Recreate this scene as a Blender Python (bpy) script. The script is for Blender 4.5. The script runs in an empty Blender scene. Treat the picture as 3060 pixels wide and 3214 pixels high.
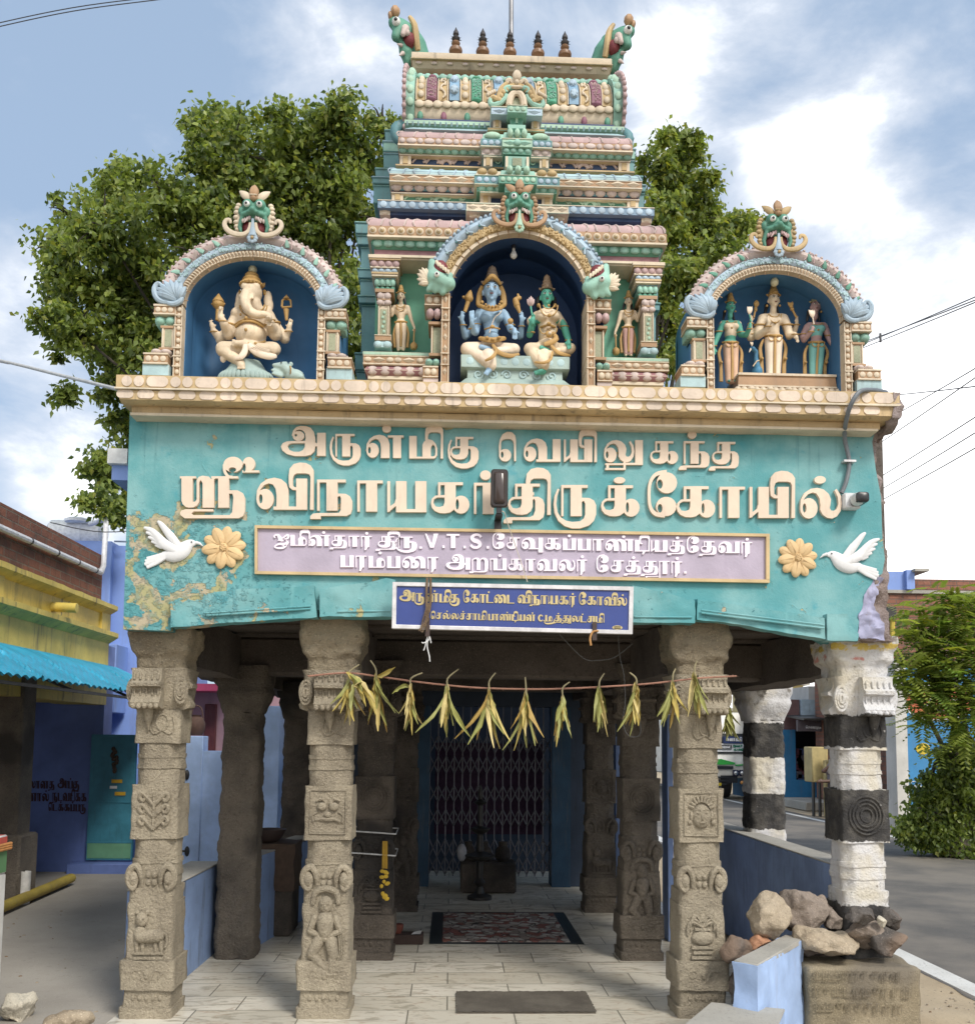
import bpy, bmesh, math, random
from mathutils import Vector, Matrix, noise
from mathutils.geometry import delaunay_2d_cdt
R = math.radians
sin, cos, pi = math.sin, math.cos, math.pi
random.seed(7)
scene = bpy.context.scene
col = scene.collection

# ---------------------------------------------------------------- camera
F = 3060.0                      # focal length in pixels of the 3060 x 3214 photograph
PPX, PPY = 1530.0, 2040.0       # principal point (the photo is the upper part of its frame)
CAM = Vector((0.0, -5.45, 1.55))
YAW, PITCH, ROLL = R(2.1), R(5.2), R(0.56)
ROT = Matrix.Rotation(-YAW, 3, 'Z') @ Matrix.Rotation(pi/2 + PITCH, 3, 'X') @ Matrix.Rotation(ROLL, 3, 'Z')
cd = bpy.data.cameras.new('camera')
cd.sensor_width = 36; cd.sensor_fit = 'AUTO'
cd.lens = F*36/3214
cd.shift_y = (PPY-1607)/3214
cd.clip_start = .05; cd.clip_end = 3000
cam = bpy.data.objects.new('camera', cd); col.objects.link(cam)
cam.matrix_world = Matrix.Translation(CAM) @ ROT.to_4x4()
scene.camera = cam

def ray(px, py): return ROT @ Vector(((px-PPX)/F, -(py-PPY)/F, -1.0))
def at(px, py, Y):
    d = ray(px, py); return CAM + d*((Y-CAM.y)/d.y)
def atz(px, py, Z):
    d = ray(px, py); return CAM + d*((Z-CAM.z)/d.z)
def atx(px, py, X):
    d = ray(px, py); return CAM + d*((X-CAM.x)/d.x)
def mpp(Y): return (Y-CAM.y)/F          # metres per photo pixel at depth Y

# ---------------------------------------------------------------- sky, sun, exposure
SUN = Vector((0.42, -0.70, 0.80)).normalized()
el = math.asin(SUN.z); az = math.atan2(SUN.x, SUN.y)
world = bpy.data.worlds.new('World'); scene.world = world
world.use_nodes = True
wn, wl = world.node_tree.nodes, world.node_tree.links
wn.clear()
def wnode(t, **kw):
    n = wn.new(t)
    for k, v in kw.items(): setattr(n, k, v)
    return n
out = wnode('ShaderNodeOutputWorld'); bg = wnode('ShaderNodeBackground')
bg.inputs['Strength'].default_value = 0.15
wl.new(bg.outputs[0], out.inputs[0])
sky = wnode('ShaderNodeTexSky', sky_type='NISHITA'); sky.sun_disc = False
sky.sun_elevation = el; sky.sun_rotation = az
sky.air_density = 1.0; sky.dust_density = 0.6; sky.ozone_density = 1.5
tc = wnode('ShaderNodeTexCoord')
def wmath(op, a, b=None, c=None):
    n = wnode('ShaderNodeMath', operation=op)
    for i, v in enumerate((a, b, c)):
        if v is None: continue
        if isinstance(v, (int, float)): n.inputs[i].default_value = v
        else: wl.new(v, n.inputs[i])
    return n.outputs[0]
def wmix(f, a, b):
    n = wnode('ShaderNodeMix', data_type='RGBA')
    for s, v in (('Factor', f), ('A', a), ('B', b)):
        i = [q for q in n.inputs if q.name == s and (q.type == ('VALUE' if s == 'Factor' else 'RGBA'))][0]
        if isinstance(v, tuple): i.default_value = (*v, 1)
        elif isinstance(v, (int, float)): i.default_value = v
        else: wl.new(v, i)
    return [o for o in n.outputs if o.type == 'RGBA'][0]
# clouds: directional banks broken up by noise
nz = wnode('ShaderNodeTexNoise'); nz.inputs['Scale'].default_value = 5.5; nz.inputs['Detail'].default_value = 9
nz.inputs['Roughness'].default_value = .60; nz.inputs['Distortion'].default_value = .25
mp = wnode('ShaderNodeMapping'); mp.inputs['Scale'].default_value = (1, 1, 1.9); mp.inputs['Rotation'].default_value = (0, R(28), 0)
wl.new(tc.outputs['Generated'], mp.inputs[0]); wl.new(mp.outputs[0], nz.inputs['Vector'])
nz2 = wnode('ShaderNodeTexNoise'); nz2.inputs['Scale'].default_value = 17; nz2.inputs['Detail'].default_value = 6
wl.new(mp.outputs[0], nz2.inputs['Vector'])
BANKS = [  # px, py, angular radius (px), weight
    (920, 230, 260, .36), (1150, 90, 200, .30), (2080, 200, 170, .62), (2010, 420, 130, .42), (2620, 470, 180, .55), (2420, 580, 150, .36), (2700, 830, 240, -.30),
    (2800, 180, 400, .30), (2330, 60, 330, .26), (1600, 60, 300, .38), (2740, 760, 130, .35), (3000, 1500, 620, 1.3), (2600, 2100, 700, 1.0),
    (3300, 2000, 700, 1.0), (60, 1100, 260, .42), (30, 800, 120, .3), (150, 1560, 200, .45), (330, 1640, 260, .5), (560, 480, 110, .15), (2500, 1150, 160, .3)]
bank = None
for (px, py, r, w) in BANKS:
    d = ray(px, py).normalized()
    vm = wnode('ShaderNodeVectorMath', operation='DISTANCE'); wl.new(tc.outputs['Generated'], vm.inputs[0]); vm.inputs[1].default_value = d
    s = wmath('DIVIDE', vm.outputs['Value'], r/F)
    s = wmath('MULTIPLY', wmath('MULTIPLY', s, s), -1.0)
    s = wmath('MULTIPLY', wmath('EXPONENT', s), w)
    bank = s if bank is None else wmath('ADD', bank, s)
dens = wmath('ADD', wmath('MULTIPLY', nz.outputs['Fac'], 1.7), wmath('MULTIPLY', nz2.outputs['Fac'], .35))
sepd = wnode('ShaderNodeSeparateXYZ'); wl.new(tc.outputs['Generated'], sepd.inputs[0])
rear = wmath('MULTIPLY', wmath('MINIMUM', wmath('MAXIMUM', wmath('MULTIPLY', sepd.outputs[1], -1.0), 0.0), .5), 1.9)   # overcast added out of view behind the camera, to whiten the ambient light
dens = wmath('ADD', wmath('ADD', wmath('SUBTRACT', dens, 1.06), rear), bank)
ss = wnode('ShaderNodeMapRange', interpolation_type='SMOOTHSTEP'); wl.new(dens, ss.inputs['Value'])
ss.inputs['From Min'].default_value = .12; ss.inputs['From Max'].default_value = .95
thick = wnode('ShaderNodeMapRange', interpolation_type='SMOOTHSTEP'); wl.new(dens, thick.inputs['Value'])
thick.inputs['From Min'].default_value = .55; thick.inputs['From Max'].default_value = 1.15
blue = wmix(.82, sky.outputs[0], (2.15, 2.85, 3.85))
cloudc = wmix(thick.outputs[0], (4.7, 4.95, 5.4), (9.5, 9.5, 9.5))
skyc = wmix(wmath('MULTIPLY', ss.outputs[0], .96), blue, cloudc)
wl.new(skyc, bg.inputs['Color'])
sd = bpy.data.lights.new('sun', 'SUN'); sd.energy = 2.4; sd.angle = R(15.0); sd.color = (1.0, .95, .87)
so = bpy.data.objects.new('sun', sd); col.objects.link(so)
so.rotation_euler = SUN.to_track_quat('Z', 'Y').to_euler(); so.location = (6, -10, 14)
scene.view_settings.view_transform = 'Standard'; scene.view_settings.look = 'None'
scene.view_settings.exposure = 0.38; scene.view_settings.gamma = 1.0
scene.cycles.max_bounces = 6; scene.cycles.diffuse_bounces = 4; scene.cycles.transparent_max_bounces = 6
scene.cycles.use_denoising = True

# ---------------------------------------------------------------- materials
MATS = {}
def nodes_of(name):
    m = bpy.data.materials.new(name); m.use_nodes = True
    nt = m.node_tree; b = nt.nodes['Principled BSDF']
    return m, nt, b
class NT:
    """small helper for building node trees"""
    def __init__(s, nt): s.nt = nt
    def n(s, t, **kw):
        n = s.nt.nodes.new(t)
        for k, v in kw.items(): setattr(n, k, v)
        return n
    def ln(s, a, b): s.nt.links.new(a, b)
    def put(s, sock, v):
        if isinstance(v, tuple): sock.default_value = (*v, 1) if len(v) == 3 and sock.type == 'RGBA' else v
        elif isinstance(v, (int, float)): sock.default_value = v
        else: s.ln(v, sock)
    def math(s, op, *a):
        n = s.n('ShaderNodeMath', operation=op)
        for i, v in enumerate(a): s.put(n.inputs[i], v)
        return n.outputs[0]
    def mix(s, f, a, b, bt='MIX'):
        n = s.n('ShaderNodeMix', data_type='RGBA', blend_type=bt)
        s.put(n.inputs[0], f); s.put(n.inputs[6], a); s.put(n.inputs[7], b)
        return n.outputs[2]
    def pos(s, scale=None):
        g = s.n('ShaderNodeNewGeometry')
        if scale is None: return g.outputs['Position']
        m = s.n('ShaderNodeMapping'); m.inputs['Scale'].default_value = scale; s.ln(g.outputs['Position'], m.inputs[0]); return m.outputs[0]
    def noise(s, scale, detail=4, rough=.6, vec=None, dist=0):
        n = s.n('ShaderNodeTexNoise'); n.inputs['Scale'].default_value = scale; n.inputs['Detail'].default_value = detail
        n.inputs['Roughness'].default_value = rough; n.inputs['Distortion'].default_value = dist
        s.ln(vec if vec is not None else s.pos(), n.inputs['Vector']); return n.outputs['Fac']
    def step(s, v, a, b):
        n = s.n('ShaderNodeMapRange', interpolation_type='SMOOTHSTEP'); s.put(n.inputs[0], v)
        n.inputs[1].default_value = a; n.inputs[2].default_value = b; return n.outputs[0]
    def bump(s, b, h, strength=.4, dist=.01):
        n = s.n('ShaderNodeBump'); n.inputs['Strength'].default_value = strength; n.inputs['Distance'].default_value = dist
        s.put(n.inputs['Height'], h); s.ln(n.outputs[0], b.inputs['Normal'])
def dk(c, f): return tuple(x*f for x in c)
def paint(name, c, rough=.62, wear=.35, dirt=(.16, .13, .10), scale=9, bump=.25, fade=.16):
    """weathered wall paint: faded blotches, grime streaks and fine chips"""
    if name in MATS: return MATS[name]
    m, nt, b = nodes_of(name); T = NT(nt)
    big = T.noise(scale*.45, 4, .6); fine = T.noise(scale*7, 3, .65)
    strk = T.noise(1.0, 5, .62, T.pos((scale*2.2, scale*2.2, scale*.28)))
    cc = T.mix(T.step(big, .35, .7), dk(c, 1-fade), tuple(min(1, x*(1+fade*.6)+.02*fade) for x in c))
    cc = T.mix(T.math('MULTIPLY', T.step(strk, .52, .78), wear), cc, dirt)
    cc = T.mix(T.math('MULTIPLY', T.step(fine, .60, .74), wear*.55), cc, dk(dirt, 1.3))
    T.ln(cc, b.inputs['Base Color']); b.inputs['Roughness'].default_value = rough
    T.bump(b, T.math('ADD', fine, T.math('MULTIPLY', big, .6)), bump, .006)
    MATS[name] = m; return m
def stone(name, c1, c2, scale=14, bump=.8, rough=.9, c3=None, dist=.012):
    if name in MATS: return MATS[name]
    m, nt, b = nodes_of(name); T = NT(nt)
    a = T.noise(scale*.22, 5, .65); g = T.noise(scale*5, 4, .7); sp = T.noise(scale*14, 2, .6)
    cc = T.mix(T.step(a, .34, .66), c1, c2)
    cc = T.mix(T.math('MULTIPLY', T.step(g, .52, .72), .55), cc, dk(c1, .45))
    cc = T.mix(T.math('MULTIPLY', T.step(sp, .58, .70), .6), cc, tuple(min(1, x*1.7) for x in c2))
    if c3: cc = T.mix(T.step(T.noise(scale*.12, 3, .6), .52, .64), cc, c3)
    T.ln(cc, b.inputs['Base Color']); b.inputs['Roughness'].default_value = rough
    T.bump(b, T.math('ADD', T.math('MULTIPLY', g, .9), T.math('MULTIPLY', T.noise(scale*1.3, 5, .7), .8)), bump, dist)
    MATS[name] = m; return m
def plain(name, c, rough=.5, metal=0, bump=0, spec=None):
    if name in MATS: return MATS[name]
    m, nt, b = nodes_of(name); T = NT(nt)
    v = T.noise(18, 4, .6)
    T.ln(T.mix(T.step(v, .3, .72), dk(c, .82), tuple(min(1, x*1.1) for x in c)), b.inputs['Base Color'])
    b.inputs['Roughness'].default_value = rough; b.inputs['Metallic'].default_value = metal
    if bump: T.bump(b, T.noise(60, 3), bump, .004)
    MATS[name] = m; return m

# ---------------------------------------------------------------- mesh builder
def cr(pts, n=6, closed=False):
    """Catmull-Rom samples through pts (tuples of any length)"""
    P = [tuple(p) for p in pts]; N = len(P); o = []
    rng = range(N if closed else N-1)
    for i in rng:
        p1, p2 = P[i], P[(i+1) % N]
        p0 = P[(i-1) % N] if closed or i > 0 else p1
        p3 = P[(i+2) % N] if closed or i+2 < N else p2
        for k in range(n):
            t = k/n
            o.append(tuple(.5*(2*b+(c-a)*t+(2*a-5*b+4*c-d)*t*t+(3*b-a-3*c+d)*t**3) for a, b, c, d in zip(p0, p1, p2, p3)))
    if not closed: o.append(P[-1])
    return o
class MB:
    def __init__(s, mat=None):
        s.v = []; s.f = []; s.mi = []; s.mats = []; s.cur = 0
        if mat: s.m(mat)
    def m(s, mat):
        if mat not in s.mats: s.mats.append(mat)
        s.cur = s.mats.index(mat); return s
    def add(s, vs, fs):
        o = len(s.v); s.v += [tuple(p) for p in vs]
        for f in fs: s.f.append(tuple(i+o for i in f)); s.mi.append(s.cur)
        return s
    def box(s, x0, x1, y0, y1, z0, z1):
        return s.add([(x0,y0,z0),(x1,y0,z0),(x1,y1,z0),(x0,y1,z0),(x0,y0,z1),(x1,y0,z1),(x1,y1,z1),(x0,y1,z1)],
                     [(3,2,1,0),(4,5,6,7),(0,1,5,4),(1,2,6,5),(2,3,7,6),(3,0,4,7)])
    def cbox(s, c, size, rot=None, ch=0):
        """box centred at c, optional rotation matrix and chamfer"""
        a, b, d = [q/2 for q in size]; o = len(s.v)
        if ch <= 0:
            t = MB(); t.box(-a,a,-b,b,-d,d); vs, fs = t.v, t.f
        else:
            t = MB(); t.loft([(-d, a-ch, b-ch), (-d+ch, a, b), (d-ch, a, b), (d, a-ch, b-ch)]); vs, fs = t.v, t.f
        M = rot if rot is not None else Matrix.Identity(3); c = Vector(c)
        return s.add([M @ Vector(p) + c for p in vs], fs)
    def loft(s, rings, cx=0, cy=0):
        """stack of axis-aligned rectangles (z, half x, half y)"""
        vs = []; fs = []
        for (z, a, b) in rings: vs += [(cx-a,cy-b,z),(cx+a,cy-b,z),(cx+a,cy+b,z),(cx-a,cy+b,z)]
        for i in range(len(rings)-1):
            o = i*4
            for k in range(4): fs.append((o+k, o+(k+1)%4, o+4+(k+1)%4, o+4+k))
        n = len(vs)-4
        fs += [(3,2,1,0), (n,n+1,n+2,n+3)]
        return s.add(vs, fs)
    def rings(s, rs, cap=True, closed=False):
        """list of equally long rings of points"""
        n = len(rs[0]); vs = [p for r in rs for p in r]; fs = []
        L = len(rs)
        for i in range(L if closed else L-1):
            a, b = i*n, ((i+1) % L)*n
            for k in range(n): fs.append((a+k, a+(k+1)%n, b+(k+1)%n, b+k))
        if cap and not closed: fs += [tuple(range(n))[::-1], tuple(range((L-1)*n, L*n))]
        return s.add(vs, fs)
    def tube(s, pts, rad, seg=8, cap=True, flat=None, smooth=0):
        """tube along pts; rad a number or a list; flat=(axis vector, factor) squashes it"""
        if smooth:
            if isinstance(rad, (int, float)): rad = [rad]*len(pts)
            q = cr([(*p, r) for p, r in zip(pts, rad)], smooth); pts = [p[:3] for p in q]; rad = [max(p[3], 1e-4) for p in q]
        P = [Vector(p) for p in pts]; N = len(P)
        if isinstance(rad, (int, float)): rad = [rad]*N
        t0 = (P[1]-P[0]).normalized()
        up = Vector((0,0,1)) if abs(t0.z) < .9 else Vector((0,1,0))
        u = t0.cross(up).normalized(); rs = []
        for i in range(N):
            t = (P[min(i+1,N-1)]-P[max(i-1,0)])
            t = t.normalized() if t.length > 1e-9 else t0
            u = (u - t*u.dot(t)); u = u.normalized() if u.length > 1e-6 else t.orthogonal().normalized()
            w = t.cross(u); ring = []
            for k in range(seg):
                a = 2*pi*k/seg; d = (u*cos(a)+w*sin(a))*rad[i]
                if flat: d = d - flat[0]*(d.dot(flat[0])*(1-flat[1]))
                ring.append(P[i]+d)
            rs.append(ring)
        return s.rings(rs, cap)
    def stack(s, rs, mats):
        """closed stack of rings, one material per band"""
        n = len(rs[0]); o = len(s.v); s.v += [tuple(p) for r in rs for p in r]
        for i, m in enumerate(mats):
            s.m(m)
            for k in range(n): s.f.append((o+i*n+k, o+i*n+(k+1)%n, o+(i+1)*n+(k+1)%n, o+(i+1)*n+k)); s.mi.append(s.cur)
        s.f += [tuple(range(o, o+n))[::-1], tuple(range(o+(len(rs)-1)*n, o+len(rs)*n))]; s.mi += [s.mi[-n*len(mats)], s.cur]
        return s
    def ell(s, c, r, seg=12, rg=8, rot=None):
        c = Vector(c); r = (r, r, r) if isinstance(r, (int, float)) else r
        M = rot if rot is not None else Matrix.Identity(3); vs = []; fs = []
        vs.append(M @ Vector((0,0,-r[2]))+c)
        for i in range(1, rg):
            p = -pi/2+pi*i/rg
            for k in range(seg):
                a = 2*pi*k/seg; vs.append(M @ Vector((r[0]*cos(p)*cos(a), r[1]*cos(p)*sin(a), r[2]*sin(p)))+c)
        vs.append(M @ Vector((0,0,r[2]))+c); T = len(vs)-1
        for k in range(seg):
            fs.append((0, 1+(k+1)%seg, 1+k)); fs.append((T, T-seg+k, T-seg+(k+1)%seg))
            for i in range(rg-2):
                a = 1+i*seg; fs.append((a+k, a+(k+1)%seg, a+seg+(k+1)%seg, a+seg+k))
        return s.add(vs, fs)
    def cap(s, a, b, ra, rb, seg=12):
        """tapered capsule"""
        a, b = Vector(a), Vector(b); d = b-a
        if d.length < 1e-6: return s.ell(a, ra)
        n = d.normalized(); pts = []; rr = []
        for k in (90, 60, 30): pts.append(a-n*ra*sin(R(k))); rr.append(max(ra*cos(R(k)), .02*ra))
        pts.append(a); rr.append(ra); pts.append(b); rr.append(rb)
        for k in (30, 60, 90): pts.append(b+n*rb*sin(R(k))); rr.append(max(rb*cos(R(k)), .02*rb))
        return s.tube(pts, rr, seg)
    def lathe(s, c, prof, seg=20, axis=None):
        """prof [(r, h)] around the z axis (or a given rotation matrix)"""
        c = Vector(c); M = axis if axis is not None else Matrix.Identity(3); rs = []
        for (r, h) in prof:
            rs.append([M @ Vector((max(r, 1e-4)*cos(2*pi*k/seg), max(r, 1e-4)*sin(2*pi*k/seg), h))+c for k in range(seg)])
        return s.rings(rs)
    def shape(s, pos, neg, mapf, y0, y1, dirv=Vector((0,1,0))):
        """union of 2-D polygons minus others, mapped by mapf(u, v) and extruded along dirv from y0 (front) to y1"""
        vs = []; fs = []
        for poly in list(pos)+list(neg):
            a = sum(poly[i][0]*poly[(i+1)%len(poly)][1]-poly[(i+1)%len(poly)][0]*poly[i][1] for i in range(len(poly)))
            q = list(poly) if a > 0 else list(poly)[::-1]
            o = len(vs); vs += [Vector((p[0], p[1])) for p in q]; fs.append(list(range(o, o+len(q))))
        V, E, Fc, _, _, of = delaunay_2d_cdt(vs, [], fs, 1, 1e-5)
        npos = len(pos); keep = []
        for f, o in zip(Fc, of):
            if any(i < npos for i in o) and not any(i >= npos for i in o): keep.append(f)
        cnt = {}
        for f in keep:
            for i in range(len(f)):
                a, b = f[i], f[(i+1) % len(f)]; cnt[(a, b)] = 1
        W = [Vector(mapf(p.x, p.y)) for p in V]; n = len(W)
        out = [w+dirv*y0 for w in W]+[w+dirv*y1 for w in W]
        ff = [tuple(f) for f in keep]+[tuple(i+n for i in f)[::-1] for f in keep]
        for (a, b) in cnt:
            if (b, a) not in cnt: ff.append((b, a, a+n, b+n))
        return s.add(out, ff)
    def prism(s, poly, y0, y1):
        """polygon in x, z extruded along y"""
        return s.shape([poly], [], lambda u, v: (u, 0, v), y0, y1)
    def prof(s, prof, x0, x1):
        """profile in (y, z) extruded along x"""
        return s.shape([prof], [], lambda u, v: (0, u, v), x0, x1, Vector((1,0,0)))
    def slab(s, poly, z0, z1):
        return s.shape([poly], [], lambda u, v: (u, v, 0), z0, z1, Vector((0,0,1)))
    def build(s, name, parent=None, bevel=0, rough=None, smooth=True, ang=38, remesh=None, fix=True):
        if remesh: return s._remesh(name, parent, remesh)
        o = wloc(parent) if parent else None
        me = bpy.data.meshes.new(name)
        if o is None:
            xs, ys, zs = zip(*s.v); o = Vector(((min(xs)+max(xs))/2, (min(ys)+max(ys))/2, min(zs))); loc = o
        else: loc = None
        me.from_pydata([(p[0]-o.x, p[1]-o.y, p[2]-o.z) for p in s.v], [], s.f)
        for q in s.mats: me.materials.append(q)
        me.polygons.foreach_set('material_index', s.mi)
        finish(me, bevel, rough, smooth, ang, fix)
        ob = bpy.data.objects.new(name, me); col.objects.link(ob)
        if parent: ob.parent = parent
        else: ob.location = loc
        return ob
    def _remesh(s, name, parent, vox):
        ob = s.build(name, parent, fix=True, smooth=False)
        md = ob.modifiers.new('r', 'REMESH'); md.mode = 'VOXEL'; md.voxel_size = vox
        sm = ob.modifiers.new('s', 'SMOOTH'); sm.iterations = 4; sm.factor = .5
        dg = bpy.context.evaluated_depsgraph_get()
        me = bpy.data.meshes.new_from_object(ob.evaluated_get(dg))
        ob.modifiers.clear(); old = ob.data; ob.data = me; bpy.data.meshes.remove(old); me.name = name
        me.materials.clear()
        for q in s.mats: me.materials.append(q)
        me.polygons.foreach_set('use_smooth', [True]*len(me.polygons))
        me.polygons.foreach_set('material_index', [0]*len(me.polygons))
        return ob
def finish(me, bevel, rough, smooth, ang, fix):
    if bevel or rough or fix:
        bm = bmesh.new(); bm.from_mesh(me)
        if fix: bmesh.ops.recalc_face_normals(bm, faces=bm.faces)
        if bevel:
            es = [e for e in bm.edges if len(e.link_faces) == 2 and e.calc_face_angle(0) > R(30)]
            bmesh.ops.bevel(bm, geom=es, offset=bevel, segments=1, affect='EDGES', clamp_overlap=True)
        if rough:
            amp, sc, edge = rough
            bmesh.ops.remove_doubles(bm, verts=bm.verts, dist=1e-4)
            for _ in range(7):
                es = [e for e in bm.edges if e.calc_length() > edge]
                if not es: break
                bmesh.ops.subdivide_edges(bm, edges=es, cuts=1, use_grid_fill=True)
                bmesh.ops.triangulate(bm, faces=[f for f in bm.faces if len(f.verts) > 4])
                if len(bm.faces) > 60000: break
            bm.normal_update()
            for v in bm.verts:
                d = noise.fractal(v.co*sc, 1.0, 2.0, 4)
                v.co += v.normal*(d*amp)
        bm.to_mesh(me); bm.free()
    if smooth:
        me.polygons.foreach_set('use_smooth', [True]*len(me.polygons))
        me.set_sharp_from_angle(angle=R(ang))
    me.update()
def wloc(o):
    p = Vector((0,0,0))
    while o: p += o.location; o = o.parent
    return p
def tag(o, label=None, cat=None, group=None, kind=None):
    if label: o['label'] = label
    if cat: o['category'] = cat
    if group: o['group'] = group
    if kind or (label and cat): o['kind'] = kind or 'thing'
    return o
def thing(name, loc, label, cat, group=None):
    o = bpy.data.objects.new(name, None); o.empty_display_size = .1; o.location = loc; col.objects.link(o)
    return tag(o, label, cat, group)
def struct(mb, name, **kw): return tag(mb.build(name, **kw), kind='structure')
def copy_tree(o, parent=None):
    c = o.copy(); col.objects.link(c); c.parent = parent
    for ch in list(o.children): copy_tree(ch, c)
    return c
# ================================================================ lettering (fat-face Tamil, drawn as outlines; 100 units = letter height)
def _r(x0,y0,x1,y1): return [(x0,y0),(x1,y0),(x1,y1),(x0,y1)]
def _e(cx,cy,rx,ry,n=18): return [(cx+rx*cos(2*pi*k/n), cy+ry*sin(2*pi*k/n)) for k in range(n)]
def _s(pts, w):
    """variable-width stroke"""
    q = cr([(*p, x) for p, x in zip(pts, w)], 4); L = []; Rr = []
    for i, (x, y, ww) in enumerate(q):
        a, b = q[max(i-1,0)], q[min(i+1,len(q)-1)]
        dx, dy = b[0]-a[0], b[1]-a[1]; n = math.hypot(dx, dy) or 1
        L.append((x-dy/n*ww/2, y+dx/n*ww/2)); Rr.append((x+dy/n*ww/2, y-dx/n*ww/2))
    return L+Rr[::-1]
def _sh(ps, dx=0, dy=0, sx=1, sy=1): return [[(x*sx+dx, y*sy+dy) for x, y in p] for p in ps]
BULB = ([_e(28,66,28,33)], [_e(14,65,6,15)])
ARCO = [(0,64),(2,38),(14,16),(34,2),(58,-3),(80,2),(96,15),(103,36),(103,100)]
ARCI = [(64,100),(65,55),(62,33),(52,18),(40,15),(26,20),(15,32),(8,46),(6,62)]
ARC = [ARCO+ARCI]
RLOOP = [(66,41),(90,42),(105,50),(112,65),(112,95),(105,115),(90,130),(60,140),(35,140),(10,132),(-10,115),(-22,90),(-25,60),(-22,35),(-12,12),(-6,14),
         (-13,35),(-16,60),(-12,88),(-2,104),(15,115),(35,119),(60,117),(72,108),(77,95),(77,60),(72,50),(66,55)]
def hook(x): return [[(x+a, b) for a, b in ((-24,-10),(-21,-32),(-8,-47),(12,-52),(32,-50),(47,-42),(56,-28),(56,100),(44,100),(46,-5),(42,-14),(32,-17),(2,-17),(-7,-12),(-11,0),(-11,22),(-4,28),(2,28),(2,37),(-12,36),(-22,28),(-24,12))]]
KBOWL = [(0,67),(3,53),(14,43),(44,41),(80,41),(80,74),(74,88),(62,97),(46,100),(28,99),(12,92),(3,81)]
KHOLE = [(8,66),(10,55),(20,49),(44,49),(44,65),(40,76),(28,80),(15,78)]
KTOP = [_r(23,0,31,44), _r(23,0,103,9), _r(44,0,80,60)]
TTAIL = [(80,42),(98,42),(112,50),(118,66),(118,92),(114,108),(102,117),(14,117),(14,127),(-14,127),(-14,118),(-6,110),(6,108),(70,108),(82,102),(88,85),(88,55),(84,48),(80,52)]
AASTEM = [_r(0,0,8,100), _r(0,0,82,9), _r(28,0,64,100)]
G = {}   # name: (positive outlines, negative outlines, advance width)
def g(n, pos, neg, w): G[n] = (pos, neg, w)
g('va', BULB[0]+ARC+[_r(55,90,160,100), _r(128,0,163,100)], BULB[1], 163)
g('la', BULB[0]+[[(0,62),(2,38),(14,16),(34,3),(55,0),(75,5),(92,20),(99,38),(97,55),(95,65),(99,73),(108,74),(117,68),(123,52),(121,30),(111,8),(117,3),(130,24),(134,50),(130,75),(118,92),(103,99),(86,96),(72,86),(64,70),(65,55),(62,33),(52,18),(40,15),(26,20),(15,32),(8,46),(6,60)]], BULB[1], 134)
g('lu', G['la'][0]+[_r(138,0,172,110), _r(84,101,172,110), _r(5,103,95,110), _r(5,124,92,132), _s([(10,118),(22,118)],[30,28]), _r(86,96,96,132)], BULB[1], 172)
g('lla', BULB[0]+ARC+[_r(95,0,165,9), _r(118,0,154,100)], BULB[1], 165)
g('nna', BULB[0]+ARC+_sh(ARC,58)+[_r(150,0,212,9), _r(172,0,206,100)], BULB[1], 212)
g('na', BULB[0]+ARC+[_r(90,0,165,9), _r(122,0,156,100)], BULB[1], 165)
g('ntha', [_r(0,0,8,100), _r(0,0,92,9), _r(30,0,66,100), [(66,45),(92,46),(106,54),(113,68),(113,95),(108,110),(95,117),(12,117),(12,127),(-22,127),(-22,118),(-14,110),(0,108),(70,107),(76,98),(77,60),(73,52),(66,56)]], [], 113)
g('aa', AASTEM, [], 82)
g('ra', AASTEM+[[(30,95),(56,95),(38,130),(26,130)]], [], 84)
g('ru', [_r(0,0,7,100), _r(0,0,85,9), _r(30,0,66,100), RLOOP], [], 112)
g('ka', KTOP+[KBOWL, _e(97,72,27,29)], [KHOLE, _e(85,71,5,17)], 124)
g('sa', KTOP+[KBOWL], [KHOLE], 100)
g('tha', KTOP+[KBOWL, TTAIL], [KHOLE], 118)
g('ku', KTOP+[KBOWL]+_sh([RLOOP],14,0), [KHOLE], 126)
g('ya', [_r(0,0,9,98), _r(28,0,62,100), [(0,100),(4,85),(24,70),(27,58),(30,58),(30,78),(6,98)], _r(28,90,124,100), _r(90,0,126,100)], [], 126)
g('ma', [_r(0,0,33,100), _r(0,92,112,100), [(58,97),(58,40),(66,24),(84,14),(104,20),(118,36),(124,55),(124,85),(116,97),(100,100),(58,100)]], [[(96,90),(95,60),(99,44),(107,38),(114,48),(116,70),(114,86),(106,91)]], 124)
g('pa', [_r(0,0,34,100), _r(0,90,100,100), _r(66,0,100,100)], [], 100)
g('tta', [_r(0,0,34,100), _r(0,90,108,100)], [], 108)
g('nga', [_r(0,0,8,100), _r(0,0,60,9), _r(26,0,60,100), _r(26,90,134,100), _r(100,0,134,100)], [], 134)
g('rra', [_r(0,10,10,118), _s([(5,20),(18,4),(40,2),(54,18),(54,55),(54,100)],[8,10,16,28,32,32]), _s([(66,22),(80,4),(100,4),(116,22),(118,60),(114,100),(90,114),(0,114)],[8,10,18,28,30,26,12,9]), _r(-20,112,12,126)], [], 134)
g('ja', [_s([(10,30),(4,14),(16,2),(34,6),(46,30),(56,50),(76,54)],[10,12,12,22,30,24,12]), _s([(30,54),(70,30),(100,4),(112,14),(104,34),(80,40)],[8,9,16,20,16,8]), _s([(96,52),(104,72),(84,90),(50,84),(20,96),(8,112),(30,124),(70,120),(96,96)],[10,24,28,20,12,12,14,20,20])], [], 115)
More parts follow.
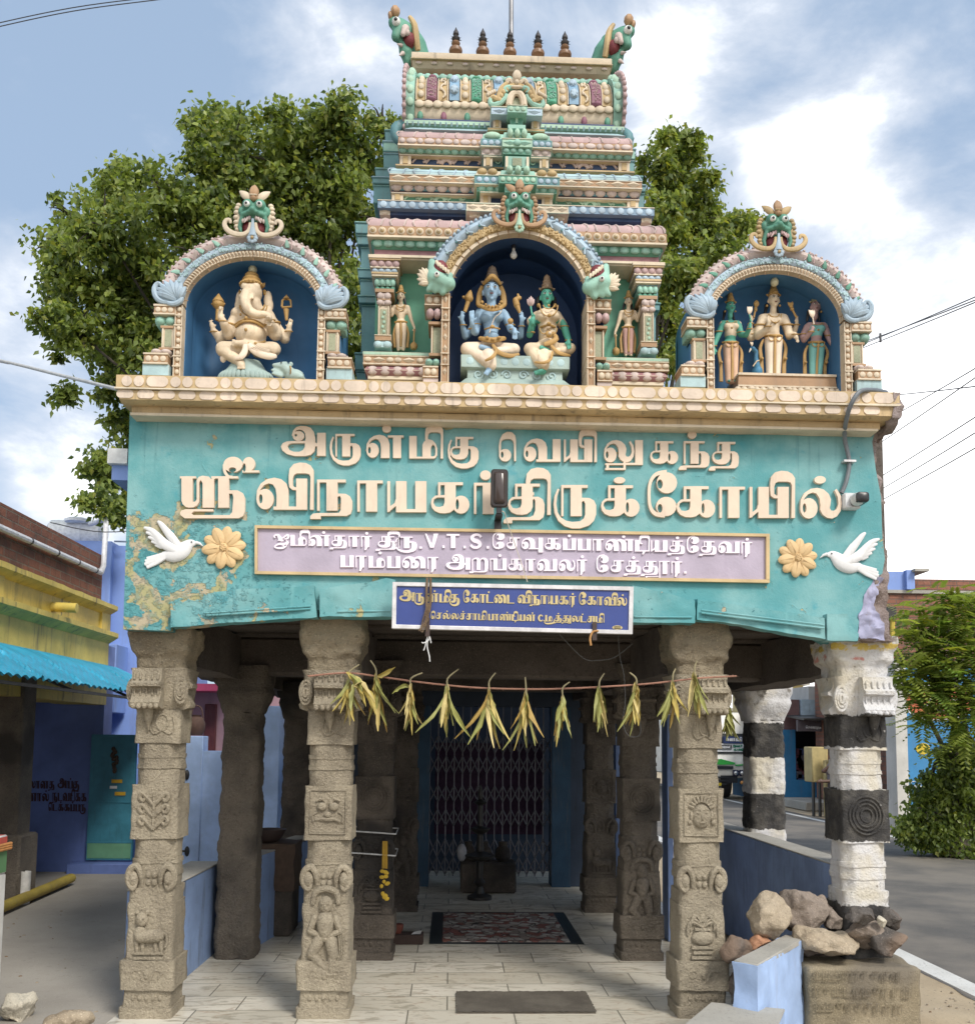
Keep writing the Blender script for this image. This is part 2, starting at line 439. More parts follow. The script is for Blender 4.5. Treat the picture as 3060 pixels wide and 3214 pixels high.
g('a', [[(54,10),(46,10),(52,-12),(66,-27),(85,-33),(110,-32),(130,-24),(144,-6),(150,20),(150,60),(146,80),(130,95),(105,101),(60,101),(25,92),(4,76),(-2,58),(6,44),(24,36),(50,34),(105,34),(108,20),(105,0),(96,-12),(82,-17),(68,-14),(58,-4)], _e(76,12,26,22), [(146,38),(160,46),(160,56),(146,60)], _r(158,-2,196,100)], [_e(64,9,6,6), [(28,58),(34,48),(50,44),(104,44),(104,60),(96,74),(80,82),(55,82),(36,74)]], 196)
g('e', [[(0,78),(-2,30),(2,5),(14,-18),(34,-30),(55,-28),(70,-14),(74,5),(74,100),(66,100),(65,25),(60,10),(50,2),(30,2),(14,6),(8,20),(7,78)], _e(26,74,27,28)], [_e(13,72,6,14)], 74)
g('ee', [_s([(62,-42),(28,-36),(9,-10),(5,30),(9,70),(26,92),(56,97)],[16,12,10,9,10,13,14]), _e(62,-8,33,34), _e(60,68,33,31)], [_e(40,-4,9,15), _e(40,74,8,14)], 95)
g('ai', BULB[0]+ARC+_sh(BULB[0],72)+_sh(ARC,72), BULB[1]+_sh(BULB[1],72), 176)
g('dot', [_r(0,82,18,100)], [], 18)
g('V', [[(0,0),(12,0),(50,70),(64,0),(98,0),(66,100),(38,100)]], [], 98)
g('T', [_r(0,0,100,12), _r(32,0,68,100)], [], 100)
g('S', [_s([(84,22),(66,6),(38,6),(18,24),(32,44),(64,56),(76,76),(58,95),(28,95),(8,78)],[18,16,18,26,30,30,26,18,16,18])], [], 94)
g('C', [_s([(78,24),(58,6),(28,14),(14,50),(28,86),(58,95),(80,78)],[20,18,26,32,26,16,14])], [], 84)
g('sri', [[(0,2),(36,2),(36,88),(34,98),(26,103),(14,101),(4,92),(0,80)], _r(-5,2,46,9), [(34,85),(44,84),(49,76),(49,14),(56,4),(68,0),(88,3),(96,12),(104,3),(110,2),(110,9),(105,12),(105,103),(68,103),(68,24),(62,14),(57,22),(57,84),(50,96),(38,102),(24,103)],
     _r(96,2,182,9), _r(118,2,153,103), [(150,47),(180,47),(197,56),(204,72),(204,115),(198,130),(184,137),(10,137),(-2,128),(-5,120),(0,112),(14,108),(102,108),(102,115),(40,115),(32,121),(38,127),(155,127),(163,118),(167,70),(164,58),(153,58)],
     _e(166,-36,31,25), _s([(137,-36),(139,-14),(150,2),(164,5)],[8,9,9,9]), _e(217,-38,20,22), [(196,-10),(196,-17),(206,-22),(214,-40),(236,-40),(232,-27),(224,-17),(250,-17),(250,-10)]], [_e(164,-19,12,8), _e(202,-26,5,14)], 204)
def comb(n, base, extra_pos, w=None, neg=()):
    p, q, ww = G[base]; G[n] = (p+extra_pos, q+list(neg), w or ww)
PUL = lambda x, y=-25: [_e(x, y, 13, 12, 12)]
for b, x in (('ka',62),('lla',118),('ra',44),('aa',46),('na',118),('ntha',48),('la',78),('ma',86),('pa',50),('nna',140),('tta',40),('nga',80),('tha',62),('sa',62)): comb(b+'_', b, PUL(x))
comb('vi','va',hook(128)); comb('yi','ya',hook(90)); comb('mi','ma',hook(94)); comb('thi','tha',hook(82)); 
comb('tti','tta',hook(56)+[[(60,92),(84,92),(66,126),(54,126)]])
comb('mii','ma',hook(94)+[_e(128,-56,10,10)])
comb('vu','va',[_r(128,95,163,128), _s([(128,104),(150,124)],[10,12])]); comb('thu','tha',[_r(118,0,150,126), _r(96,117,150,126)],150)
comb('thuu','tha',[_r(20,128,120,134), _r(20,142,130,148), _s([(24,138),(34,138)],[20,18]), _r(124,0,132,146), _r(124,0,204,9), _r(150,0,186,110)],204)
comb('mu','ma',[_s([(0,96),(-12,112),(10,132),(70,134),(140,120),(156,70)],[9,10,18,24,24,14])],150); comb('su','sa',[_r(96,0,128,126), _r(78,117,128,126)],128)
g('gap', [], [], 46); g('half', [], [], 12)
def glyph_poly(n, ox, oy, u):
    p, q, w = G[n]; f = lambda ps: [[(ox+x*u, oy+y*u) for x, y in s] for s in ps]
    return f(p), f(q)
def word(mb, names, x0, x1, y0, y1, u, Y, y_front, y_back, gapu=13):
    """set a word between photo pixels x0 and x1 on the plane at depth Y"""
    tot = sum(G[n][2] for n in names)+gapu*(len(names)-1); sx = (x1-x0)/tot; x = x0
    for n in names:
        p, q, w = G[n]
        f = lambda ps: [[(x+a*sx, (y0+(y1-y0)*(x-x0)/(x1-x0))+b*u) for a, b in s] for s in ps]
        if p: mb.shape(f(p), f(q), lambda a, b: at(a, b, Y), y_front, y_back)
        x += (w+gapu)*sx

# ================================================================ front wall with its cornice and lettering
def teal_wall():
    m, nt, b = nodes_of('teal_limewash'); T = NT(nt)
    big = T.noise(2.6, 5, .6); mid = T.noise(7, 5, .65); fine = T.noise(70, 4, .7)
    base = T.mix(T.step(big, .36, .66), (.082,.285,.305), (.19,.385,.39))
    base = T.mix(T.math('MULTIPLY', T.step(mid, .55, .75), .7), base, (.035,.27,.33))
    st = T.noise(1, 5, .6, T.pos((14, 14, 1.6)))
    base = T.mix(T.math('MULTIPLY', T.step(st, .60, .78), .35), base, (.22,.47,.47))
    p = T.pos(); sp = T.n('ShaderNodeSeparateXYZ'); T.ln(p, sp.inputs[0]); X, Z = sp.outputs[0], sp.outputs[2]
    # flaked patches: the lower left corner of the wall has lost its paint
    lx = T.step(X, -.55, -1.55); lz = T.step(Z, 2.98, 2.72)
    low = T.math('MULTIPLY', lx, lz)
    pn = T.math('ADD', T.noise(5.5, 6, .62, dist=.4), T.math('MULTIPLY', low, .150))
    pm = T.step(pn, .655, .672)
    under = T.mix(T.step(T.noise(9, 4), .42, .6), (.36,.34,.17), (.42,.36,.25))
    ccol = T.mix(pm, base, under)
    edge = T.step(pn, .60, .66)
    blister = T.math('MULTIPLY', T.step(T.math('ADD', T.noise(26, 5, .7), T.math('MULTIPLY', low, .12)), .60, .70), T.step(T.math('ADD', T.noise(3, 3), T.math('MULTIPLY', low, .2)), .46, .62))
    ccol = T.mix(T.math('MULTIPLY', blister, .35), ccol, (.03,.19,.23))
    cav = T.math('MULTIPLY', T.step(T.noise(34, 3, .6), .70, .74), .8)
    ccol = T.mix(cav, ccol, (.03,.13,.15))
    drip = T.math('MULTIPLY', T.step(T.noise(1, 4, .6, T.pos((26, 26, .9))), .56, .72), T.step(Z, 2.75, 3.40)); ccol = T.mix(T.math('MULTIPLY', drip, .5), ccol, (.025,.13,.15))
    # darker teal blotches growing denser towards the cornice
    ccol = T.mix(T.math('MULTIPLY', T.math('MULTIPLY', T.step(Z, 3.20, 3.42), T.step(mid, .44, .62)), .5), ccol, (.03,.12,.14))
    T.ln(ccol, b.inputs['Base Color']); b.inputs['Roughness'].default_value = .75
    h = T.math('ADD', T.math('MULTIPLY', fine, .35), T.math('MULTIPLY', mid, .5)); h = T.math('SUBTRACT', h, T.math('MULTIPLY', pm, .9)); h = T.math('ADD', h, T.math('MULTIPLY', blister, .7))
    h = T.math('ADD', h, T.math('MULTIPLY', edge, .3))
    T.bump(b, h, .7, .008); return m
TEAL = teal_wall()
CREAM = paint('cream_relief_paint', (.70,.565,.44), wear=.22, fade=.08, bump=.12)
LILAC = paint('lilac_panel_paint', (.40,.345,.43), wear=.18, dirt=(.25,.2,.3), fade=.10)
PINKW = paint('pale_pink_letter_paint', (.84,.76,.83), wear=.08, fade=.05)
TAN = paint('tan_border_paint', (.54,.40,.21), wear=.25)
CORN = paint('ochre_cornice_paint', (.52,.38,.20), wear=.75, dirt=(.09,.075,.055))
BEADP = paint('dusty_pink_bead_paint', (.66,.54,.43), wear=.50, fade=.2)
CREAMY = paint('cream_line_paint', (.64,.55,.41), wear=.35)
WHITE = paint('white_dove_paint', (.68,.68,.68), wear=.25, dirt=(.35,.34,.33), fade=.06)
FLOW = paint('ochre_flower_paint', (.64,.45,.23), wear=.25, fade=.12)
RUBBLE = stone('broken_rubble_edge', (.20,.15,.12), (.34,.28,.27), 16, 1.0)
PURP = paint('exposed_lilac_plaster', (.34,.34,.48), wear=.95, dirt=(.16,.12,.10))
wall = thing('temple_wall', at(1590, 2005, 0), 'turquoise front wall with raised cream Tamil lettering and peeling lower left corner', 'wall')
WL = [(388,1975),(537,1980),(537,1940),(994,1915),(1230,1912),(1986,1925),(2180,1930),(2184,1925),(2291,1930),(2596,1985),(2640,2011),(2690,1990),(2697,1935),(2715,1870),(2742,1817),(2768,1800),(2776,1754),(2768,1685),(2764,1560),(2748,1477),(2736,1387),(2750,1339),(2760,1280),(410,1240)]
def P0(pts, Y=0): return [(at(x, y, Y).x, at(x, y, Y).z) for x, y in pts]
b = MB(TEAL); b.prism(P0(WL), 0, .30); b.build('wall_panel', wall)
b = MB(RUBBLE); b.prism(P0([(2600,1960),(2728,2012),(2812,2012),(2792,1990),(2788,1900),(2787,1851),(2791,1800),(2784,1754),(2779,1685),(2773,1560),(2757,1477),(2746,1387),(2760,1339),(2785,1290),(2600,1290)]), .02, .30)
ob = b.build('rubble_edge', wall, rough=(.026, 12, .028))
b = MB(PURP); b.prism(P0([(2690,1990),(2700,2005),(2770,2008),(2762,1940),(2740,1900),(2752,1860),(2772,1815),(2742,1812),(2712,1870),(2694,1935)]), -.004, .05); b.build('exposed_plaster', wall, rough=(.022, 16, .018))
# leaning lintel stones along the foot of the wall
for pts, yf in (([(537,1880),(606,1869),(760,1850),(985,1838),(994,1936),(880,1943),(690,1958),(537,1969)], -.055), ([(1004,1850),(1213,1815),(1240,1820),(1232,1937),(1064,1936),(1004,1936)], -.07),
                ([(1985,1840),(2020,1845),(2165,1880),(2182,1884),(2181,1956),(1986,1953)], -.065), ([(2188,1880),(2300,1898),(2588,1938),(2590,2007),(2400,1975),(2291,1955),(2187,1944)], -.05), ([(2594,1925),(2660,1925),(2672,1960),(2694,1990),(2690,2011),(2596,2009)], -.06)):
    b = MB(TEAL); b.prism(P0(pts, yf), yf, .05); b.build('lintel_stone', wall, rough=(.009, 8, .035), ang=60)
b = MB(TEAL)
for p, q in (((640,1925),(975,1903)), ((650,1932),(975,1911)), ((1060,1920),(1225,1918)), ((1990,1936),(2170,1938)), ((2200,1915),(2585,1962)), ((2200,1924),(2585,1972))):
    b.tube([at(*p, -.068), at((p[0]+q[0])/2, (p[1]+q[1])/2, -.070), at(*q, -.066)], .006, 6)
b.build('lintel_moulding', wall)
# cornice
zc = lambda y: at(1600, y+28, -.20).z     # y measured at the left end of the photo's cornice
xL, xR = at(369, 1200, -.18).x, at(2816, 1250, -.18).x
b = MB(CORN)
Z1, Z2, Z3, Z4, Z5 = zc(1176), zc(1221), zc(1253), zc(1276), zc(1285)
b.prof([(-.20,Z1),(-.20,Z2+.012),(.30,Z2+.012),(.30,Z1)], xL, xR)
b.m(CREAMY).prof([(-.212,Z2+.010),(-.212,Z2),(.28,Z2),(.28,Z2+.010)], xL-.004, xR+.002)
b.m(CORN).prof([(-.195,Z2-.001),(-.191,Z3+.006),(-.16,Z3-.004),(.27,Z3-.004),(.27,Z2-.001)], xL+.02, xR-.015)
b.m(CORN).prof([(-.105,Z3-.006),(-.10,Z4),(.25,Z4),(.25,Z3-.006)], xL+.06, xR-.07)
b.m(CREAMY).prof([(-.112,Z4-.001),(-.112,Z5+.002),(.24,Z5+.002),(.24,Z4-.001)], xL+.055, xR-.085)
cor = b.build('cornice', wall, rough=(.003, 7, .09))
b = MB(RUBBLE); b.prof([(-.206,Z1+.004),(-.206,Z2),(-.19,Z3),(-.10,Z4),(.1,Z4-.02),(.2,Z1+.004)], xR-.035, xR+.014); b.build('broken_end', cor, rough=(.022, 13, .022))
b = MB(BEADP); x = xL+.03; zm = (Z1+Z2+.012)/2; hh = (Z1-Z2)*.36
def oval(b, cx, cz, rx, rz, y, d=.004):
    ring = [(cx+max(rx-rz, 0)*(1 if cos(t) > 0 else -1)+rz*cos(t)*(1 if rx >= rz else rx/rz), cz+rz*sin(t)) for t in [2*pi*(k+.5)/20 for k in range(20)]]
    b.shape([ring], [], lambda u, v: (u, 0, v), y-d, y+.004)
random.seed(3)
while x < xR-.10:
    oval(b, x+hh, zm, hh*.95, hh, -.20); oval(b, x+3.2*hh, zm, hh*.95, hh, -.20)
    L = random.uniform(1.9, 2.3)*hh; oval(b, x+4.6*hh+L, zm, L, hh, -.20); x += 4.6*hh+2*L+.35*hh
b.build('bead_row', cor)
b = MB(BEADP); x = xL+.05; hb = (Z2-Z3)*.40
while x < xR-.08:
    oval(b, x, (Z2+Z3)/2+.006, .046, hb, -.193, .003); x += .112
b.build('petal_row', cor)
# raised letters
LET = [('a',883.6,1359.7),('ru',1053,1361.6),('lla',1150,1366.4),('mi',1284.7,1368),('ku',1413,1371),('e',1567,1376),('va',1643.8,1378),('yi',1769.6,1379),('lu',1895.4,1381),('ka',2040,1384.4),('ntha',2145.7,1384.4),('tha',2234.4,1386.6)]
b = MB(CREAM); U = .709
for n, x, y in LET: b.shape(*glyph_poly(n, x, y, U), lambda u, v: at(u, v, -.02), 0, .03)
for x, y in ((1213.8,1344.8),(2171.8,1364)): b.shape([_e(x, y, 14, 13)], [], lambda u, v: at(u, v, -.02), 0, .03)
b.build('lettering', wall, bevel=.002)
LET = [('sri',570.4,1492.7),('vi',805.4,1502),('ntha',995.7,1505),('aa',1121.7,1508),('ya',1215.8,1510),('ka',1352.6,1513.5),('aa',1487.6,1515),('thi',1594,1518),('ru',1761.5,1522),('ka',1886,1523),('ee',2032,1523),('ka',2123,1526),('aa',2257.6,1527.5),('yi',2352,1528),('la',2510.6,1531)]
b = MB(CREAM); U = .975
for n, x, y in LET: b.shape(*glyph_poly(n, x, y, U), lambda u, v: at(u, v, -.024), 0, .034)
for x, y, rx, ry in ((1523.7,1491,17,15),(1944,1507,18,10),(2573,1505.7,18,12)): b.shape([_e(x, y, rx, ry)], [], lambda u, v: at(u, v, -.024), 0, .034)
b.build('lettering', wall, bevel=.0025)
# lilac name panel
pn = MB(LILAC); PX = [(806,1655),(2409,1682),(2409,1822),(803,1795)]
pn.prism(P0(PX, -.012), -.012, .01); pan = pn.build('name_panel', wall)
b = MB(TAN)
for q in ([(800,1648),(2415,1675),(2415,1684),(800,1657)], [(800,1792),(2415,1819),(2415,1829),(800,1801)], [(800,1657),(808,1657),(808,1793),(800,1792)], [(2404,1684),(2415,1684),(2415,1820),(2404,1819)]):
    b.prism(P0(q, -.03), -.03, .01)
b.build('panel_border', pan)
b = MB(PINKW); Y = -.022; yf, yb = 0, .016
word(b, ['ja','mii','na_','tha','aa','ra_'], 860, 1168, 1678, 1683, .34, Y, yf, yb)
word(b, ['thi','ru','dot'], 1186, 1325, 1683, 1686, .36, Y, yf, yb)
word(b, ['V','dot'], 1334, 1396, 1675, 1676, .44, Y, yf, yb, 30); word(b, ['T','dot'], 1402, 1462, 1676, 1677, .44, Y, yf, yb, 30); word(b, ['S','dot'], 1474, 1535, 1676, 1678, .44, Y, yf, yb, 30)
word(b, ['ee','sa','vu','ka','pa_','pa','aa','nna_','tti','ya','tha_','ee','tha','va','ra_'], 1545, 2361, 1686, 1702, .36, Y, yf, yb)
word(b, ['pa','ra','ma_','pa','ai','ra'], 1069, 1377, 1743, 1749, .37, Y, yf, yb)
word(b, ['a','rra','nga_','ka','aa','va','la','ra_'], 1400, 1843, 1751, 1757, .37, Y, yf, yb)
word(b, ['ee','sa','tha_','thuu','ra_','dot'], 1871, 2154, 1758, 1763, .37, Y, yf, yb)
b.build('lettering', pan)
# flowers and doves in relief
def flower(px, py, r):
    c = at(px, py, 0); b = MB(FLOW)
    for k in range(10):
        a = 2*pi*(k+.25)/10; M = Matrix.Rotation(-a, 3, 'Y')
        for (l, w, yo, off) in ((r*.50, r*.26, -.010, 0), ):
            b.ell(c+M @ Vector((r*.52, -.010-(k % 2)*.006, 0)), (l*.95, .013, w*1.05), 12, 7, M)
            b.tube([c+M @ Vector((r*.25, -.026-(k % 2)*.006, 0)), c+M @ Vector((r*.86, -.019-(k % 2)*.006, 0))], .0022, 5)
    f = b.build('flower', wall)
    d = MB(FLOW); d.ell(c+Vector((0,-.022,0)), (r*.2, .014, r*.2), 14, 8)
    for k in range(16): d.ell(c+Vector((r*.13*cos(k*2.4)*(k/16)**.5, -.034, r*.16*sin(k*2.4)*(k/16)**.5)), .005, 6, 4)
    d.build('flower_centre', f)
flower(705, 1720, 70*mpp(0)); flower(2500, 1752, 66*mpp(0))
def dove(px, py, s, flip):
    """px, py = middle of the breast"""
    T = lambda x, y, d=0: at(px+flip*x*s, py+y*s, -.004) + Vector((0, -d, 0))
    k = s*mpp(0); b = MB(WHITE)
    b.tube([T(72,-33), T(50,-34), T(34,-26), T(10,-6), T(-25,8), T(-62,10)], [2*k, 15*k, 22*k, 32*k, 30*k, 12*k], 12, flat=(Vector((0,1,0)), .45), smooth=4)
    for i, (x, y) in enumerate(((-118,24),(-124,34),(-126,45),(-118,56))): b.tube([T(-40,8,.004), T(x*.7,y*.7,.006), T(x,y,.004)], [13*k, 9*k, 7*k], 8, flat=(Vector((0,1,0)), .5))
    b.tube([T(66,-36,.006), T(80,-32,.006), T(92,-22,.005)], [7*k, 5*k, 1*k], 8)
    body = b.build('dove', wall)
    w = MB(WHITE)
    for i, (x, y) in enumerate(((-100,-100),(-84,-108),(-66,-112),(-52,-100),(-118,-82))): pass
    near = ((-128,-92),(-120,-74),(-112,-56),(-100,-40),(-86,-26))
    for (x, y) in near: w.tube([T(-2,-2,.014), T(-40+x*.1, -22+y*.12,.016), T(x*.75,y*.85,.014), T(x,y,.010)], [15*k, 17*k, 11*k, 4*k], 8, flat=(Vector((0,1,0)), .35), smooth=3)
    far = ((-78,-116),(-66,-104),(-52,-92),(-36,-78))
    for (x, y) in far: w.tube([T(6,-14,.006), T(-12+x*.15,-34+y*.15,.008), T(x*.8,y*.88,.007), T(x,y,.005)], [14*k, 15*k, 10*k, 4*k], 8, flat=(Vector((0,1,0)), .35), smooth=3)
    w.build('wing', body)
    e = MB(plain('dark_eye', (.12,.12,.13), .4)); e.ell(T(50,-38,.012), 3.2*k, 8, 6); e.build('eye', body)
dove(562, 1734, .84, 1); dove(2649, 1770, .84, -1)
# ================================================================ painted stucco: palette
ROSE = paint('dusty_rose_stucco', (.46,.32,.31), wear=.50, dirt=(.10,.085,.07), fade=.2)
ROSE2 = paint('pale_rose_stucco', (.54,.44,.40), wear=.50, dirt=(.10,.085,.07), fade=.2)
AQUA = paint('pale_aqua_stucco', (.36,.50,.52), wear=.50, dirt=(.10,.085,.07), fade=.2)
SKYB = paint('pale_blue_stucco', (.36,.46,.54), wear=.50, dirt=(.10,.085,.07), fade=.2)
MINT = paint('mint_green_stucco', (.27,.47,.38), wear=.50, dirt=(.10,.085,.07), fade=.25)
GREEN = paint('emerald_stucco', (.095,.27,.19), wear=.25, fade=.2)
PGREEN = paint('pale_green_stucco', (.36,.53,.40), wear=.50, dirt=(.10,.085,.07), fade=.2)
DTEAL = paint('dark_teal_stucco', (.09,.21,.23), wear=.35, fade=.2)
DBLUE = paint('dark_blue_stucco', (.025,.055,.13), wear=.25, fade=.2)
NBLUE = paint('niche_blue_paint', (.050,.165,.335), wear=.10, fade=.22, scale=5, bump=.1)
NBLUED = paint('niche_navy_paint', (.022,.062,.165), wear=.10, fade=.2, scale=5, bump=.1)
GWALL = paint('green_wall_stucco', (.13,.38,.25), wear=.25, fade=.25, scale=6)
GOLD = paint('gold_ochre_stucco', (.46,.33,.16), wear=.50, dirt=(.10,.085,.07), fade=.2)
BROWN = paint('brown_ochre_stucco', (.37,.225,.12), wear=.25, fade=.2)
SAND = paint('sand_cream_stucco', (.60,.50,.37), wear=.50, dirt=(.10,.085,.07), fade=.15)
MAROON = paint('maroon_stucco', (.29,.14,.15), wear=.35, fade=.2)
OLIVE = stone('olive_marbled_panel', (.17,.19,.11), (.30,.31,.20), 20, .2, .5)
EYEW = plain('painted_eye_white', (.75,.74,.70), .45); EYEB = plain('painted_eye_black', (.02,.02,.022), .4); MOUTH = plain('painted_mouth_red', (.16,.025,.03), .6)
PURPLE = paint('purple_texture_stucco', (.22,.09,.13), wear=.4)
GTEX = paint('green_texture_stucco', (.06,.27,.16), wear=.4)
BTEX = paint('blue_texture_stucco', (.20,.33,.45), wear=.3)

def lotus_row(b, x0, x1, z0, z1, y, w, d=.022, tilt=0):
    n = max(1, round((x1-x0)/w)); w = (x1-x0)/n
    for i in range(n): b.ell((x0+w*(i+.5), y+d*.25, (z0+z1)/2), (w*.49, d*.8, (z1-z0)*.52), 10, 6)
def bead_row(b, x0, x1, z, r, y, d=.008, gap=1.0):
    n = max(1, round((x1-x0)/(2*r*gap))); w = (x1-x0)/n
    for i in range(n): b.ell((x0+w*(i+.5), y, z), (r*.95, d*.6, r*.95), 12, 6)
def diamond(b, cx, cz, rx, rz, y, d=.012):
    b.add([(cx-rx,y,cz),(cx,y,cz-rz),(cx+rx,y,cz),(cx,y,cz+rz),(cx,y-d,cz)], [(0,1,4),(1,2,4),(2,3,4),(3,0,4)])
def diamond_row(b, x0, x1, z, rz, y, w, d=.012):
    n = max(1, round((x1-x0)/w)); w = (x1-x0)/n
    for i in range(n): diamond(b, x0+w*(i+.5), z, w*.47, rz, y, d)
def scroll(b, pts, r, Y, seg=6): b.tube([(x, Y, z) for x, z in pts], r, seg, smooth=3)
def spiral(cx, cz, r, turns=1.4, a0=0, s=1, n=14): return [(cx+r*(1-.8*k/n)*cos(a0+s*2*pi*turns*k/n), cz+r*(1-.8*k/n)*sin(a0+s*2*pi*turns*k/n)) for k in range(n+1)]

# ================================================================ the little vaulted niches
def arch_pts(hw, zs, rise, off, n=40, t0=0, t1=pi): return [((hw+off)*cos(t0+(t1-t0)*k/n), zs+(rise+off)*sin(t0+(t1-t0)*k/n)) for k in range(n+1)]
def arch_band(b, O, hw, zs, rise, a0, a1, y0, yf, bulge=0, n=44, t0=0, t1=pi):
    rs = []; PRO = [(a0, y0), (a0, yf), (a0*.75+a1*.25, yf-bulge*.75), ((a0+a1)/2, yf-bulge), (a0*.25+a1*.75, yf-bulge*.75), (a1, yf), (a1, y0)]
    cols = [arch_pts(hw, zs, rise, a, n, t0, t1) for a, _ in PRO]
    for k in range(n+1): rs.append([Vector(O)+Vector((cols[i][k][0], PRO[i][1], cols[i][k][1])) for i in range(len(PRO))])
    b.rings(rs)
def on_arch(O, hw, zs, rise, off, t, y): return Vector(O)+Vector(((hw+off)*cos(t), y, zs+(rise+off)*sin(t)))
def leaf(b, base, tip, w, d, nrm=Vector((0,-1,0)), bulb=1):
    """flattened leaf from base to tip"""
    base, tip = Vector(base), Vector(tip)
    b.tube([base, base.lerp(tip, .3)+nrm*d*.4*bulb, base.lerp(tip, .65)+nrm*d*.4*bulb, tip], [w*.45, w*.95, w*.85, w*.12], 8, flat=(Vector((0,1,0)), d/w), smooth=3)
def lion_face(parent, O, s, face=MINT, face2=GREEN, mane=SAND, crest=BROWN, tongue=SKYB, teethm=ROSE2):
    """grinning guardian face over an arch; O = centre of the face, s = half its height"""
    O = Vector(O); V = lambda x, z, y=0: O+Vector((x*s, y*s, z*s))
    b = MB(face2)
    b.ell(V(0,.10,.25), (.50*s,.42*s,.62*s)); b.ell(V(-.24,.40), (.24*s,.26*s,.24*s)); b.ell(V(.24,.40), (.24*s,.26*s,.24*s))
    b.ell(V(0,.04,-.22), (.17*s,.26*s,.16*s)); b.ell(V(-.13,-.03,-.25), (.12*s,.14*s,.10*s)); b.ell(V(.13,-.03,-.25), (.12*s,.14*s,.10*s))
    for q in (-1,1):
        b.cap(V(.10*q,-.02,-.2), V(.42*q,-.05,-.08), .13*s, .11*s); b.cap(V(.42*q,-.05,-.06), V(.56*q,-.50,.05), .11*s, .09*s); b.cap(V(.56*q,-.5,.05), V(.5*q,-.72,.05), .09*s, .06*s)
        b.ell(V(.50*q,.16,.12), (.16*s,.2*s,.22*s))
    f = b.build('lion_face', parent, remesh=s*.028)
    b = MB(MOUTH); b.ell(V(0,-.45,.16), (.50*s,.20*s,.40*s)); b.build('mouth', f)
    for q in (-1,1):
        e = MB(EYEW); e.ell(V(.25*q,.33,-.22), .125*s, 12, 8); e.m(EYEB).ell(V(.25*q+.01*q,.325,-.315), (.062*s,.05*s,.062*s), 10, 6); e.build('eye', f)
        t = MB(teethm)
        for k in range(4): t.ell(V((.13+.095*k)*q,-.22-.03*k,-.16+.03*k), (.058*s,.07*s,.10*s), 8, 6)
        t.cap(V(.20*q,-.24,-.16), V(.33*q,-.44,-.2), .06*s, .02*s, 8); t.build('teeth', f)
        m = MB(mane)
        for k in range(7):
            a = R(-62+k*21); c = V(.66*q+.05*q*sin(k), .02, .12); m.ell(V(q*(.58+.16*cos(a)), -.08+.58*sin(a), .12), (.12*s,.10*s,.10*s), 8, 6)
        m.ell(V(.62*q,-.08,.16), (.12*s,.10*s,.52*s)); m.build('mane', f)
        w = MB(mane)   # curling whisker scroll along the arch
        pts = [(.10*q,-.40),(.16*q,-.72),(.38*q,-.90),(.75*q,-.88),(1.02*q,-.72),(1.14*q,-.50),(1.08*q,-.32),(.94*q,-.30),(.90*q,-.44)]
        w.tube([V(x, z, -.10) for x, z in pts], [.07*s,.09*s,.11*s,.12*s,.11*s,.10*s,.09*s,.08*s,.05*s], 8, flat=(Vector((0,1,0)), .7), smooth=3); w.build('whisker_scroll', f)
    c = MB(crest); c.ell(V(0,.66,-.12), (.16*s,.14*s,.16*s)); leaf(c, V(0,.66,-.1), V(0,1.26,.0), .20*s, .12*s)
    c.m(mane)
    for q in (-1,1): leaf(c, V(.12*q,.60,-.02), V(.62*q,1.02,.05), .17*s, .09*s)
    for k in range(5): c.ell(V(-.12+.06*k,.72,-.25), .035*s, 6, 4)
    c.ell(V(0,1.0,-.14), .06*s, 8, 6)
    c.build('crest', f)
    g_ = MB(tongue); g_.tube([V(0,-.26,-.18), V(0,-.6,-.16), V(0,-.95,-.14)], [.05*s,.08*s,.17*s], 8, flat=(Vector((0,1,0)), .5), smooth=2)
    for k in range(8):
        a = 2*pi*k/8; g_.ell(V(.13*cos(a),-1.06+.13*sin(a),-.14), (.10*s,.05*s,.10*s), 8, 5)
    g_.m(GOLD).ell(V(0,-1.06,-.20), .07*s, 8, 6); g_.build('pendant', f)
    return f
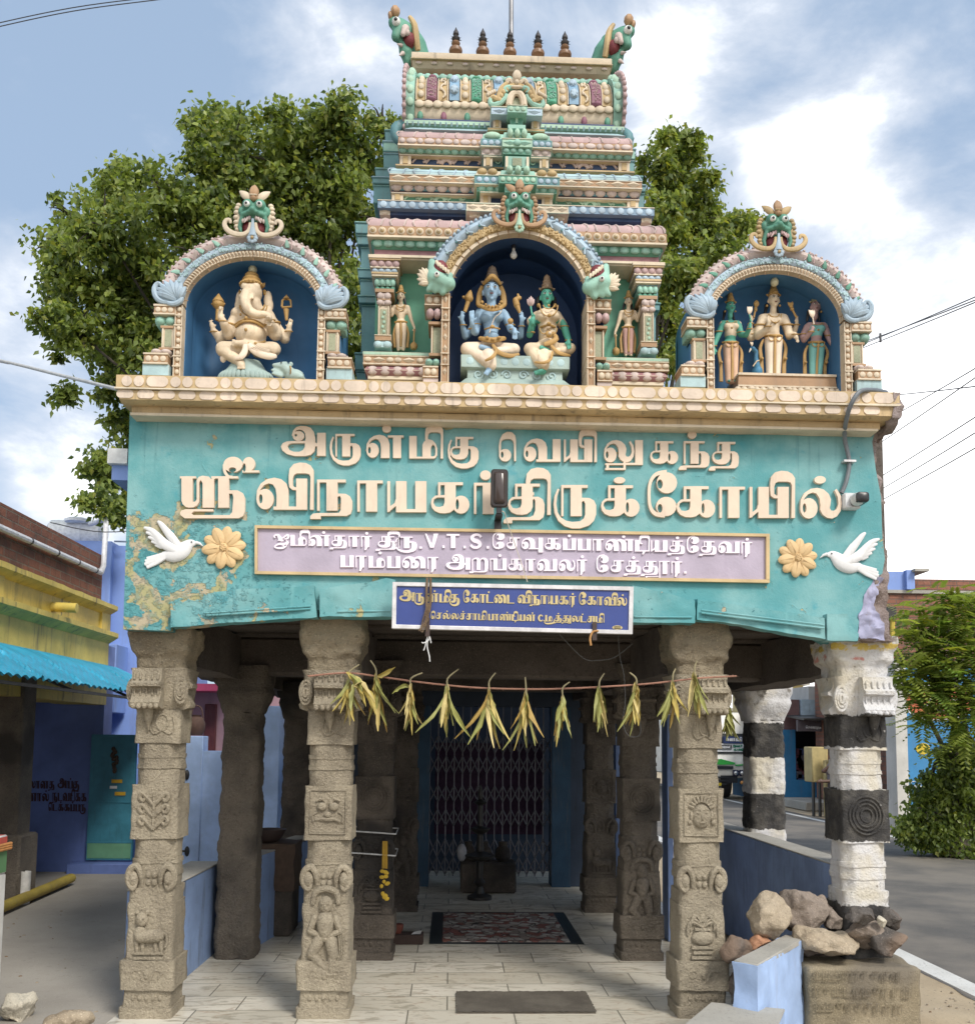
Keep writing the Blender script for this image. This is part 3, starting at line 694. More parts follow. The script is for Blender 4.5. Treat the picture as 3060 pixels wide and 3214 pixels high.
def niche(O, label, frame2=MINT, tear=GREEN, box=BROWN, inner=NBLUE, facecols={}):
    hw, zs, rise, dep = .388, .435, .300, .36
    O = Vector(O); t = thing('arched_niche', O, label, 'niche shrine')
    L = lambda x, y, z: O+Vector((x, y, z))
    # shell with an open vault
    outer = [(-hw-.13,-.03)]+[(x,z) for x,z in arch_pts(hw,zs,rise,.13)][::-1]+[(hw+.13,-.03)]
    inn = [(-hw,-.05)]+[(x,z) for x,z in arch_pts(hw,zs,rise,0)][::-1]+[(hw,-.05)]
    b = MB(inner); b.shape([outer], [inn], lambda u, v: L(u, 0, v), .045, dep+.02); b.shape([outer], [], lambda u, v: L(u, 0, v), dep, dep+.06)
    # rounded apse corner inside
    rs = []
    for k in range(7):
        a = pi/2*k/6; rr = .17; off = -rr*(1-cos(a)); yy = dep-.002-rr+rr*sin(a)
        rs.append([L(x, yy, z) for x, z in [(-hw+.001-off*1.0*1, 0)] + [(p[0]*(1+off/hw), p[1]+(off if p[1] > zs else off*max(0,(p[1]-zs+.2)/.2))) for p in arch_pts(hw,zs,rise,-.002)][::-1] + [(hw-.001+off, 0)]])
        rs[-1][0] = L(-hw+.001-off, yy, 0)
    b.rings(rs, cap=False); b.build('shell', t)
    # archivolt
    arch = MB(SAND); arch_band(arch, O, hw, zs, rise, .002, .036, .06, -.005, .002)
    arch.m(box); arch_band(arch, O, hw, zs, rise, .034, .042, .06, .0, .0)
    arch.m(SAND)
    for k in range(62):
        a = pi*(k+.5)/62; p = on_arch(O, hw, zs, rise, .012, a, -.008); q = on_arch(O, hw, zs, rise, .032, a+.012, -.010); arch.tube([p, (p+q)/2+Vector((0,-.003,0)), q], [.004,.0065,.005], 5)
    ar = arch.build('archivolt', t)
    gr = MB(box)
    for k in range(62):
        a = pi*k/62; gr.tube([on_arch(O, hw, zs, rise, .004, a, -.0065), on_arch(O, hw, zs, rise, .034, a+.012, -.0075)], .0022, 4)
    for k in range(17):
        a = pi*(k+.5)/17; gr.tube([on_arch(O, hw, zs, rise, .004, a, .0), on_arch(O, hw, zs, rise, -.018, a, .005)], .0025, 5)
    gr.build('groove', ar)
    mb = MB(SKYB); arch_band(mb, O, hw, zs, rise, .042, .086, .07, -.002, .012); m2 = mb.build('textured_band', t)
    rb = MB(AQUA); rnd = random.Random(5)
    for k in range(300): rb.ell(on_arch(O, hw, zs, rise, rnd.uniform(.046,.082), rnd.uniform(.04, pi-.04), -.012), (rnd.uniform(.004,.009), .006, rnd.uniform(.004,.009)), 6, 4)
    rb.build('rosette', m2)
    ob = MB(ROSE2); arch_band(ob, O, hw, zs, rise, .086, .160, .10, .02, .030, t0=.16, t1=pi-.16); o2 = ob.build('outer_band', t)
    tb = MB(tear)
    for k in range(13):
        a = .30+(pi-.60)*k/12
        if 5 <= k <= 7: continue
        p = on_arch(O, hw, zs, rise, .096, a, -.004); q = on_arch(O, hw, zs, rise, .140, a+.05, -.008); tb.m(tear).tube([p, p.lerp(q,.35), p.lerp(q,.7), q], [.011,.015,.011,.003], 8, flat=(Vector((0,1,0)), .6))
        tb.m(ROSE); h = [on_arch(O, hw, zs, rise, .094+.055*sin(u*pi), a-.055+.13*u, -.006) for u in (0,.15,.35,.5,.65,.85,1)]; tb.tube(h, .004, 5)
        tb.ell(on_arch(O, hw, zs, rise, .128, a-.09, -.006), (.008,.008,.008), 8, 5)
    for k in range(40):
        a = .18+(pi-.36)*k/39; tb.m(ROSE2).ell(on_arch(O, hw, zs, rise, .160, a, .02), (.010,.016,.010), 6, 5)
    tb.build('teardrop', o2)
    # posts
    for q in (-1,1):
        X = lambda a: q*(hw+a)
        def bx(b, a0, a1, z0, z1, y0, y1=.12): b.box(min(X(a0),X(a1))+O.x, max(X(a0),X(a1))+O.x, O.y+y0, O.y+y1, O.z+z0, O.z+z1)
        p = MB(SAND); bx(p, .047,.125,.155,.30,.0); p.m(OLIVE); bx(p,.066,.106,.178,.282,-.003); p.m(CREAMY)
        for a in (.052,.113): bx(p,a,a+.007,.17,.288,-.008)
        p.m(box); bx(p,.045,.135,.155,.170,-.012); bx(p,.045,.130,.288,.302,-.010)
        bx(p,.046,.165,.362,.418,-.03)
        p.m(SAND); bx(p,.044,.168,.408,.420,-.036); bx(p,.044,.168,.358,.368,-.036); bead_row(p, min(X(.052),X(.160))+O.x, max(X(.052),X(.160))+O.x, O.z+.388, .0175, O.y-.031)
        p.m(box); bx(p,.070,.205,.058,.116,-.05); p.m(SAND); bx(p,.067,.209,.110,.120,-.056); bx(p,.067,.209,.054,.064,-.056); bead_row(p, min(X(.075),X(.200))+O.x, max(X(.075),X(.200))+O.x, O.z+.087, .019, O.y-.051)
        p.m(AQUA); bx(p,.062,.212,-.01,.055,-.045)
        p.m(ROSE2)
        for a in (.09,.145): p.ell((X(a)+O.x, O.y+.0, O.z+.137), (.034,.05,.022), 10, 6)
        bx(p,.06,.18,.118,.150,.0)
        post = p.build('post', t, bevel=.0015)
        l = MB(frame2)
        for a in (.076,.136): l.ell((X(a)+O.x, O.y+.012, O.z+.334), (.033,.036,.030), 12, 8)
        bx(l,.048,.160,.305,.358,.005); l.build('lotus_bracket', post, bevel=.004)
        s = MB(box); bx(s,.004,.046,-.03,.42,-.018); s.m(SAND); bx(s,.003,.009,-.03,.42,-.024); bx(s,.040,.046,-.01,.42,-.024)
        for k in range(11): s.ell((X(.023)+O.x, O.y-.020, O.z+.022+k*.0375), (.013,.008,.0155), 10, 6)
        for z in (.055,.115,.165,.30,.36): bx(s,.002,.05,z-.004,z+.004,-.028)
        s.build('beaded_strip', post)
        f = MB(SKYB)   # blue fan scroll on the cap
        for k in range(8):
            a = R(178-k*21); c = L(q*(hw+.075), -.02, .47); tip = c+Vector((q*-.105*cos(a)*-1*-1, 0, .085*sin(a)))
            tip = c+Vector((-q*.100*cos(a) if True else 0, 0, .085*sin(a)+.02)); leaf(f, L(q*(hw+.03), -.02, .445), tip, .026, .03)
        f.tube([L(q*(hw+.015+x), -.035, z) for x, z in [(.07,.425),(.03,.422),(.0,.44),(-.004,.468),(.018,.482),(.036,.468),(.03,.452)]], [.014,.016,.016,.014,.012,.010,.006], 8, smooth=3)
        f.tube([L(q*(hw+.02+x), -.03, z) for x, z in [(.06,.430),(.11,.440),(.140,.475),(.146,.515),(.128,.545),(.105,.535)]], [.016,.018,.018,.017,.014,.008], 8, smooth=3)
        f.build('fan_scroll', t)
    lion_face(t, L(0, -.02, .985), .145, **facecols)
    return t
NICHE_L = at(783, 1188, .10); NICHE_R = at(2444, 1224, .10)
niche(NICHE_L, 'arched niche with a blue vault sheltering the elephant headed figure', tear=MINT, facecols=dict(tongue=SKYB))
niche(NICHE_R, 'arched niche with a blue vault holding three standing figures', tear=GREEN, facecols=dict(mane=GOLD, tongue=SKYB, teethm=ROSE))

# ================================================================ stepped tower
Yc = 1.25
TX = lambda Y: at(1620, 900, Y).x
XC = TX(.3)
def T1(y, Y): return at(1620, .5864*(y+18), Y).z
def T2(y, Y): return at(1620, 600+.5864*(y+18), Y).z
def HW(x, Y): return (968-x)*.5864*mpp(Y)
tower = thing('temple_tower', (XC, Yc, T2(1040, .22)), 'stepped pastel temple tower crowned by a barrel vault behind the big central arch', 'temple tower')
def course(b, mat, y0, y1, x, Y, T=T1, prof=None, pad=0):
    """one moulding: prof = list of (fraction of height from the top, outset)"""
    z1, z0 = T(y0, Y), T(y1, Y); hw, hd = HW(x, Y), Yc-Y
    b.m(mat); prof = prof or [(1, 0), (0, 0)]
    b.loft([(z1-(z1-z0)*f, hw+o, hd+o) for f, o in sorted(prof, reverse=True)], XC, Yc); return z0, z1, hw
KAP = [(0,-.05),(.12,-.022),(.35,-.004),(.65,.004),(1,.002)]
FLARE = [(0,-.05),(.3,-.035),(.7,-.015),(1,0)]
def cut_middle(b, h, orn=False):
    """drop what a moulding would put inside the arch opening"""
    if orn:
        n = len(b.f); keep = [i for i in range(n) if abs(sum(b.v[j][0] for j in b.f[i])/len(b.f[i])-XC) > h+.06]
        b.f = [b.f[i] for i in keep]; b.mi = [b.mi[i] for i in keep]; return
    vs, fs, mi = b.v, b.f, b.mi; b.v, b.f, b.mi = [], [], []
    # every course is a stack of rectangles: rebuild it as a left and a right half
    for q in (-1,1):
        o = len(b.v); b.v += [((max(p[0], XC+h) if q > 0 else min(p[0], XC-h)), p[1], p[2]) for p in vs]
        b.f += [tuple(i+o for i in f) for f in fs]; b.mi += list(mi)
t1 = MB(SAND); C = lambda *a, **k: course(t1, *a, **k)
# --- first tier (crop 2 readings)
C(AQUA, 1005, 1045, 150, .24, T2); C(CREAMY, 985, 1005, 150, .20, T2); C(MAROON, 930, 985, 140, .19, T2, prof=[(0,-.01),(.5,.012),(1,-.01)])
C(BROWN, 880, 930, 122, .185, T2); C(CREAMY, 876, 882, 120, .180, T2); C(CREAMY, 918, 926, 120, .182, T2); C(PGREEN, 858, 876, 120, .20, T2)
zA = T2(868, .20)
cut_middle(t1, .455)
base = t1.build('base_moulding', tower, bevel=.002)
d = MB(ROSE2); z0, z1 = T2(982, .19), T2(934, .19); hw = HW(140, .19)
lotus_row(d, XC-hw, XC+hw, z0, z1, .190, .075, .022)
d.m(SAND); z = T2(901, .185); hw = HW(126, .185); x = -hw
rr = (T2(884,.185)-T2(914,.185))/2
k = 0
while x < hw-.03:
    if k % 3 == 1: diamond(d, XC+x+.042, z, .040, rr, .184, .014); x += .084
    else: d.ell((XC+x+.024, .184, z), (.022,.010,rr*.95), 10, 6); x += .047
    k += 1
d.m(CREAMY)
for x in (-.86,-.70,.70,.86): d.box(XC+x-.015, XC+x+.015, .225, .26, T2(1040,.24), T2(1008,.24))
cut_middle(d, .455, True); d.build('ornament_row', base)
# walls beside the niche
w = MB(GWALL); zt = T2(345, .30)
hc = .47
for q in (-1,1): w.box(*sorted((XC+q*hc, XC+q*HW(195,.40))), .40, 2*Yc-.40, T2(875,.4), zt)
w.box(XC-hc-.01, XC+hc+.01, .70, 2*Yc-.42, T2(1040,.4), zt-.002); wl_ = w.build('green_wall', tower)
u = MB(MAROON); course(u, MAROON, 305, 342, 172, .215, T2); course(u, CREAMY, 340, 352, 168, .208, T2); course(u, CREAMY, 352, 366, 178, .225, T2)
course(u, DBLUE, 240, 264, 160, .195, T2); course(u, GREEN, 262, 305, 158, .19, T2, prof=[(0,.0),(.5,.008),(1,-.02)])
cut_middle(u, .41); ub = u.build('upper_moulding', tower)
d = MB(MINT); lotus_row(d, XC-HW(158,.19), XC+HW(158,.19), T2(300,.19), T2(264,.19), .186, .066, .018); cut_middle(d, .36, True); d.build('lotus_row', ub)
k1 = MB(ROSE); course(k1, ROSE, 133, 190, 138, .170, T2, prof=KAP); course(k1, BROWN, 188, 240, 130, .155, T2); course(k1, CREAMY, 236, 246, 127, .151, T2); course(k1, DTEAL, 246, 252, 135, .17, T2)
cut_middle(k1, .255); kb = k1.build('rose_cornice', tower)
d = MB(SAND); hw = HW(132,.155); zz = T2(214,.155); r = (T2(190,.155)-T2(236,.155))*.44
n = round(2*hw/(2.35*r))
for i in range(n):
    c = (XC-hw+(i+.5)*2*hw/n, .154, zz); d.ell(c, (r,.010,r), 14, 6); d.m(GOLD).ell((c[0],.146,zz), (r*.62,.008,r*.62), 12, 6); d.m(SAND).ell((c[0],.140,zz), (r*.3,.008,r*.3), 8, 5)
d.m(ROSE2)
def ribs(d, y0, y1, x, Y, T, n, r=.006, outs=KAP):
    z1, z0 = T(y0, Y), T(y1, Y); hw = HW(x, Y)
    for i in range(n+1):
        xx = -hw+2*hw*i/n; pts = [(XC+xx*(1+o/hw)+(.012*sin(f*3) if i % 2 else -.012*sin(f*3)), Y-o-.002, z1-(z1-z0)*f) for f, o in outs]; d.tube(pts, r, 5)
ribs(d, 133, 188, 140, .170, T2, 26)
cut_middle(d, .20, True); d.build('roundel_row', kb)
# pilasters of the first tier
for q in (-1,1):
    p = MB(SAND)
    def pb(m, x0, x1, y0, y1, yo, T=T2): p.m(m).box(*sorted((XC+q*HW(x0,.26), XC+q*HW(x1,.26))), .26-yo, .45, T(y1,.26), T(y0,.26))
    pb(SAND,148,330,370,388,.07); pb(GOLD,152,326,388,396,.065); pb(CREAMY,158,318,424,432,.05); pb(GOLD,166,312,455,466,.055); pb(CREAMY,168,310,466,476,.05)
    pb(DTEAL,180,300,476,484,.03); pb(BROWN,186,290,538,556,.04); pb(BROWN,200,272,588,596,.035)
    pb(SAND,204,266,620,790,.02); pb(OLIVE,216,254,640,780,.024); pb(CREAMY,206,211,625,790,.03); pb(CREAMY,259,264,625,790,.03); pb(BROWN,190,280,786,812,.04); pb(CREAMY,188,282,783,788,.045)
    pl = p.build('pilaster', tower, bevel=.0015)
    l = MB(ROSE2)
    def lr(m, x0, x1, y0, y1, n, yo, d_=.02):
        a, c = sorted((XC+q*HW(x0,.26), XC+q*HW(x1,.26))); l.m(m); lotus_row(l, a, c, T2(y1,.26), T2(y0,.26), .26-yo, (c-a)/n, d_); l.box(a+.008, c-.008, .262-yo, .44, T2(y1,.26)+.006, T2(y0,.26)-.004)
    lr(ROSE,158,320,388,428,4,.05); lr(SKYB,166,308,432,456,4,.04); lr(MINT,180,298,482,522,4,.03); lr(GREEN,184,296,520,540,4,.02); lr(ROSE2,196,276,556,592,2,.035); lr(ROSE2,194,278,592,622,2,.03); lr(AQUA,184,286,818,856,2,.05)
    for k in range(5): l.m(PGREEN).ell((XC+q*HW(235,.26)+.004*(-1)**k, .234, T2(660+25*k,.26)), (.009,.004,.011), 6, 4)
    l.build('lotus_capital', pl)
# side bays of the lower tier seen in profile
TB = paint('teal_bay_stucco', (.13,.28,.29), wear=.5)
for q in (-1,1):
    sb = MB(TB)
    for (x, y0, y1, wy) in ((100, 190, 250, .55),(110, 250, 300, .50),(130,300,420,.42),(118,420,470,.46),(130,470,560,.40),(122,560,600,.44),(140,600,870,.36),(112,870,960,.46),(122,960,1040,.42)):
        sb.m(TB).box(*sorted((XC+q*HW(x, .9), XC+q*HW(260,.9))), Yc-wy*.45-.1, Yc+wy, T2(y1,.95), T2(y0,.95)); sb.m(MINT).box(*sorted((XC+q*HW(x-5, .9), XC+q*HW(260,.9))), Yc-wy*.45-.11, Yc+wy+.01, T2(y0+9,.95), T2(y0-1,.95))
    for (x, y0, y1, wy) in ((252,745,800,.24),(256,800,880,.20),(262,680,745,.22),(200,950,985,.3),(205,985,1080,.25),(215,900,950,.28)):
        sb.box(*sorted((XC+q*HW(x, 1.1), XC+q*HW(400,1.1))), Yc-wy*.5, Yc+wy, T1(y1,1.1), T1(y0,1.1)); sb.m(MINT if x % 4 else SKYB).box(*sorted((XC+q*HW(x-5, 1.1), XC+q*HW(400,1.1))), Yc-wy*.5-.01, Yc+wy+.01, T1(y0+9,1.1), T1(y0-1,1.1)); sb.m(TB)
    sb.build('side_bay', tower, bevel=.005)
# --- second and third tiers (crop 1 readings)
t2 = MB(DBLUE)
course(t2, DBLUE, 1112, 1152, 225, .34); course(t2, paint('dim_blue_band', (.15,.23,.31), wear=.4), 1074, 1116, 190, .30); course(t2, CREAMY, 1070, 1076, 188, .295)
course(t2, GREEN, 1036, 1074, 285, .44); course(t2, CREAMY, 1028, 1036, 268, .40); course(t2, MAROON, 1018, 1030, 272, .41)
course(t2, DTEAL, 972, 1020, 275, .40); course(t2, BROWN, 932, 974, 256, .36); course(t2, CREAMY, 930, 936, 254, .355); course(t2, CREAMY, 966, 974, 254, .355)
course(t2, AQUA, 888, 934, 262, .375, prof=KAP); course(t2, GOLD, 878, 888, 292, .44)
s2 = t2.build('second_storey', tower, bevel=.0015)
d = MB(SKYB); zb = T1(1095,.30); bead_row(d, XC-HW(196,.30), XC+HW(196,.30), zb, .0235, .299, .010, 1.25)
d.m(ROSE2); lotus_row(d, XC-HW(268,.40), XC+HW(268,.40), T1(1018,.39), T1(978,.39), .395, .072, .026)
d.m(SAND); diamond_row(d, XC-HW(262,.36), XC+HW(262,.36), T1(952,.36), .022, .359, .10, .016)
d.m(SKYB); ribs(d, 888, 932, 262, .375, T1, 20, .005)
d.build('ornament_row', s2)
def pil(b, x0, x1, y0, y1, Y, m1=SAND, m2=GOLD):
    for q in (-1,1):
        b.m(m1).box(*sorted((XC+q*HW(x0,Y), XC+q*HW(x1,Y))), Y, Y+.12, T1(y1,Y), T1(y0,Y)); dx = (x1-x0)*.28
        b.m(m2).box(*sorted((XC+q*HW(x0+dx,Y), XC+q*HW(x1-dx,Y))), Y-.006, Y+.1, T1(y1,Y)+.004, T1(y0,Y)-.004)
d = MB(SAND); pil(d, 275, 338, 1036, 1074, .41); pil(d, 765, 825, 1016, 1076, .34); pil(d, 205, 262, 1120, 1152, .33, CREAMY, SAND); pil(d, 700, 760, 1118, 1152, .25, CREAMY, SAND)
d.build('pilaster', s2)
def vine(b, x0, x1, y0, y1, Y, m):
    b.m(m)
    for q in (-1,1):
        for k in range(5):
            f = (k+.5)/5; xa = x0+(x1-x0)*f
            pts = [(XC+q*HW(xa-(x1-x0)*.10, Y), T1(y1-4, Y)), (XC+q*HW(xa-(x1-x0)*.02, Y), T1(y0+6, Y)), (XC+q*HW(xa+(x1-x0)*.10, Y), T1((y0+y1)/2, Y)), (XC+q*HW(xa+(x1-x0)*.06, Y), T1(y1-8, Y))]
            scroll(b, pts, .0075, Y-.004, 5)
        c = (x0+x1)/2
        for k in range(5):
            a = R(20+35*k); b.ell((XC+q*HW(c, Y)+.028*cos(a), Y-.006, T1(y1-3, Y)+.030*sin(a)), (.013,.008,.017), 8, 5)
        b.tube([(XC+q*HW(x0+6, Y), Y-.004, T1(y0+3, Y)), (XC+q*HW(x1-6, Y), Y-.004, T1(y0+3, Y))], .004, 4)
d = MB(PGREEN); vine(d, 345, 750, 1040, 1074, .44, PGREEN); d.build('vine_panel', s2)
t3 = MB(MAROON)
course(t3, DBLUE, 834, 880, 330, .52); course(t3, CREAMY, 822, 832, 316, .48); course(t3, MAROON, 814, 836, 322, .49)
course(t3, GREEN, 776, 818, 318, .47); course(t3, BROWN, 734, 772, 305, .43); course(t3, CREAMY, 768, 778, 302, .425); course(t3, DTEAL, 775, 780, 312, .45)
course(t3, ROSE, 688, 736, 310, .44, prof=KAP)
course(t3, AQUA, 655, 690, 340, .50, prof=FLARE); course(t3, PGREEN, 640, 660, 345, .56); course(t3, DBLUE, 632, 642, 400, .62)
s3 = t3.build('third_storey', tower, bevel=.0015)
d = MB(MINT); lotus_row(d, XC-HW(310,.47), XC+HW(310,.47), T1(815,.46), T1(779,.46), .465, .055, .024)
d.m(ROSE2); zz = T1(753,.43); hw = HW(310,.43); x = -hw; k = 0
while x < hw-.03:
    if k % 2: d.ell((XC+x+.036,.428,zz), (.034,.009,.019), 12, 6); x += .072
    else: d.ell((XC+x+.020,.428,zz), (.019,.009,.019), 10, 6); x += .042
    k += 1
d.m(ROSE2); ribs(d, 690, 734, 310, .44, T1, 16, .005)
d.m(AQUA)
for i in range(40): d.tube([(XC-HW(360,.53)+i*2*HW(360,.53)/39, .515+.02*(1-sin(j)), T1(668-6*j,.53)) for j in range(3)], .006, 4)
d.build('ornament_row', s3)
d = MB(SAND); pil(d, 320, 382, 834, 880, .485); pil(d, 785, 835, 826, 876, .40, SAND, GOLD); d.build('pilaster', s3)
d = MB(ROSE2); vine(d, 390, 775, 838, 878, .52, ROSE2); d.build('vine_panel', s3)
# --- central projecting stack
c = MB(MINT)
def cb(m, x0, y0, y1, Y, fl=0):
    hw = HW(x0, Y); z1, z0 = T1(y0,Y), T1(y1,Y); c.m(m)
    if fl: c.loft([(z0, hw, .22), (z0*.4+z1*.6, hw-.006, .215), (z1, hw-fl, .17)], XC, Y+.22)
    else: c.box(XC-hw, XC+hw, Y, Y+.45, z0, z1)
cb(SAND, 680, 1074, 1116, .215); cb(CREAMY, 678, 1072, 1078, .21); cb(CREAMY, 678, 1110, 1118, .21); cb(DBLUE, 770, 1014, 1076, .36); cb(CREAMY, 760, 1010, 1018, .30)
cb(GREEN, 742, 972, 1012, .30); cb(DTEAL, 728, 924, 972, .275); cb(CREAMY, 726, 921, 926, .27); cb(CREAMY, 726, 968, 974, .27); cb(SAND, 735, 882, 924, .29, .03)
cb(GREEN, 895, 965, 1012, .22); cb(GREEN, 860, 920, 965, .20); cb(CREAMY, 858, 917, 922, .195); cb(MINT, 868, 876, 920, .215, .03)
cb(DTEAL, 780, 824, 880, .44); cb(MINT, 900, 818, 880, .30); cb(OLIVE, 940, 826, 870, .294); cb(CREAMY, 782, 818, 826, .39)
cb(ROSE2, 772, 772, 816, .39); cb(DTEAL, 766, 728, 768, .37); cb(CREAMY, 764, 764, 772, .365); cb(MINT, 775, 682, 730, .385, .035)
cb(GREEN, 888, 768, 808, .31); cb(PGREEN, 882, 724, 768, .29); cb(CREAMY, 880, 720, 726, .285); cb(MINT, 888, 668, 722, .31, .03)
cb(GOLD, 805, 668, 682, .42); cb(DBLUE, 850, 600, 670, .62); cb(MINT, 918, 648, 670, .36); cb(GREEN, 932, 590, 650, .38); cb(PGREEN, 960, 596, 640, .374)
cb(SKYB, 822, 556, 598, .36); cb(CREAMY, 820, 552, 558, .355); cb(MINT, 912, 545, 584, .32); cb(CREAMY, 910, 541, 547, .315)
cs = c.build('central_stack', tower, bevel=.002)
d = MB(SKYB)
for q in (-1,1):
    def sp(m, x0, x1, y, r, Y, kind='bead', gap=1.05):
        d.m(m); a, e = sorted((XC+q*HW(x0,Y), XC+q*HW(x1,Y)))
        if kind == 'bead': bead_row(d, a, e, T1(y,Y), r, Y-.001, .01, gap)
        elif kind == 'dia': diamond_row(d, a, e, T1(y,Y), r, Y-.001, 3.6*r)
        else: lotus_row(d, a, e, T1(y,Y)-r, T1(y,Y)+r, Y, kind, .022)
    sp(SAND, 685, 880, 1095, .018, .215, 'dia'); sp(SKYB, 735, 855, 948, .018, .275); sp(MINT, 748, 890, 993, .021, .30, .055)
    sp(GOLD, 742, 858, 902, .02, .285, .07); sp(SKYB, 772, 878, 749, .018, .37); sp(ROSE2, 778, 884, 794, .024, .39, .06); sp(PGREEN, 785, 880, 708, .022, .375, .075)
    sp(SKYB, 828, 908, 577, .018, .36, 'dia')
    d.m(SAND).box(*sorted((XC+q*HW(838,.42), XC+q*HW(882,.42))), .42, .8, T1(668,.42), T1(598,.42)); d.m(GOLD).box(*sorted((XC+q*HW(850,.42), XC+q*HW(870,.42))), .414, .8, T1(664,.42), T1(602,.42))
    scroll(d.m(PGREEN), [(XC+q*HW(870,.44)+a, b_) for a, b_ in [(p[0], p[1]) for p in spiral(0, T1(852,.44), .026)]], .005, .432, 5)
d.m(PGREEN); bead_row(d, XC-HW(866,.20), XC+HW(866,.20), T1(943,.20), .017, .199, .01, 1.1)
d.m(MINT); lotus_row(d, XC-HW(893,.22), XC+HW(893,.22), T1(1008,.22), T1(968,.22), .22, .06, .025); lotus_row(d, XC-HW(888,.31), XC+HW(888,.31), T1(804,.31), T1(772,.31), .31, .05, .022)
diamond_row(d, XC-HW(886,.29), XC+HW(886,.29), T1(746,.29), .018, .289, .075); d.ell((XC,.285,T1(746,.29)), (.024,.012,.021), 10, 6)
for k in range(3): d.m(PGREEN).ell((XC+(k-1)*.052,.20,T1(898,.21)), (.022,.03,.026), 8, 6); d.ell((XC+(k-1)*.044,.30,T1(695,.30)), (.02,.025,.03), 8, 6)
bead_row(d, XC-HW(916,.32), XC+HW(916,.32), T1(564,.32), .017, .319, .01)
d.m(CREAMY)
for q in (-1,1): d.box(*sorted((XC+q*HW(902,.29), XC+q*HW(916,.29))), .286, .4, T1(878,.29), T1(822,.29))
d.build('ornament_row', cs)
# --- barrel vault
Yb0, bh = .66, None
zt, zb = T1(345,.80), T1(640,.66); hwb = HW(408,.70)
def bar(f, o=0):   # f: 0 bottom .. 1 top of the vault's side
    a = -.50+f*1.62; rr = (zt-zb)
    y = Yc-.02-(cos(a)*.58-0.0)-o*cos(a); z = zb+rr*f+o*sin(a)
    return y, z
b = MB(BROWN); pf = [bar(k/14) for k in range(15)]; back = [(2*Yc-y, z) for y, z in pf[::-1]]
b.prof(pf+back, XC-hwb, XC+hwb); vault = b.build('barrel_vault', tower, ang=50)
def strip(m, x0, x1, f0, f1, o=.012, n=8):
    q = MB(m); P = [bar(f0+(f1-f0)*k/n, o) for k in range(n+1)]; I = [bar(f0+(f1-f0)*k/n, -.02) for k in range(n+1)]; q.prof(P+I[::-1], x0, x1); return q
hwv = HW(412,.70)
q = strip(GREEN, XC-hwv, XC+hwv, .80, .905, .020); q.m(DTEAL); P = [bar(.90+.10*k/4, .03) for k in range(5)]; q.prof(P+[bar(1,-.03), bar(.9,-.03)], XC-hwv, XC+hwv)
q.m(CREAMY); P = [bar(.895,.030), bar(.91,.034), bar(.91,-.02), bar(.895,-.02)]; q.prof(P, XC-hwv, XC+hwv)
q.m(SAND); P = [bar(-.01,.035), bar(.07,.045), bar(.20,.03), bar(.245,.012), bar(.245,-.02), bar(-.01,-.02)]; q.prof(P, XC-hwv, XC+hwv)
vb = q.build('vault_band', vault, ang=50)
d = MB(SKYB); y, z = bar(.95, .03); n = 44
for i in range(n): d.ell((XC-hwv+(i+.5)*2*hwv/n, y-.004, z), (.015,.010,.013), 10, 6)
d.m(MINT); y, z = bar(.835,.022)
for i in range(26): d.ell((XC-hwv+(i+.5)*2*hwv/26, y-.004, z), (.026,.012,.024), 10, 6)
y, z = bar(.23,.02)
for i in range(22): d.m(SAND).ell((XC-hwv+(i+.5)*2*hwv/22, y-.01, z-.02), (.032,.013,.026), 10, 6)
for i, m in enumerate([GREEN, PURPLE, GREEN, None, None, PURPLE, GREEN, PURPLE, GREEN]):
    if m is None: continue
    xx = XC-HW(450 if 0 else 0,.7) if False else XC+(-.62+i*.155); y, z = bar(.075,.045); d.m(m).ell((xx, y, z), (.020,.016,.034), 10, 7)
d.build('vault_ornament', vault)
cols_ = [(445,'b'),(505,'p'),(568,'s'),(632,'l'),(693,'b'),(756,'g'),(818,'s'),(882,'l')]
for q in (-1,1):
    for x, kind in cols_:
        xx = XC+q*HW(x,.70); wd = .032
        m = {'b':GOLD,'p':PURPLE,'s':GOLD,'l':BTEX,'g':GTEX}[kind]
        s = strip(m, xx-wd, xx+wd, .26, .78, .020 if kind in 'plg' else .008)
        s.m(SAND)
        if kind in 'bs':
            for e in (-1,1): P = [bar(.26+.52*k/6, .014) for k in range(7)]; s.tube([(xx+e*wd, y, z) for y, z in P], .004, 5)
        if kind == 'b':
            for k in range(4): y, z = bar(.34+.125*k, .012); s.ell((xx, y, z), (.021,.012,.024), 12, 7)
        elif kind == 's':
            pts = [(xx+.016*sin(k*1.15), *bar(.29+.46*k/11, .016)) for k in range(12)]; s.tube(pts, .006, 6)
            for k in range(5): y, z = bar(.33+.10*k,.014); s.ell((xx+(-1)**k*.013, y, z), (.010,.009,.012), 8, 5)
        elif kind in 'pg':
            rnd = random.Random(int(x)+q); mm = ROSE if kind == 'p' else MINT; s.m(mm)
            for k in range(70): y, z = bar(rnd.uniform(.28,.76), .022); s.ell((xx+rnd.uniform(-.026,.026), y, z), (.0045,.006,.0055), 5, 4)
            s.m(m)
            for f in (.26,.78): y, z = bar(f,.016); s.ell((xx,y,z), (wd,.03,.022), 10, 6)
        else:
            s.m(SKYB)
            for k in range(2):
                y, z = bar(.40+.22*k,.026); s.ell((xx,y,z), (.030,.014,.034), 12, 7)
                for j in range(7): a = 2*pi*j/7; y2, z2 = bar(.40+.22*k+.045*sin(a),.036); s.ell((xx+.018*cos(a), y2, z2), (.008,.008,.010), 6, 5)
        s.build('vault_column', vault)
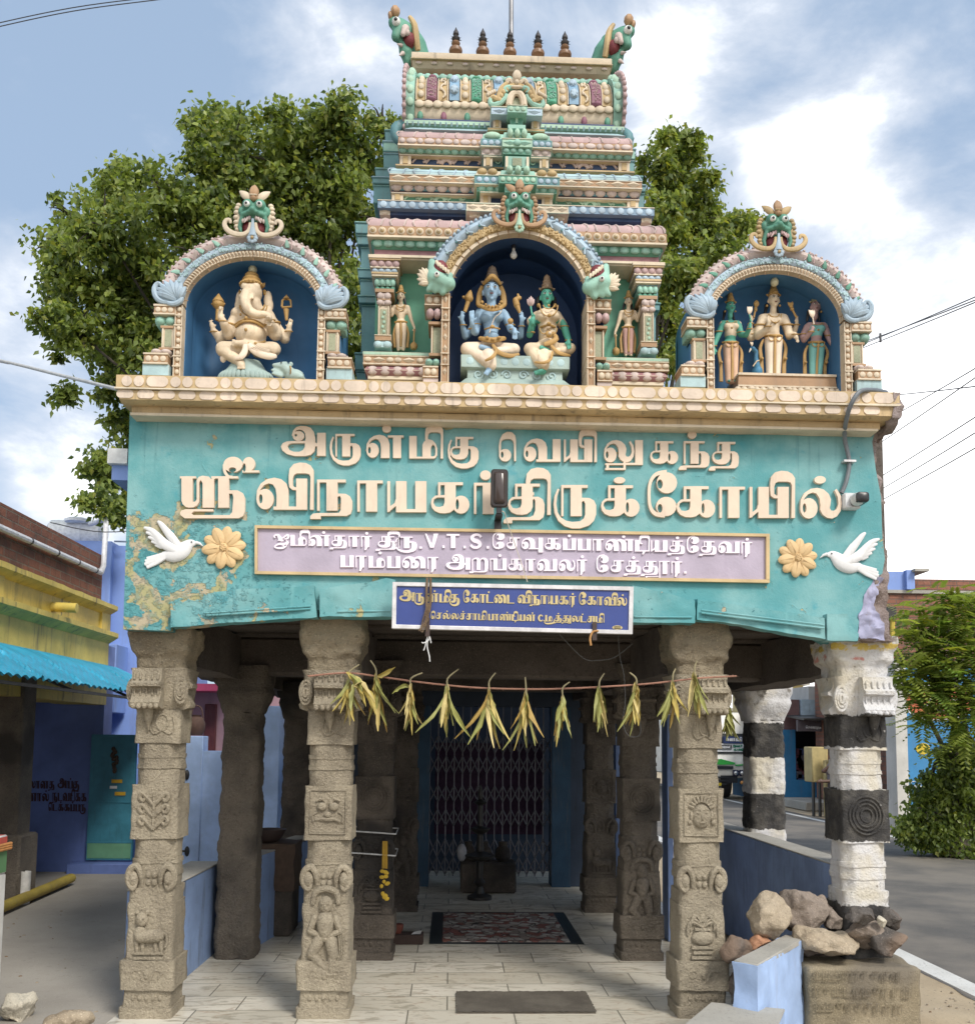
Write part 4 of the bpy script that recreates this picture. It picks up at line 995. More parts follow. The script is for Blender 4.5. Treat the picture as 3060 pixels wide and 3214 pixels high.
for q in (-1,1):   # end rims of the vault
    r = MB(MINT); xx0, xx1 = sorted((XC+q*HW(410,.7), XC+q*HW(362,.7))); P = [bar(k/12-.02, .05) for k in range(13)]; I = [bar(k/12-.02, -.03) for k in range(13)]
    r.prof(P+[(2*Yc-y,z) for y,z in P[::-1]], xx0, xx1)
    r.m(PGREEN)
    for k in range(7): y, z = bar(.06+.145*k,.052); r.ell(((xx0+xx1)/2, y, z), (.024,.012,.030), 10, 6)
    r.m(ROSE); xa, xb = sorted((XC+q*HW(362,.7), XC+q*HW(344,.7))); r.prof([(y-.03,z) for y,z in P]+[(2*Yc-y+.03,z) for y,z in P[::-1]], xa, xb)
    for k in range(13): y, z = bar(k/12-.02,.082); r.ell(((xa+xb)/2, y, z), (.016,.018,.020), 8, 5)
    y, z = bar(-.04,.10); r.m(DTEAL)
    r.tube([(xa+(-q)*.0+q*a, y+.05-bb, z+c_) for a, bb, c_ in ((-.05,0,.07),(.0,.03,.05),(.045,.05,.0),(.04,.05,-.06),(.01,.04,-.08),(-.02,.02,-.05))], [.02,.03,.035,.03,.025,.012], 8, smooth=3)
    r.build('vault_rim', vault, ang=50)
# horseshoe gable in the middle of the vault
hs = MB(SAND); Yg = .40; zg = lambda y: T1(y, Yg); xg = lambda x: XC-HW(x, Yg)
for q in (-1,1):
    P = lambda x, y: (XC+q*HW(x, Yg)*1.0, Yg, zg(y)); X_ = lambda pts: [P(x, y) for x, y in pts]
    hs.m(SAND).tube(X_([(925,550),(930,515),(945,488),(968,480)]), [.022,.024,.022,.018], 8, smooth=3)
    hs.m(MINT).tube(X_([(908,482),(905,464),(925,455),(968,452)]), [.016,.02,.02,.018], 8, smooth=3); hs.tube(X_([(905,495),(898,475),(915,462)]), [.01,.014,.012], 6, smooth=3)
    hs.m(GOLD)
    for k in range(7): a = R(10+k*15); hs.ell(P(968-98*cos(a), 540-95*sin(a)), (.020,.02,.022), 8, 6)
    hs.tube(X_([(820,518),(835,508),(862,520),(868,490),(885,455),(915,432)]), [.012,.018,.018,.016,.018,.016], 8, smooth=3)
    hs.m(MINT).tube(X_([(822,512),(818,535),(835,550),(870,540),(900,515),(915,490)]), [.012,.016,.018,.018,.016,.012], 8, smooth=3)
    hs.m(SAND); hs.tube(X_([(915,432),(915,418),(930,412),(945,425),(955,415),(968,385)]), [.012,.016,.014,.014,.016,.014], 8, smooth=3)
    for k in range(4): hs.ell(P(805+12*k, 495-6*k), (.013,.015,.014), 8, 6)
hs.m(SAND); leaf(hs, (XC, Yg-.01, zg(425)), (XC, Yg-.01, zg(362)), .030, .02); hs.ell((XC, Yg-.02, zg(432)), (.016,.014,.016), 8, 6); hs.ell((XC, Yg-.02, zg(460)), (.04,.014,.012), 10, 6)
hs.m(OLIVE).prism([(XC-HW(932,Yg), zg(548)), (XC+HW(932,Yg), zg(548)), (XC+HW(950,Yg), zg(500)), (XC-HW(950,Yg), zg(500))], Yg+.01, Yg+.3)
hs.m(BROWN).prism([(XC-HW(850,Yg), zg(548)), (XC+HW(850,Yg), zg(548)), (XC+HW(880,Yg), zg(470)), (XC, zg(430)), (XC-HW(880,Yg), zg(470))], Yg+.02, Yg+.35)
hs.build('horseshoe_gable', tower, smooth=True)
# ridge slab with relief
rg = MB(SAND); hr = HW(400,.98); zr0, zr1 = T1(345,.95), T1(282,.95)
rg.loft([(T1(349,.95), hr-.01, Yc-.98), (T1(322,.95), hr-.005, Yc-.955), (T1(318,.95), hr, Yc-.94), (zr1, hr, Yc-.94)], XC, Yc); rg.m(GOLD); rg.loft([(T1(322,.95), hr+.004, Yc-.93), (T1(316,.95), hr+.004, Yc-.93)], XC, Yc)
rg.m(ROSE2)
for i in range(13): x = XC-hr+.05+i*(2*hr-.1)/12; rg.ell((x, .957, T1(334,.955)), (.026,.010,.012), 10, 6)
ridge = rg.build('ridge_slab', tower, bevel=.003)
# horned beast heads at the ridge ends
for q in (-1,1):
    h = MB(GREEN); Yh = .98; S = lambda x, y, dy=0: Vector((XC+q*HW(x,Yh), Yh+dy, T1(y,Yh)))
    h.cap(S(535,262,.2), S(440,235,.2), .05, .085); h.cap(S(440,235,.2), S(405,150,.18), .085, .09); h.cap(S(405,150,.18), S(395,105,.16), .085, .06)
    h.cap(S(385,165,.05), S(330,150,.0), .07, .06); h.cap(S(330,170,-.02), S(312,225,-.04), .05, .035); h.cap(S(330,150,0), S(300,140,-.02), .05, .045)
    h.cap(S(365,270,.02), S(385,310,.05), .05, .035); h.cap(S(350,250,0), S(375,320,.03), .035, .03)
    hd = h.build('beast_head', tower, remesh=.010)
    e = MB(EYEW); e.ell(S(313,160,-.07), .030, 12, 8); e.m(EYEB).ell(S(311,161,-.097), (.013,.010,.013), 10, 6); e.build('eye', hd)
    e = MB(GOLD); e.tube([S(385,95,.0), S(415,150,-.02), S(425,220,-.02), S(435,270,0)], [.015,.022,.024,.02], 8, smooth=3); e.build('mane', hd)
    e = MB(BROWN); leaf(e, S(310,120,-.04), S(300,62,-.02), .035, .04); leaf(e, S(285,135,-.03), S(272,85,-.02), .02, .03); e.build('crest', hd)
    e = MB(MOUTH); e.ell(S(385,225,-.01), (.045,.05,.055), 10, 8); e.m(ROSE2); e.cap(S(365,190,-.06), S(352,225,-.07), .028, .018); e.ell(S(375,210,-.06), (.02,.02,.025), 8, 6); e.cap(S(340,262,-.03), S(322,268,-.05), .014, .004); e.cap(S(350,300,-.02), S(333,316,-.03), .016, .004); e.build('jaw', hd)
# finials and lightning rod
COPPER = paint('weathered_copper', (.20,.105,.050), rough=.42, wear=.5, dirt=(.03,.025,.02)); DARKM = plain('dark_iron', (.05,.045,.045), .55, .3)
for i, x in enumerate((650,803,958,1118,1272)):
    o = Vector((XC-HW(x,1.0), 1.0, T1(283,.96)-.006)); k = .00125
    f = thing('finial_pot', o, ['copper pot finial nearest the beast head on the far left end of the ridge','copper pot finial second from the left on the tower ridge','copper pot finial standing in the middle of the row before the tall rod','copper pot finial second from the right on the tower ridge','copper pot finial nearest the right hand beast head on the ridge'][i], 'finial', 'copper finials along the tower ridge')
    f.scale = (1,1,1)
    b = MB(COPPER); S = .00125
    b.lathe(o, [(22*S,0),(24*S,4*S),(16*S,14*S),(22*S,24*S),(36*S,36*S),(38*S,48*S),(34*S,60*S),(20*S,68*S),(12*S,74*S),(22*S,82*S),(25*S,92*S),(20*S,100*S),(14*S,104*S)], 20); b.build('pot', f)
    b = MB(DARKM); b.lathe(o+Vector((0,0,104*S)), [(14*S,0),(22*S,8*S),(24*S,18*S),(16*S,26*S),(11*S,34*S),(17*S,42*S),(15*S,54*S),(6*S,72*S),(1*S,86*S)], 16)
    for j in range(14): a = 2*pi*j/14; b.tube([o+Vector((20*S*cos(a),20*S*sin(a),(112+6*(j%3))*S)), o+Vector((32*S*cos(a),32*S*sin(a),(112+7*(j%3))*S))], 1.2*S, 4)
    b.build('spike', f)
b = MB(plain('grey_steel_tube', (.26,.26,.27), .45, .4)); p0 = at(1606, 165, 1.75); b.tube([p0-Vector((0,0,.6)), p0+Vector((-.012,0,1.1))], [.020,.017], 10)
tag(b.build('lightning_rod'), 'tall thin grey steel rod rising behind the tower ridge past the middle finial', 'lightning rod')

# ================================================================ big central arch of the tower
O = Vector((XC, .09, T2(1042-18, .09))); hw, zs, rise, dep = .413, .50, .430, .50
cn = thing('central_arch', O, 'large dark blue arched niche with gold and pale blue bands in the tower front', 'niche shrine')
L = lambda x, y, z: O+Vector((x, y, z))
outer = [(-hw-.10,-.03)]+arch_pts(hw,zs,rise,.10)[::-1]+[(hw+.10,-.03)]; inn = [(-hw,-.05)]+arch_pts(hw,zs,rise,0)[::-1]+[(hw,-.05)]
b = MB(NBLUED); b.shape([outer], [inn], lambda u, v: L(u,0,v), .05, dep+.02); b.shape([outer], [], lambda u, v: L(u,0,v), dep, dep+.05); b.shape([[(-.47,.52),(.47,.52),(.47,.93),(-.47,.93)]], [inn], lambda u, v: L(u,0,v), .16, .30); b.build('shell', cn)
b = MB(SAND); arch_band(b, O, hw, zs, rise, .002, .022, .06, -.008, .0, t0=0, t1=pi); b.m(BROWN)
for k in range(21): a = pi*(k+.5)/21; b.tube([on_arch(O,hw,zs,rise,.002,a,-.010), on_arch(O,hw,zs,rise,.022,a,-.010)], .003, 4); b.tube([on_arch(O,hw,zs,rise,.004,a,0), on_arch(O,hw,zs,rise,-.02,a,.004)], .0025, 4)
b.build('inner_band', cn)
b = MB(GOLD); arch_band(b, O, hw, zs, rise, .022, .074, .07, -.004, .016, t0=.10, t1=pi-.10); rnd = random.Random(2)
gb = b.build('gold_band', cn); b = MB(GOLD)
for k in range(420): b.ell(on_arch(O,hw,zs,rise,rnd.uniform(.028,.068),rnd.uniform(.12,pi-.12),-.018), (rnd.uniform(.005,.011),.008,rnd.uniform(.005,.011)), 6, 4)
b.build('rosette', gb)
b = MB(SKYB); arch_band(b, O, hw, zs, rise, .074, .145, .12, .02, .030, t0=.30, t1=pi-.30); bb_ = b.build('scalloped_band', cn); b = MB(SKYB)
for k in range(46):
    a = .32+(pi-.64)*k/45; b.ell(on_arch(O,hw,zs,rise,.146,a,.02), (.014,.022,.014), 6, 5)
    if k % 3 == 0: h = [on_arch(O,hw,zs,rise,.080+.05*u,a+.05*sin(u*3),-.010) for u in (0,.33,.66,1)]; b.tube(h, .006, 5)
    if k % 3 == 1: b.m(DTEAL if k % 2 else AQUA).ell(on_arch(O,hw,zs,rise,.098,a,-.008), (.010,.006,.010), 8, 5); b.m(SKYB)
b.build('scallop', bb_)
lion_face(cn, L(0,-.03,1.085), .135, face=MINT, face2=GREEN, mane=BROWN, crest=BROWN, tongue=PGREEN, teethm=ROSE2)
for q in (-1,1):
    # sea-beast heads biting the ends of the arch
    C2 = lambda x, y, dy=0: Vector((XC+q*(968-x)*.5864*mpp(.05), .05+dy, T2(y-18+18-12, .05)))
    h = MB(MINT); h.cap(C2(500,470), C2(575,500), .055, .045); h.cap(C2(500,455), C2(482,385), .05, .022); h.cap(C2(520,480), C2(465,535), .05, .018); h.cap(C2(560,500), C2(585,455), .045, .02)
    h.cap(C2(560,510), C2(545,548), .035, .02); h.cap(C2(530,505), C2(500,545), .035, .014)
    hd = h.build('sea_beast_head', cn, remesh=.009)
    e = MB(EYEW); e.ell(C2(512,474,-.052), .016, 10, 7); e.m(EYEB).ell(C2(512,474,-.066), .007, 8, 6); e.build('eye', hd)
    e = MB(MOUTH); e.ell(C2(530,428,-.02), (.045,.03,.05), 10, 7); e.m(CREAMY)
    for k in range(5): e.cap(C2(510+16*k,405+12*k,-.045), C2(520+14*k,428+10*k,-.05), .012, .004, 6)
    e.build('jaw', hd)
    e = MB(SAND)
    for k in range(7): a = R(60+k*28); leaf(e, C2(470,500,-.0), C2(455-55*sin(a*.9)*.9-5, 480+60*cos(a),-.01), .020, .018)
    e.build('tail_leaf', hd)
    # frame post
    p = MB(BROWN)
    def pb(m, x0, x1, y0, y1, yo): p.m(m).box(*sorted((XC+q*HW(x0,.09), XC+q*HW(x1,.09))), .09-yo, .30, T2(y1-18+6,.09), T2(y0-18+6,.09))
    pb(BROWN,543,586,560,1040,.02); pb(SAND,543,550,560,1040,.026); pb(SAND,580,588,560,1040,.026)
    for y in (565,640,705,880,940,1035): pb(SAND,540,590,y-4,y+4,.03)
    pb(BROWN,450,545,566,614,.0); pb(SAND,447,545,560,568,.006); pb(SAND,447,545,610,618,.006); pb(OLIVE,496,540,722,868,-.03); pb(SAND,486,496,718,872,-.02); pb(SAND,540,546,718,872,-.02); pb(BROWN,470,545,700,716,-.005); pb(BROWN,476,545,868,884,-.005)
    pb(BROWN,446,530,950,1000,.01); pb(SAND,443,530,944,954,.016); pb(SAND,443,530,998,1006,.016); pb(ROSE2,446,530,1006,1030,.006); pb(SAND,444,530,1028,1042,.01)
    pp = p.build('frame_post', cn, bevel=.0015)
    l = MB(SAND); zz = lambda y: T2(y-12,.09)
    for x in (475,515): l.ell((XC+q*HW(x,.09), .088, zz(590)), (.019,.012,.022), 10, 6)
    for x in (470,505): l.ell((XC+q*HW(x,.09), .078, zz(976)), (.019,.012,.022), 10, 6)
    for y in (590,680,735,790,850,915,975): diamond(l, XC+q*HW(565,.09), zz(y), .012, .022, .068, .012)
    l.m(ROSE)
    for x in (480,520): l.ell((XC+q*HW(x,.09), .10, zz(660)), (.025,.035,.032), 10, 6)
    l.m(MINT)
    for x in (478,516): l.ell((XC+q*HW(x,.09), .10, zz(922)), (.024,.035,.024), 10, 6)
    l.build('lotus_cap', pp)
# ================================================================ painted stucco figures
def crop(ox, oy, s, Y):
    def V(x, y, d=0): return at(ox+s*x, oy+s*y, Y)+Vector((0, -d, 0))
    return V, s*mpp(Y)
CRM = paint('cream_figure_paint', (.68,.55,.39), wear=.55, dirt=(.30,.19,.10), fade=.2, scale=18, bump=.15)
CRM2 = paint('pale_figure_cloth', (.72,.60,.47), wear=.28, dirt=(.36,.22,.12), fade=.12, scale=14, bump=.15)
GLD = paint('gold_ornament_paint', (.43,.26,.085), wear=.35, dirt=(.16,.08,.03), scale=18)
BSKIN = paint('sky_blue_figure_skin', (.27,.41,.55), wear=.16, dirt=(.14,.18,.24), fade=.15, scale=12, bump=.12)
GSKIN = paint('sea_green_figure_skin', (.09,.37,.27), wear=.16, dirt=(.05,.16,.13), fade=.18, scale=12, bump=.12)
PSKIN = paint('mauve_figure_skin', (.40,.26,.25), wear=.18, dirt=(.2,.12,.11), scale=12, bump=.12)
PEACH = paint('peach_figure_cloth', (.62,.40,.27), wear=.35, dirt=(.3,.15,.09), scale=14)
ROSEC = paint('rose_figure_cloth', (.50,.30,.26), wear=.35, dirt=(.28,.16,.13), scale=14)
AQUAC = paint('aqua_figure_cloth', (.17,.42,.38), wear=.25, dirt=(.1,.2,.2), scale=14)
PEDM = paint('grey_mint_pedestal', (.33,.43,.40), wear=.3)
BLACKH = plain('painted_black_hair', (.03,.028,.028), .5)
REDL = plain('painted_lips', (.20,.09,.085), .5)
LPINK = paint('pale_lotus_bud', (.62,.46,.44), wear=.2)
SHADE = 0
def face(parent, c, w, h, lips=REDL, turn=0):
    """eyes, brows and mouth on the front of a head at c (front surface), w and h half sizes"""
    c = Vector(c); T = Vector((turn*w, 0, 0))
    for q in (-1,1):
        e = MB(EYEW); p = c+T+Vector((q*w*.42, -.02*w, h*.12)); e.ell(p, (w*.22, w*.14, h*.085), 12, 8); e.m(EYEB).ell(p+Vector((0,-w*.11,0)), (w*.10, w*.06, h*.08), 10, 6)
        e.tube([p+Vector((-w*.24,-w*.08,h*.02)), p+Vector((0,-w*.12,h*.10)), p+Vector((w*.24,-w*.06,h*.02))], w*.03, 5); e.build('eye', parent)
        b = MB(EYEB); b.tube([p+Vector((-q*w*.26,-w*.12,h*.17)), p+Vector((0,-w*.13,h*.25)), p+Vector((q*w*.28,-w*.02,h*.19))], [w*.03,w*.05,w*.025], 6); b.build('eyebrow', parent)
    m = MB(lips); p = c+T+Vector((0,-w*.04,-h*.48)); m.ell(p+Vector((0,0,h*.025)), (w*.30,w*.09,h*.032), 10, 6); m.ell(p-Vector((0,0,h*.03)), (w*.22,w*.10,h*.036), 10, 6); m.build('lips', parent)
def head(b, V, k, x, y, w, h, d=0, turn=0):
    """skull, jaw, nose, ears and neck; x, y centre, w, h half sizes in crop pixels"""
    b.ell(V(x, y-h*.12, d), (w*k, w*k*1.05, h*k*.88), 16, 12); b.ell(V(x+turn*w, y+h*.38, d+w*k*.16), (w*k*.74, w*k*.78, h*k*.58), 14, 10)
    b.cap(V(x+turn*w, y-h*.05, d+w*k*.98), V(x+turn*w, y+h*.20, d+w*k*1.14), w*k*.12, w*k*.17, 8); b.ell(V(x+turn*w, y+h*.25, d+w*k*1.02), (w*k*.27, w*k*.16, h*k*.10), 8, 6)
    b.ell(V(x+turn*w, y+h*.76, d+w*k*.62), (w*k*.26, w*k*.24, h*k*.2), 8, 6)
    for q in (-1,1): b.ell(V(x+q*w*1.02, y+h*.12, d), (w*k*.14, w*k*.25, h*k*.30), 8, 6)
    b.cap(V(x, y+h*.6, d), V(x, y+h*1.35, d-.01), w*k*.55, w*k*.62)
def hand(b, c, fw, th, s, curl=0, spread=.16, nrm=Vector((0,-1,0))):
    """open hand: c palm centre, fw finger direction, th thumb side, s hand length"""
    c = Vector(c); fw = Vector(fw).normalized(); th = Vector(th); th = (th-fw*th.dot(fw)).normalized(); n = th.cross(fw); n = n if n.dot(nrm) > 0 else -n
    b.cap(c-fw*s*.22, c+fw*s*.10, s*.19, s*.22, 10); b.ell(c+fw*s*.04, (s*.20, s*.11, s*.20))
    for i, (o, ln) in enumerate(((.165,.42),(.06,.50),(-.055,.47),(-.165,.36))):
        r = c+fw*s*.22+th*s*o; d1 = (fw+th*o*spread*4).normalized(); m = r+d1*s*ln*.55; t = m+(d1*(1-curl)+n*curl).normalized()*s*ln*.5
        b.cap(r-fw*s*.06, m, s*.060, s*.054, 8); b.cap(m, t, s*.054, s*.040, 8)
    r = c-fw*s*.10+th*s*.17; m = r+(th*.8+fw*.55).normalized()*s*.22; b.cap(r, m, s*.075, s*.06, 8); b.cap(m, m+(fw+th*.15+n*curl*.6).normalized()*s*.20, s*.058, s*.045, 8)
def crown(parent, V, k, x, y, w, hgt, mat=GLD, d=0, n=5):
    b = MB(mat); c = V(x, y, d); pr = []
    for i in range(n):
        f = i/n; r = w*k*(1-.62*f); z = hgt*k*f; st = hgt*k/n; pr += [(r, z), (r*1.04, z+st*.3), (r*.90, z+st*.72), (r*.80, z+st*.95)]
    pr += [(w*k*.18, hgt*k), (w*k*.16, hgt*k*1.06), (.001, hgt*k*1.14)]
    b.lathe(c, pr, 18)
    for j in range(9): a = pi+pi*j/8; b.ell(c+Vector((w*k*1.0*cos(a), w*k*1.0*sin(a), hgt*k*.06)), w*k*.13, 8, 6)
    leaf(b, c+Vector((0,-w*k*.98,0)), c+Vector((0,-w*k*.85,hgt*k*.30)), w*k*.30, w*k*.2)
    for q in (-1,1): leaf(b, c+Vector((q*w*k*.95,0,.0)), c+Vector((q*w*k*1.35,0,hgt*k*.16)), w*k*.20, w*k*.16)
    return b.build('crown', parent)
def necklace(b, V, x, y, rx, ry, d, r, bulge=.5, n=14, a0=pi, a1=2*pi):
    pts = []
    for i in range(n+1):
        a = a0+(a1-a0)*i/n; pts.append(V(x+rx*cos(a), y-ry*sin(a), d+bulge*r*sin((a-a0)/(a1-a0)*pi)*3))
    b.tube(pts, r, 6)
    return pts
# ---------------------------------------------------------------- elephant headed figure
V, k = crop(350, 530, .4264, .24)
el_ = thing('elephant_headed_statue', V(1020, 1540), 'cream seated elephant headed figure with four arms and a pot belly', 'statue')
b = MB(CRM)
b.ell(V(1035,1235,.03), (118*k,.085,100*k), 18, 14); b.ell(V(1035,1115), (125*k,.075,105*k)); b.ell(V(1035,1290,.01), (120*k,.075,55*k))
for q, xs in ((-1,935),(1,1140)): b.ell(V(xs,1075), (58*k,.06,55*k))
b.cap(V(930,1090), V(868,1225,.02), 52*k, 50*k); b.cap(V(868,1225,.02), V(852,1180,.085), 42*k, 32*k); b.cap(V(855,1185,.08), V(838,1148,.10), 33*k, 24*k)
b.cap(V(905,1110,-.03), V(800,1245,-.03), 46*k, 42*k); b.cap(V(800,1245,-.03), V(752,1190,-.01), 36*k, 26*k)
b.cap(V(1150,1085), V(1212,1225,.02), 56*k, 54*k); b.cap(V(1212,1225,.02), V(1196,1190,.095), 42*k, 32*k)
b.cap(V(1175,1110,-.03), V(1270,1235,-.03), 46*k, 40*k); b.cap(V(1270,1235,-.03), V(1305,1185,-.01), 34*k, 25*k)
hand(b, V(832,1130,.105), (.15,-.1,1), (1,0,0), 88*k, .35); hand(b, V(742,1160,.0), (-.2,-.1,1), (1,0,0), 84*k, .35); hand(b, V(1312,1160,.0), (.2,-.1,1), (-1,0,0), 84*k, .35); hand(b, V(1192,1196,.115), (0,-.5,-.8), (-1,0,0), 80*k, .5)
# head, trunk, ears
b.ell(V(1042,935,.035), (80*k,.062,86*k), 16, 12); b.ell(V(1006,905,.06), (40*k,.03,40*k)); b.ell(V(1075,905,.06), (40*k,.03,40*k)); b.cap(V(1060,1010,.04), V(1080,1060,.03), 55*k, 50*k)
b.tube([V(1018,950,.075), V(1012,1010,.098), V(1022,1065,.110), V(1052,1112,.118), V(1100,1135,.118), V(1150,1134,.118), V(1186,1145,.122), V(1198,1170,.125)], [42*k,40*k,38*k,36*k,32*k,27*k,23*k,18*k], 14, smooth=3)
for q, xe in ((-1,945),(1,1152)):
    b.ell(V(xe,965,-.005), (34*k,.018,78*k), 12, 8); b.ell(V(xe+q*16,1000,-.01), (26*k,.015,50*k), 10, 8)
b.cap(V(1058,980,.085), V(1068,1010,.105), 15*k, 11*k); b.cap(V(980,975,.085), V(972,995,.10), 14*k, 10*k)
# crossed legs
b.cap(V(970,1345,.02), V(838,1348,.05), 62*k, 56*k); b.cap(V(835,1360,.05), V(960,1452,.075), 52*k, 38*k); b.cap(V(968,1462,.08), V(985,1498,.10), 36*k, 30*k)
b.cap(V(1095,1345,.02), V(1205,1352,.05), 64*k, 56*k); b.cap(V(1205,1365,.06), V(1010,1338,.085), 44*k, 32*k); b.cap(V(1000,1332,.09), V(945,1335,.10), 30*k, 24*k)
for i in range(4): b.cap(V(935,1312+14*i,.10), V(921,1310+15*i,.105), 9*k, 8*k, 6)
for i in range(4): b.cap(V(962+15*i,1512,.105), V(960+16*i,1524,.115), 9*k, 8*k, 6)
body = b.build('body', el_, remesh=.0055)
for q, x in ((-1,985),(1,1082)):
    e = MB(EYEW); p = V(x,942,.088 if q < 0 else .075); e.ell(p, (12*k,.006,8*k), 10, 6); e.m(EYEB).ell(p+Vector((0,-.005,0)), (6*k,.004,7*k), 8, 6); e.tube([p+Vector((-14*k,-.003,6*k)), p+Vector((0,-.004,12*k)), p+Vector((14*k,0,5*k))], 2.4*k, 5); e.build('eye', body)
c = MB(GLD); cc = V(1040,880,.03); c.lathe(cc, [(82*k,-6*k),(86*k,8*k),(80*k,22*k),(66*k,34*k),(70*k,46*k),(58*k,62*k),(48*k,72*k),(52*k,84*k),(40*k,98*k),(24*k,106*k)], 22)
for j in range(11): a = pi+pi*j/10; c.ell(cc+Vector((84*k*cos(a), 84*k*sin(a), 6*k)), 9*k, 8, 6)
for q in (-1,1):
    for j in range(2): c.ell(V(1040+q*(92-4*j),920-18*j,.0), 15*k, 8, 6)
    leaf(c, V(1040+q*70,880,.0), V(1040+q*92,838,.0), 14*k, 12*k)
c.build('crown', el_)
d = MB(GLD)
necklace(d, V, 1060, 1040, 85, 60, .070, 7*k); necklace(d, V, 1062, 1040, 100, 85, .064, 5*k)
d.tube([V(935,1205,.080), V(1000,1182,.112), V(1080,1184,.112), V(1140,1205,.080)], 9*k, 8, smooth=3); d.tube([V(918,1190,.075), V(1000,1166,.108), V(1080,1168,.108), V(1146,1190,.075)], 5*k, 6, smooth=3)
d.ell(V(1022,1160,.118), 14*k, 10, 6); d.ell(V(1022,1247,.125), 12*k, 10, 8); d.ell(V(975,1120,.09), 10*k, 8, 6)
for (x, y, dd, r) in ((752,1195,-.01,28),(1303,1192,-.01,27),(846,1170,.09,30),(1200,1170,.11,30)):
    d.tube([V(x+r*1.05*cos(a), y+6*sin(a), dd+r*k*1.05*sin(a)) for a in [2*pi*j/12 for j in range(13)]], 4.5*k, 5)
for (x, y, dd, r) in ((893,1155,.01,55),(1185,1150,.01,58)): d.tube([V(x+r*cos(a), y+10*sin(a)+14*cos(a)*(1 if x < 1000 else -1), dd+r*k*sin(a)) for a in [2*pi*j/14 for j in range(15)]], 7*k, 6)
d.tube([V(920,1305,.07), V(975,1325,.085), V(1035,1330,.092), V(1100,1325,.085), V(1150,1305,.07)], 9*k, 8, smooth=3)
for x in (985,1035,1085): d.ell(V(x,1335,.098), 13*k, 8, 6)
d.build('ornaments', el_)
w = MB(CRM2)   # draped cloth
w.tube([V(1040,1345,.105), V(1075,1385,.110), V(1130,1415,.108), V(1190,1425,.095), V(1225,1415,.075)], [20*k,28*k,30*k,28*k,18*k], 10, flat=(Vector((0,1,0)), .5), smooth=3)
w.tube([V(1015,1345,.105), V(1010,1400,.112), V(985,1440,.118), V(945,1450,.112)], [18*k,24*k,24*k,12*k], 10, flat=(Vector((0,1,0)), .45), smooth=3)
w.tube([V(870,1395,.065), V(840,1425,.055), V(850,1445,.05)], [26*k,26*k,12*k], 8, flat=(Vector((0,1,0)), .6), smooth=3)
for j in range(4): w.tube([V(1060+12*j,1372-6*j,.122), V(1115+10*j,1400-6*j,.120), V(1190,1408-8*j,.105)], 3*k, 5, smooth=2)
w.build('cloth', el_)
m = MB(GLD); m.tube([V(782,1120,.01), V(790,1040,.01)], [14*k,18*k], 10); m.lathe(V(790,1020,.01), [(20*k,-20*k),(40*k,0),(46*k,14*k),(42*k,30*k),(46*k,36*k),(38*k,52*k),(28*k,68*k),(22*k,74*k),(14*k,88*k),(2*k,104*k)], 16)
for q in (-1,1): m.ell(V(790+q*44,1000,.01), 9*k, 8, 6)
m.build('mace', el_)
m = MB(GLD); m.tube([V(1292,1120,.01), V(1290,1040,.01)], [10*k,22*k], 10); m.tube([V(1258+0,1020,.01), V(1262,975,.01), V(1292,952,.01), V(1322,975,.01), V(1326,1020,.01), V(1258,1026,.01)], 9*k, 8); m.lathe(V(1292,958,.01), [(26*k,-6*k),(18*k,8*k),(8*k,18*k),(2*k,28*k)], 12); m.build('noose_staff', el_)
s = MB(CRM); s.ell(V(840,1098,.13), (11*k,.010,18*k), 8, 6); s.build('broken_tusk', el_); s = MB(CRM); s.ell(V(1196,1182,.15), (24*k,.03,20*k), 10, 6); s.build('sweet', el_)
p = MB(PEDM); base = V(1000,1545,.03); fl = NICHE_L.z
p.lathe((base.x, base.y-.0, fl-.0), [(205*k,0),(205*k,22*k),(190*k,60*k),(178*k,86*k),(165*k,100*k),(150*k,112*k),(140*k,125*k),(100*k,185*k)], 36, axis=Matrix.Diagonal((1,.52,1)))
for j in range(17): a = pi+pi*(j+.5)/17; leaf(p, Vector((base.x+198*k*cos(a), base.y+.52*198*k*sin(a), fl+.012)), Vector((base.x+178*k*cos(a), base.y+.52*178*k*sin(a), fl+92*k)), 20*k, 14*k)
p.build('lotus_pedestal', el_)
# mouse
V2, k2 = crop(350, 530, .4264, .15)
mo = thing('mouse_statue', V2(1310, 1556), 'grey green mouse figure crouching beside the lotus seat of the elephant headed figure', 'statue')
b = MB(PEDM); b.ell(V2(1345,1525), (78*k2,.045,52*k2), 14, 10); b.cap(V2(1310,1500,.01), V2(1272,1468,.02), 44*k2, 38*k2); b.cap(V2(1272,1466,.02), V2(1205,1462,.035), 40*k2, 15*k2); b.cap(V2(1215,1480,.03), V2(1240,1490,.02), 14*k2, 26*k2)
b.ell(V2(1322,1438,.0), (18*k2,.012,20*k2), 10, 8); b.ell(V2(1290,1440,.02), (14*k2,.012,14*k2), 8, 6); b.cap(V2(1255,1520,.02), V2(1195,1500,.04), 20*k2, 12*k2); b.cap(V2(1255,1540,.03), V2(1200,1530,.05), 18*k2, 11*k2); b.cap(V2(1400,1540,.02), V2(1430,1556,.0), 24*k2, 8*k2)
mb_ = b.build('body', mo, remesh=.005); e = MB(EYEB); e.ell(V2(1262,1450,.052), 6*k2, 8, 6); e.build('eye', mb_); e = MB(GLD); e.tube([V2(1318+30*cos(a)*.5, 1500+34*sin(a), .02+.04*cos(a)) for a in [2*pi*j/12 for j in range(13)]], 5*k2, 5); e.build('collar', mo)
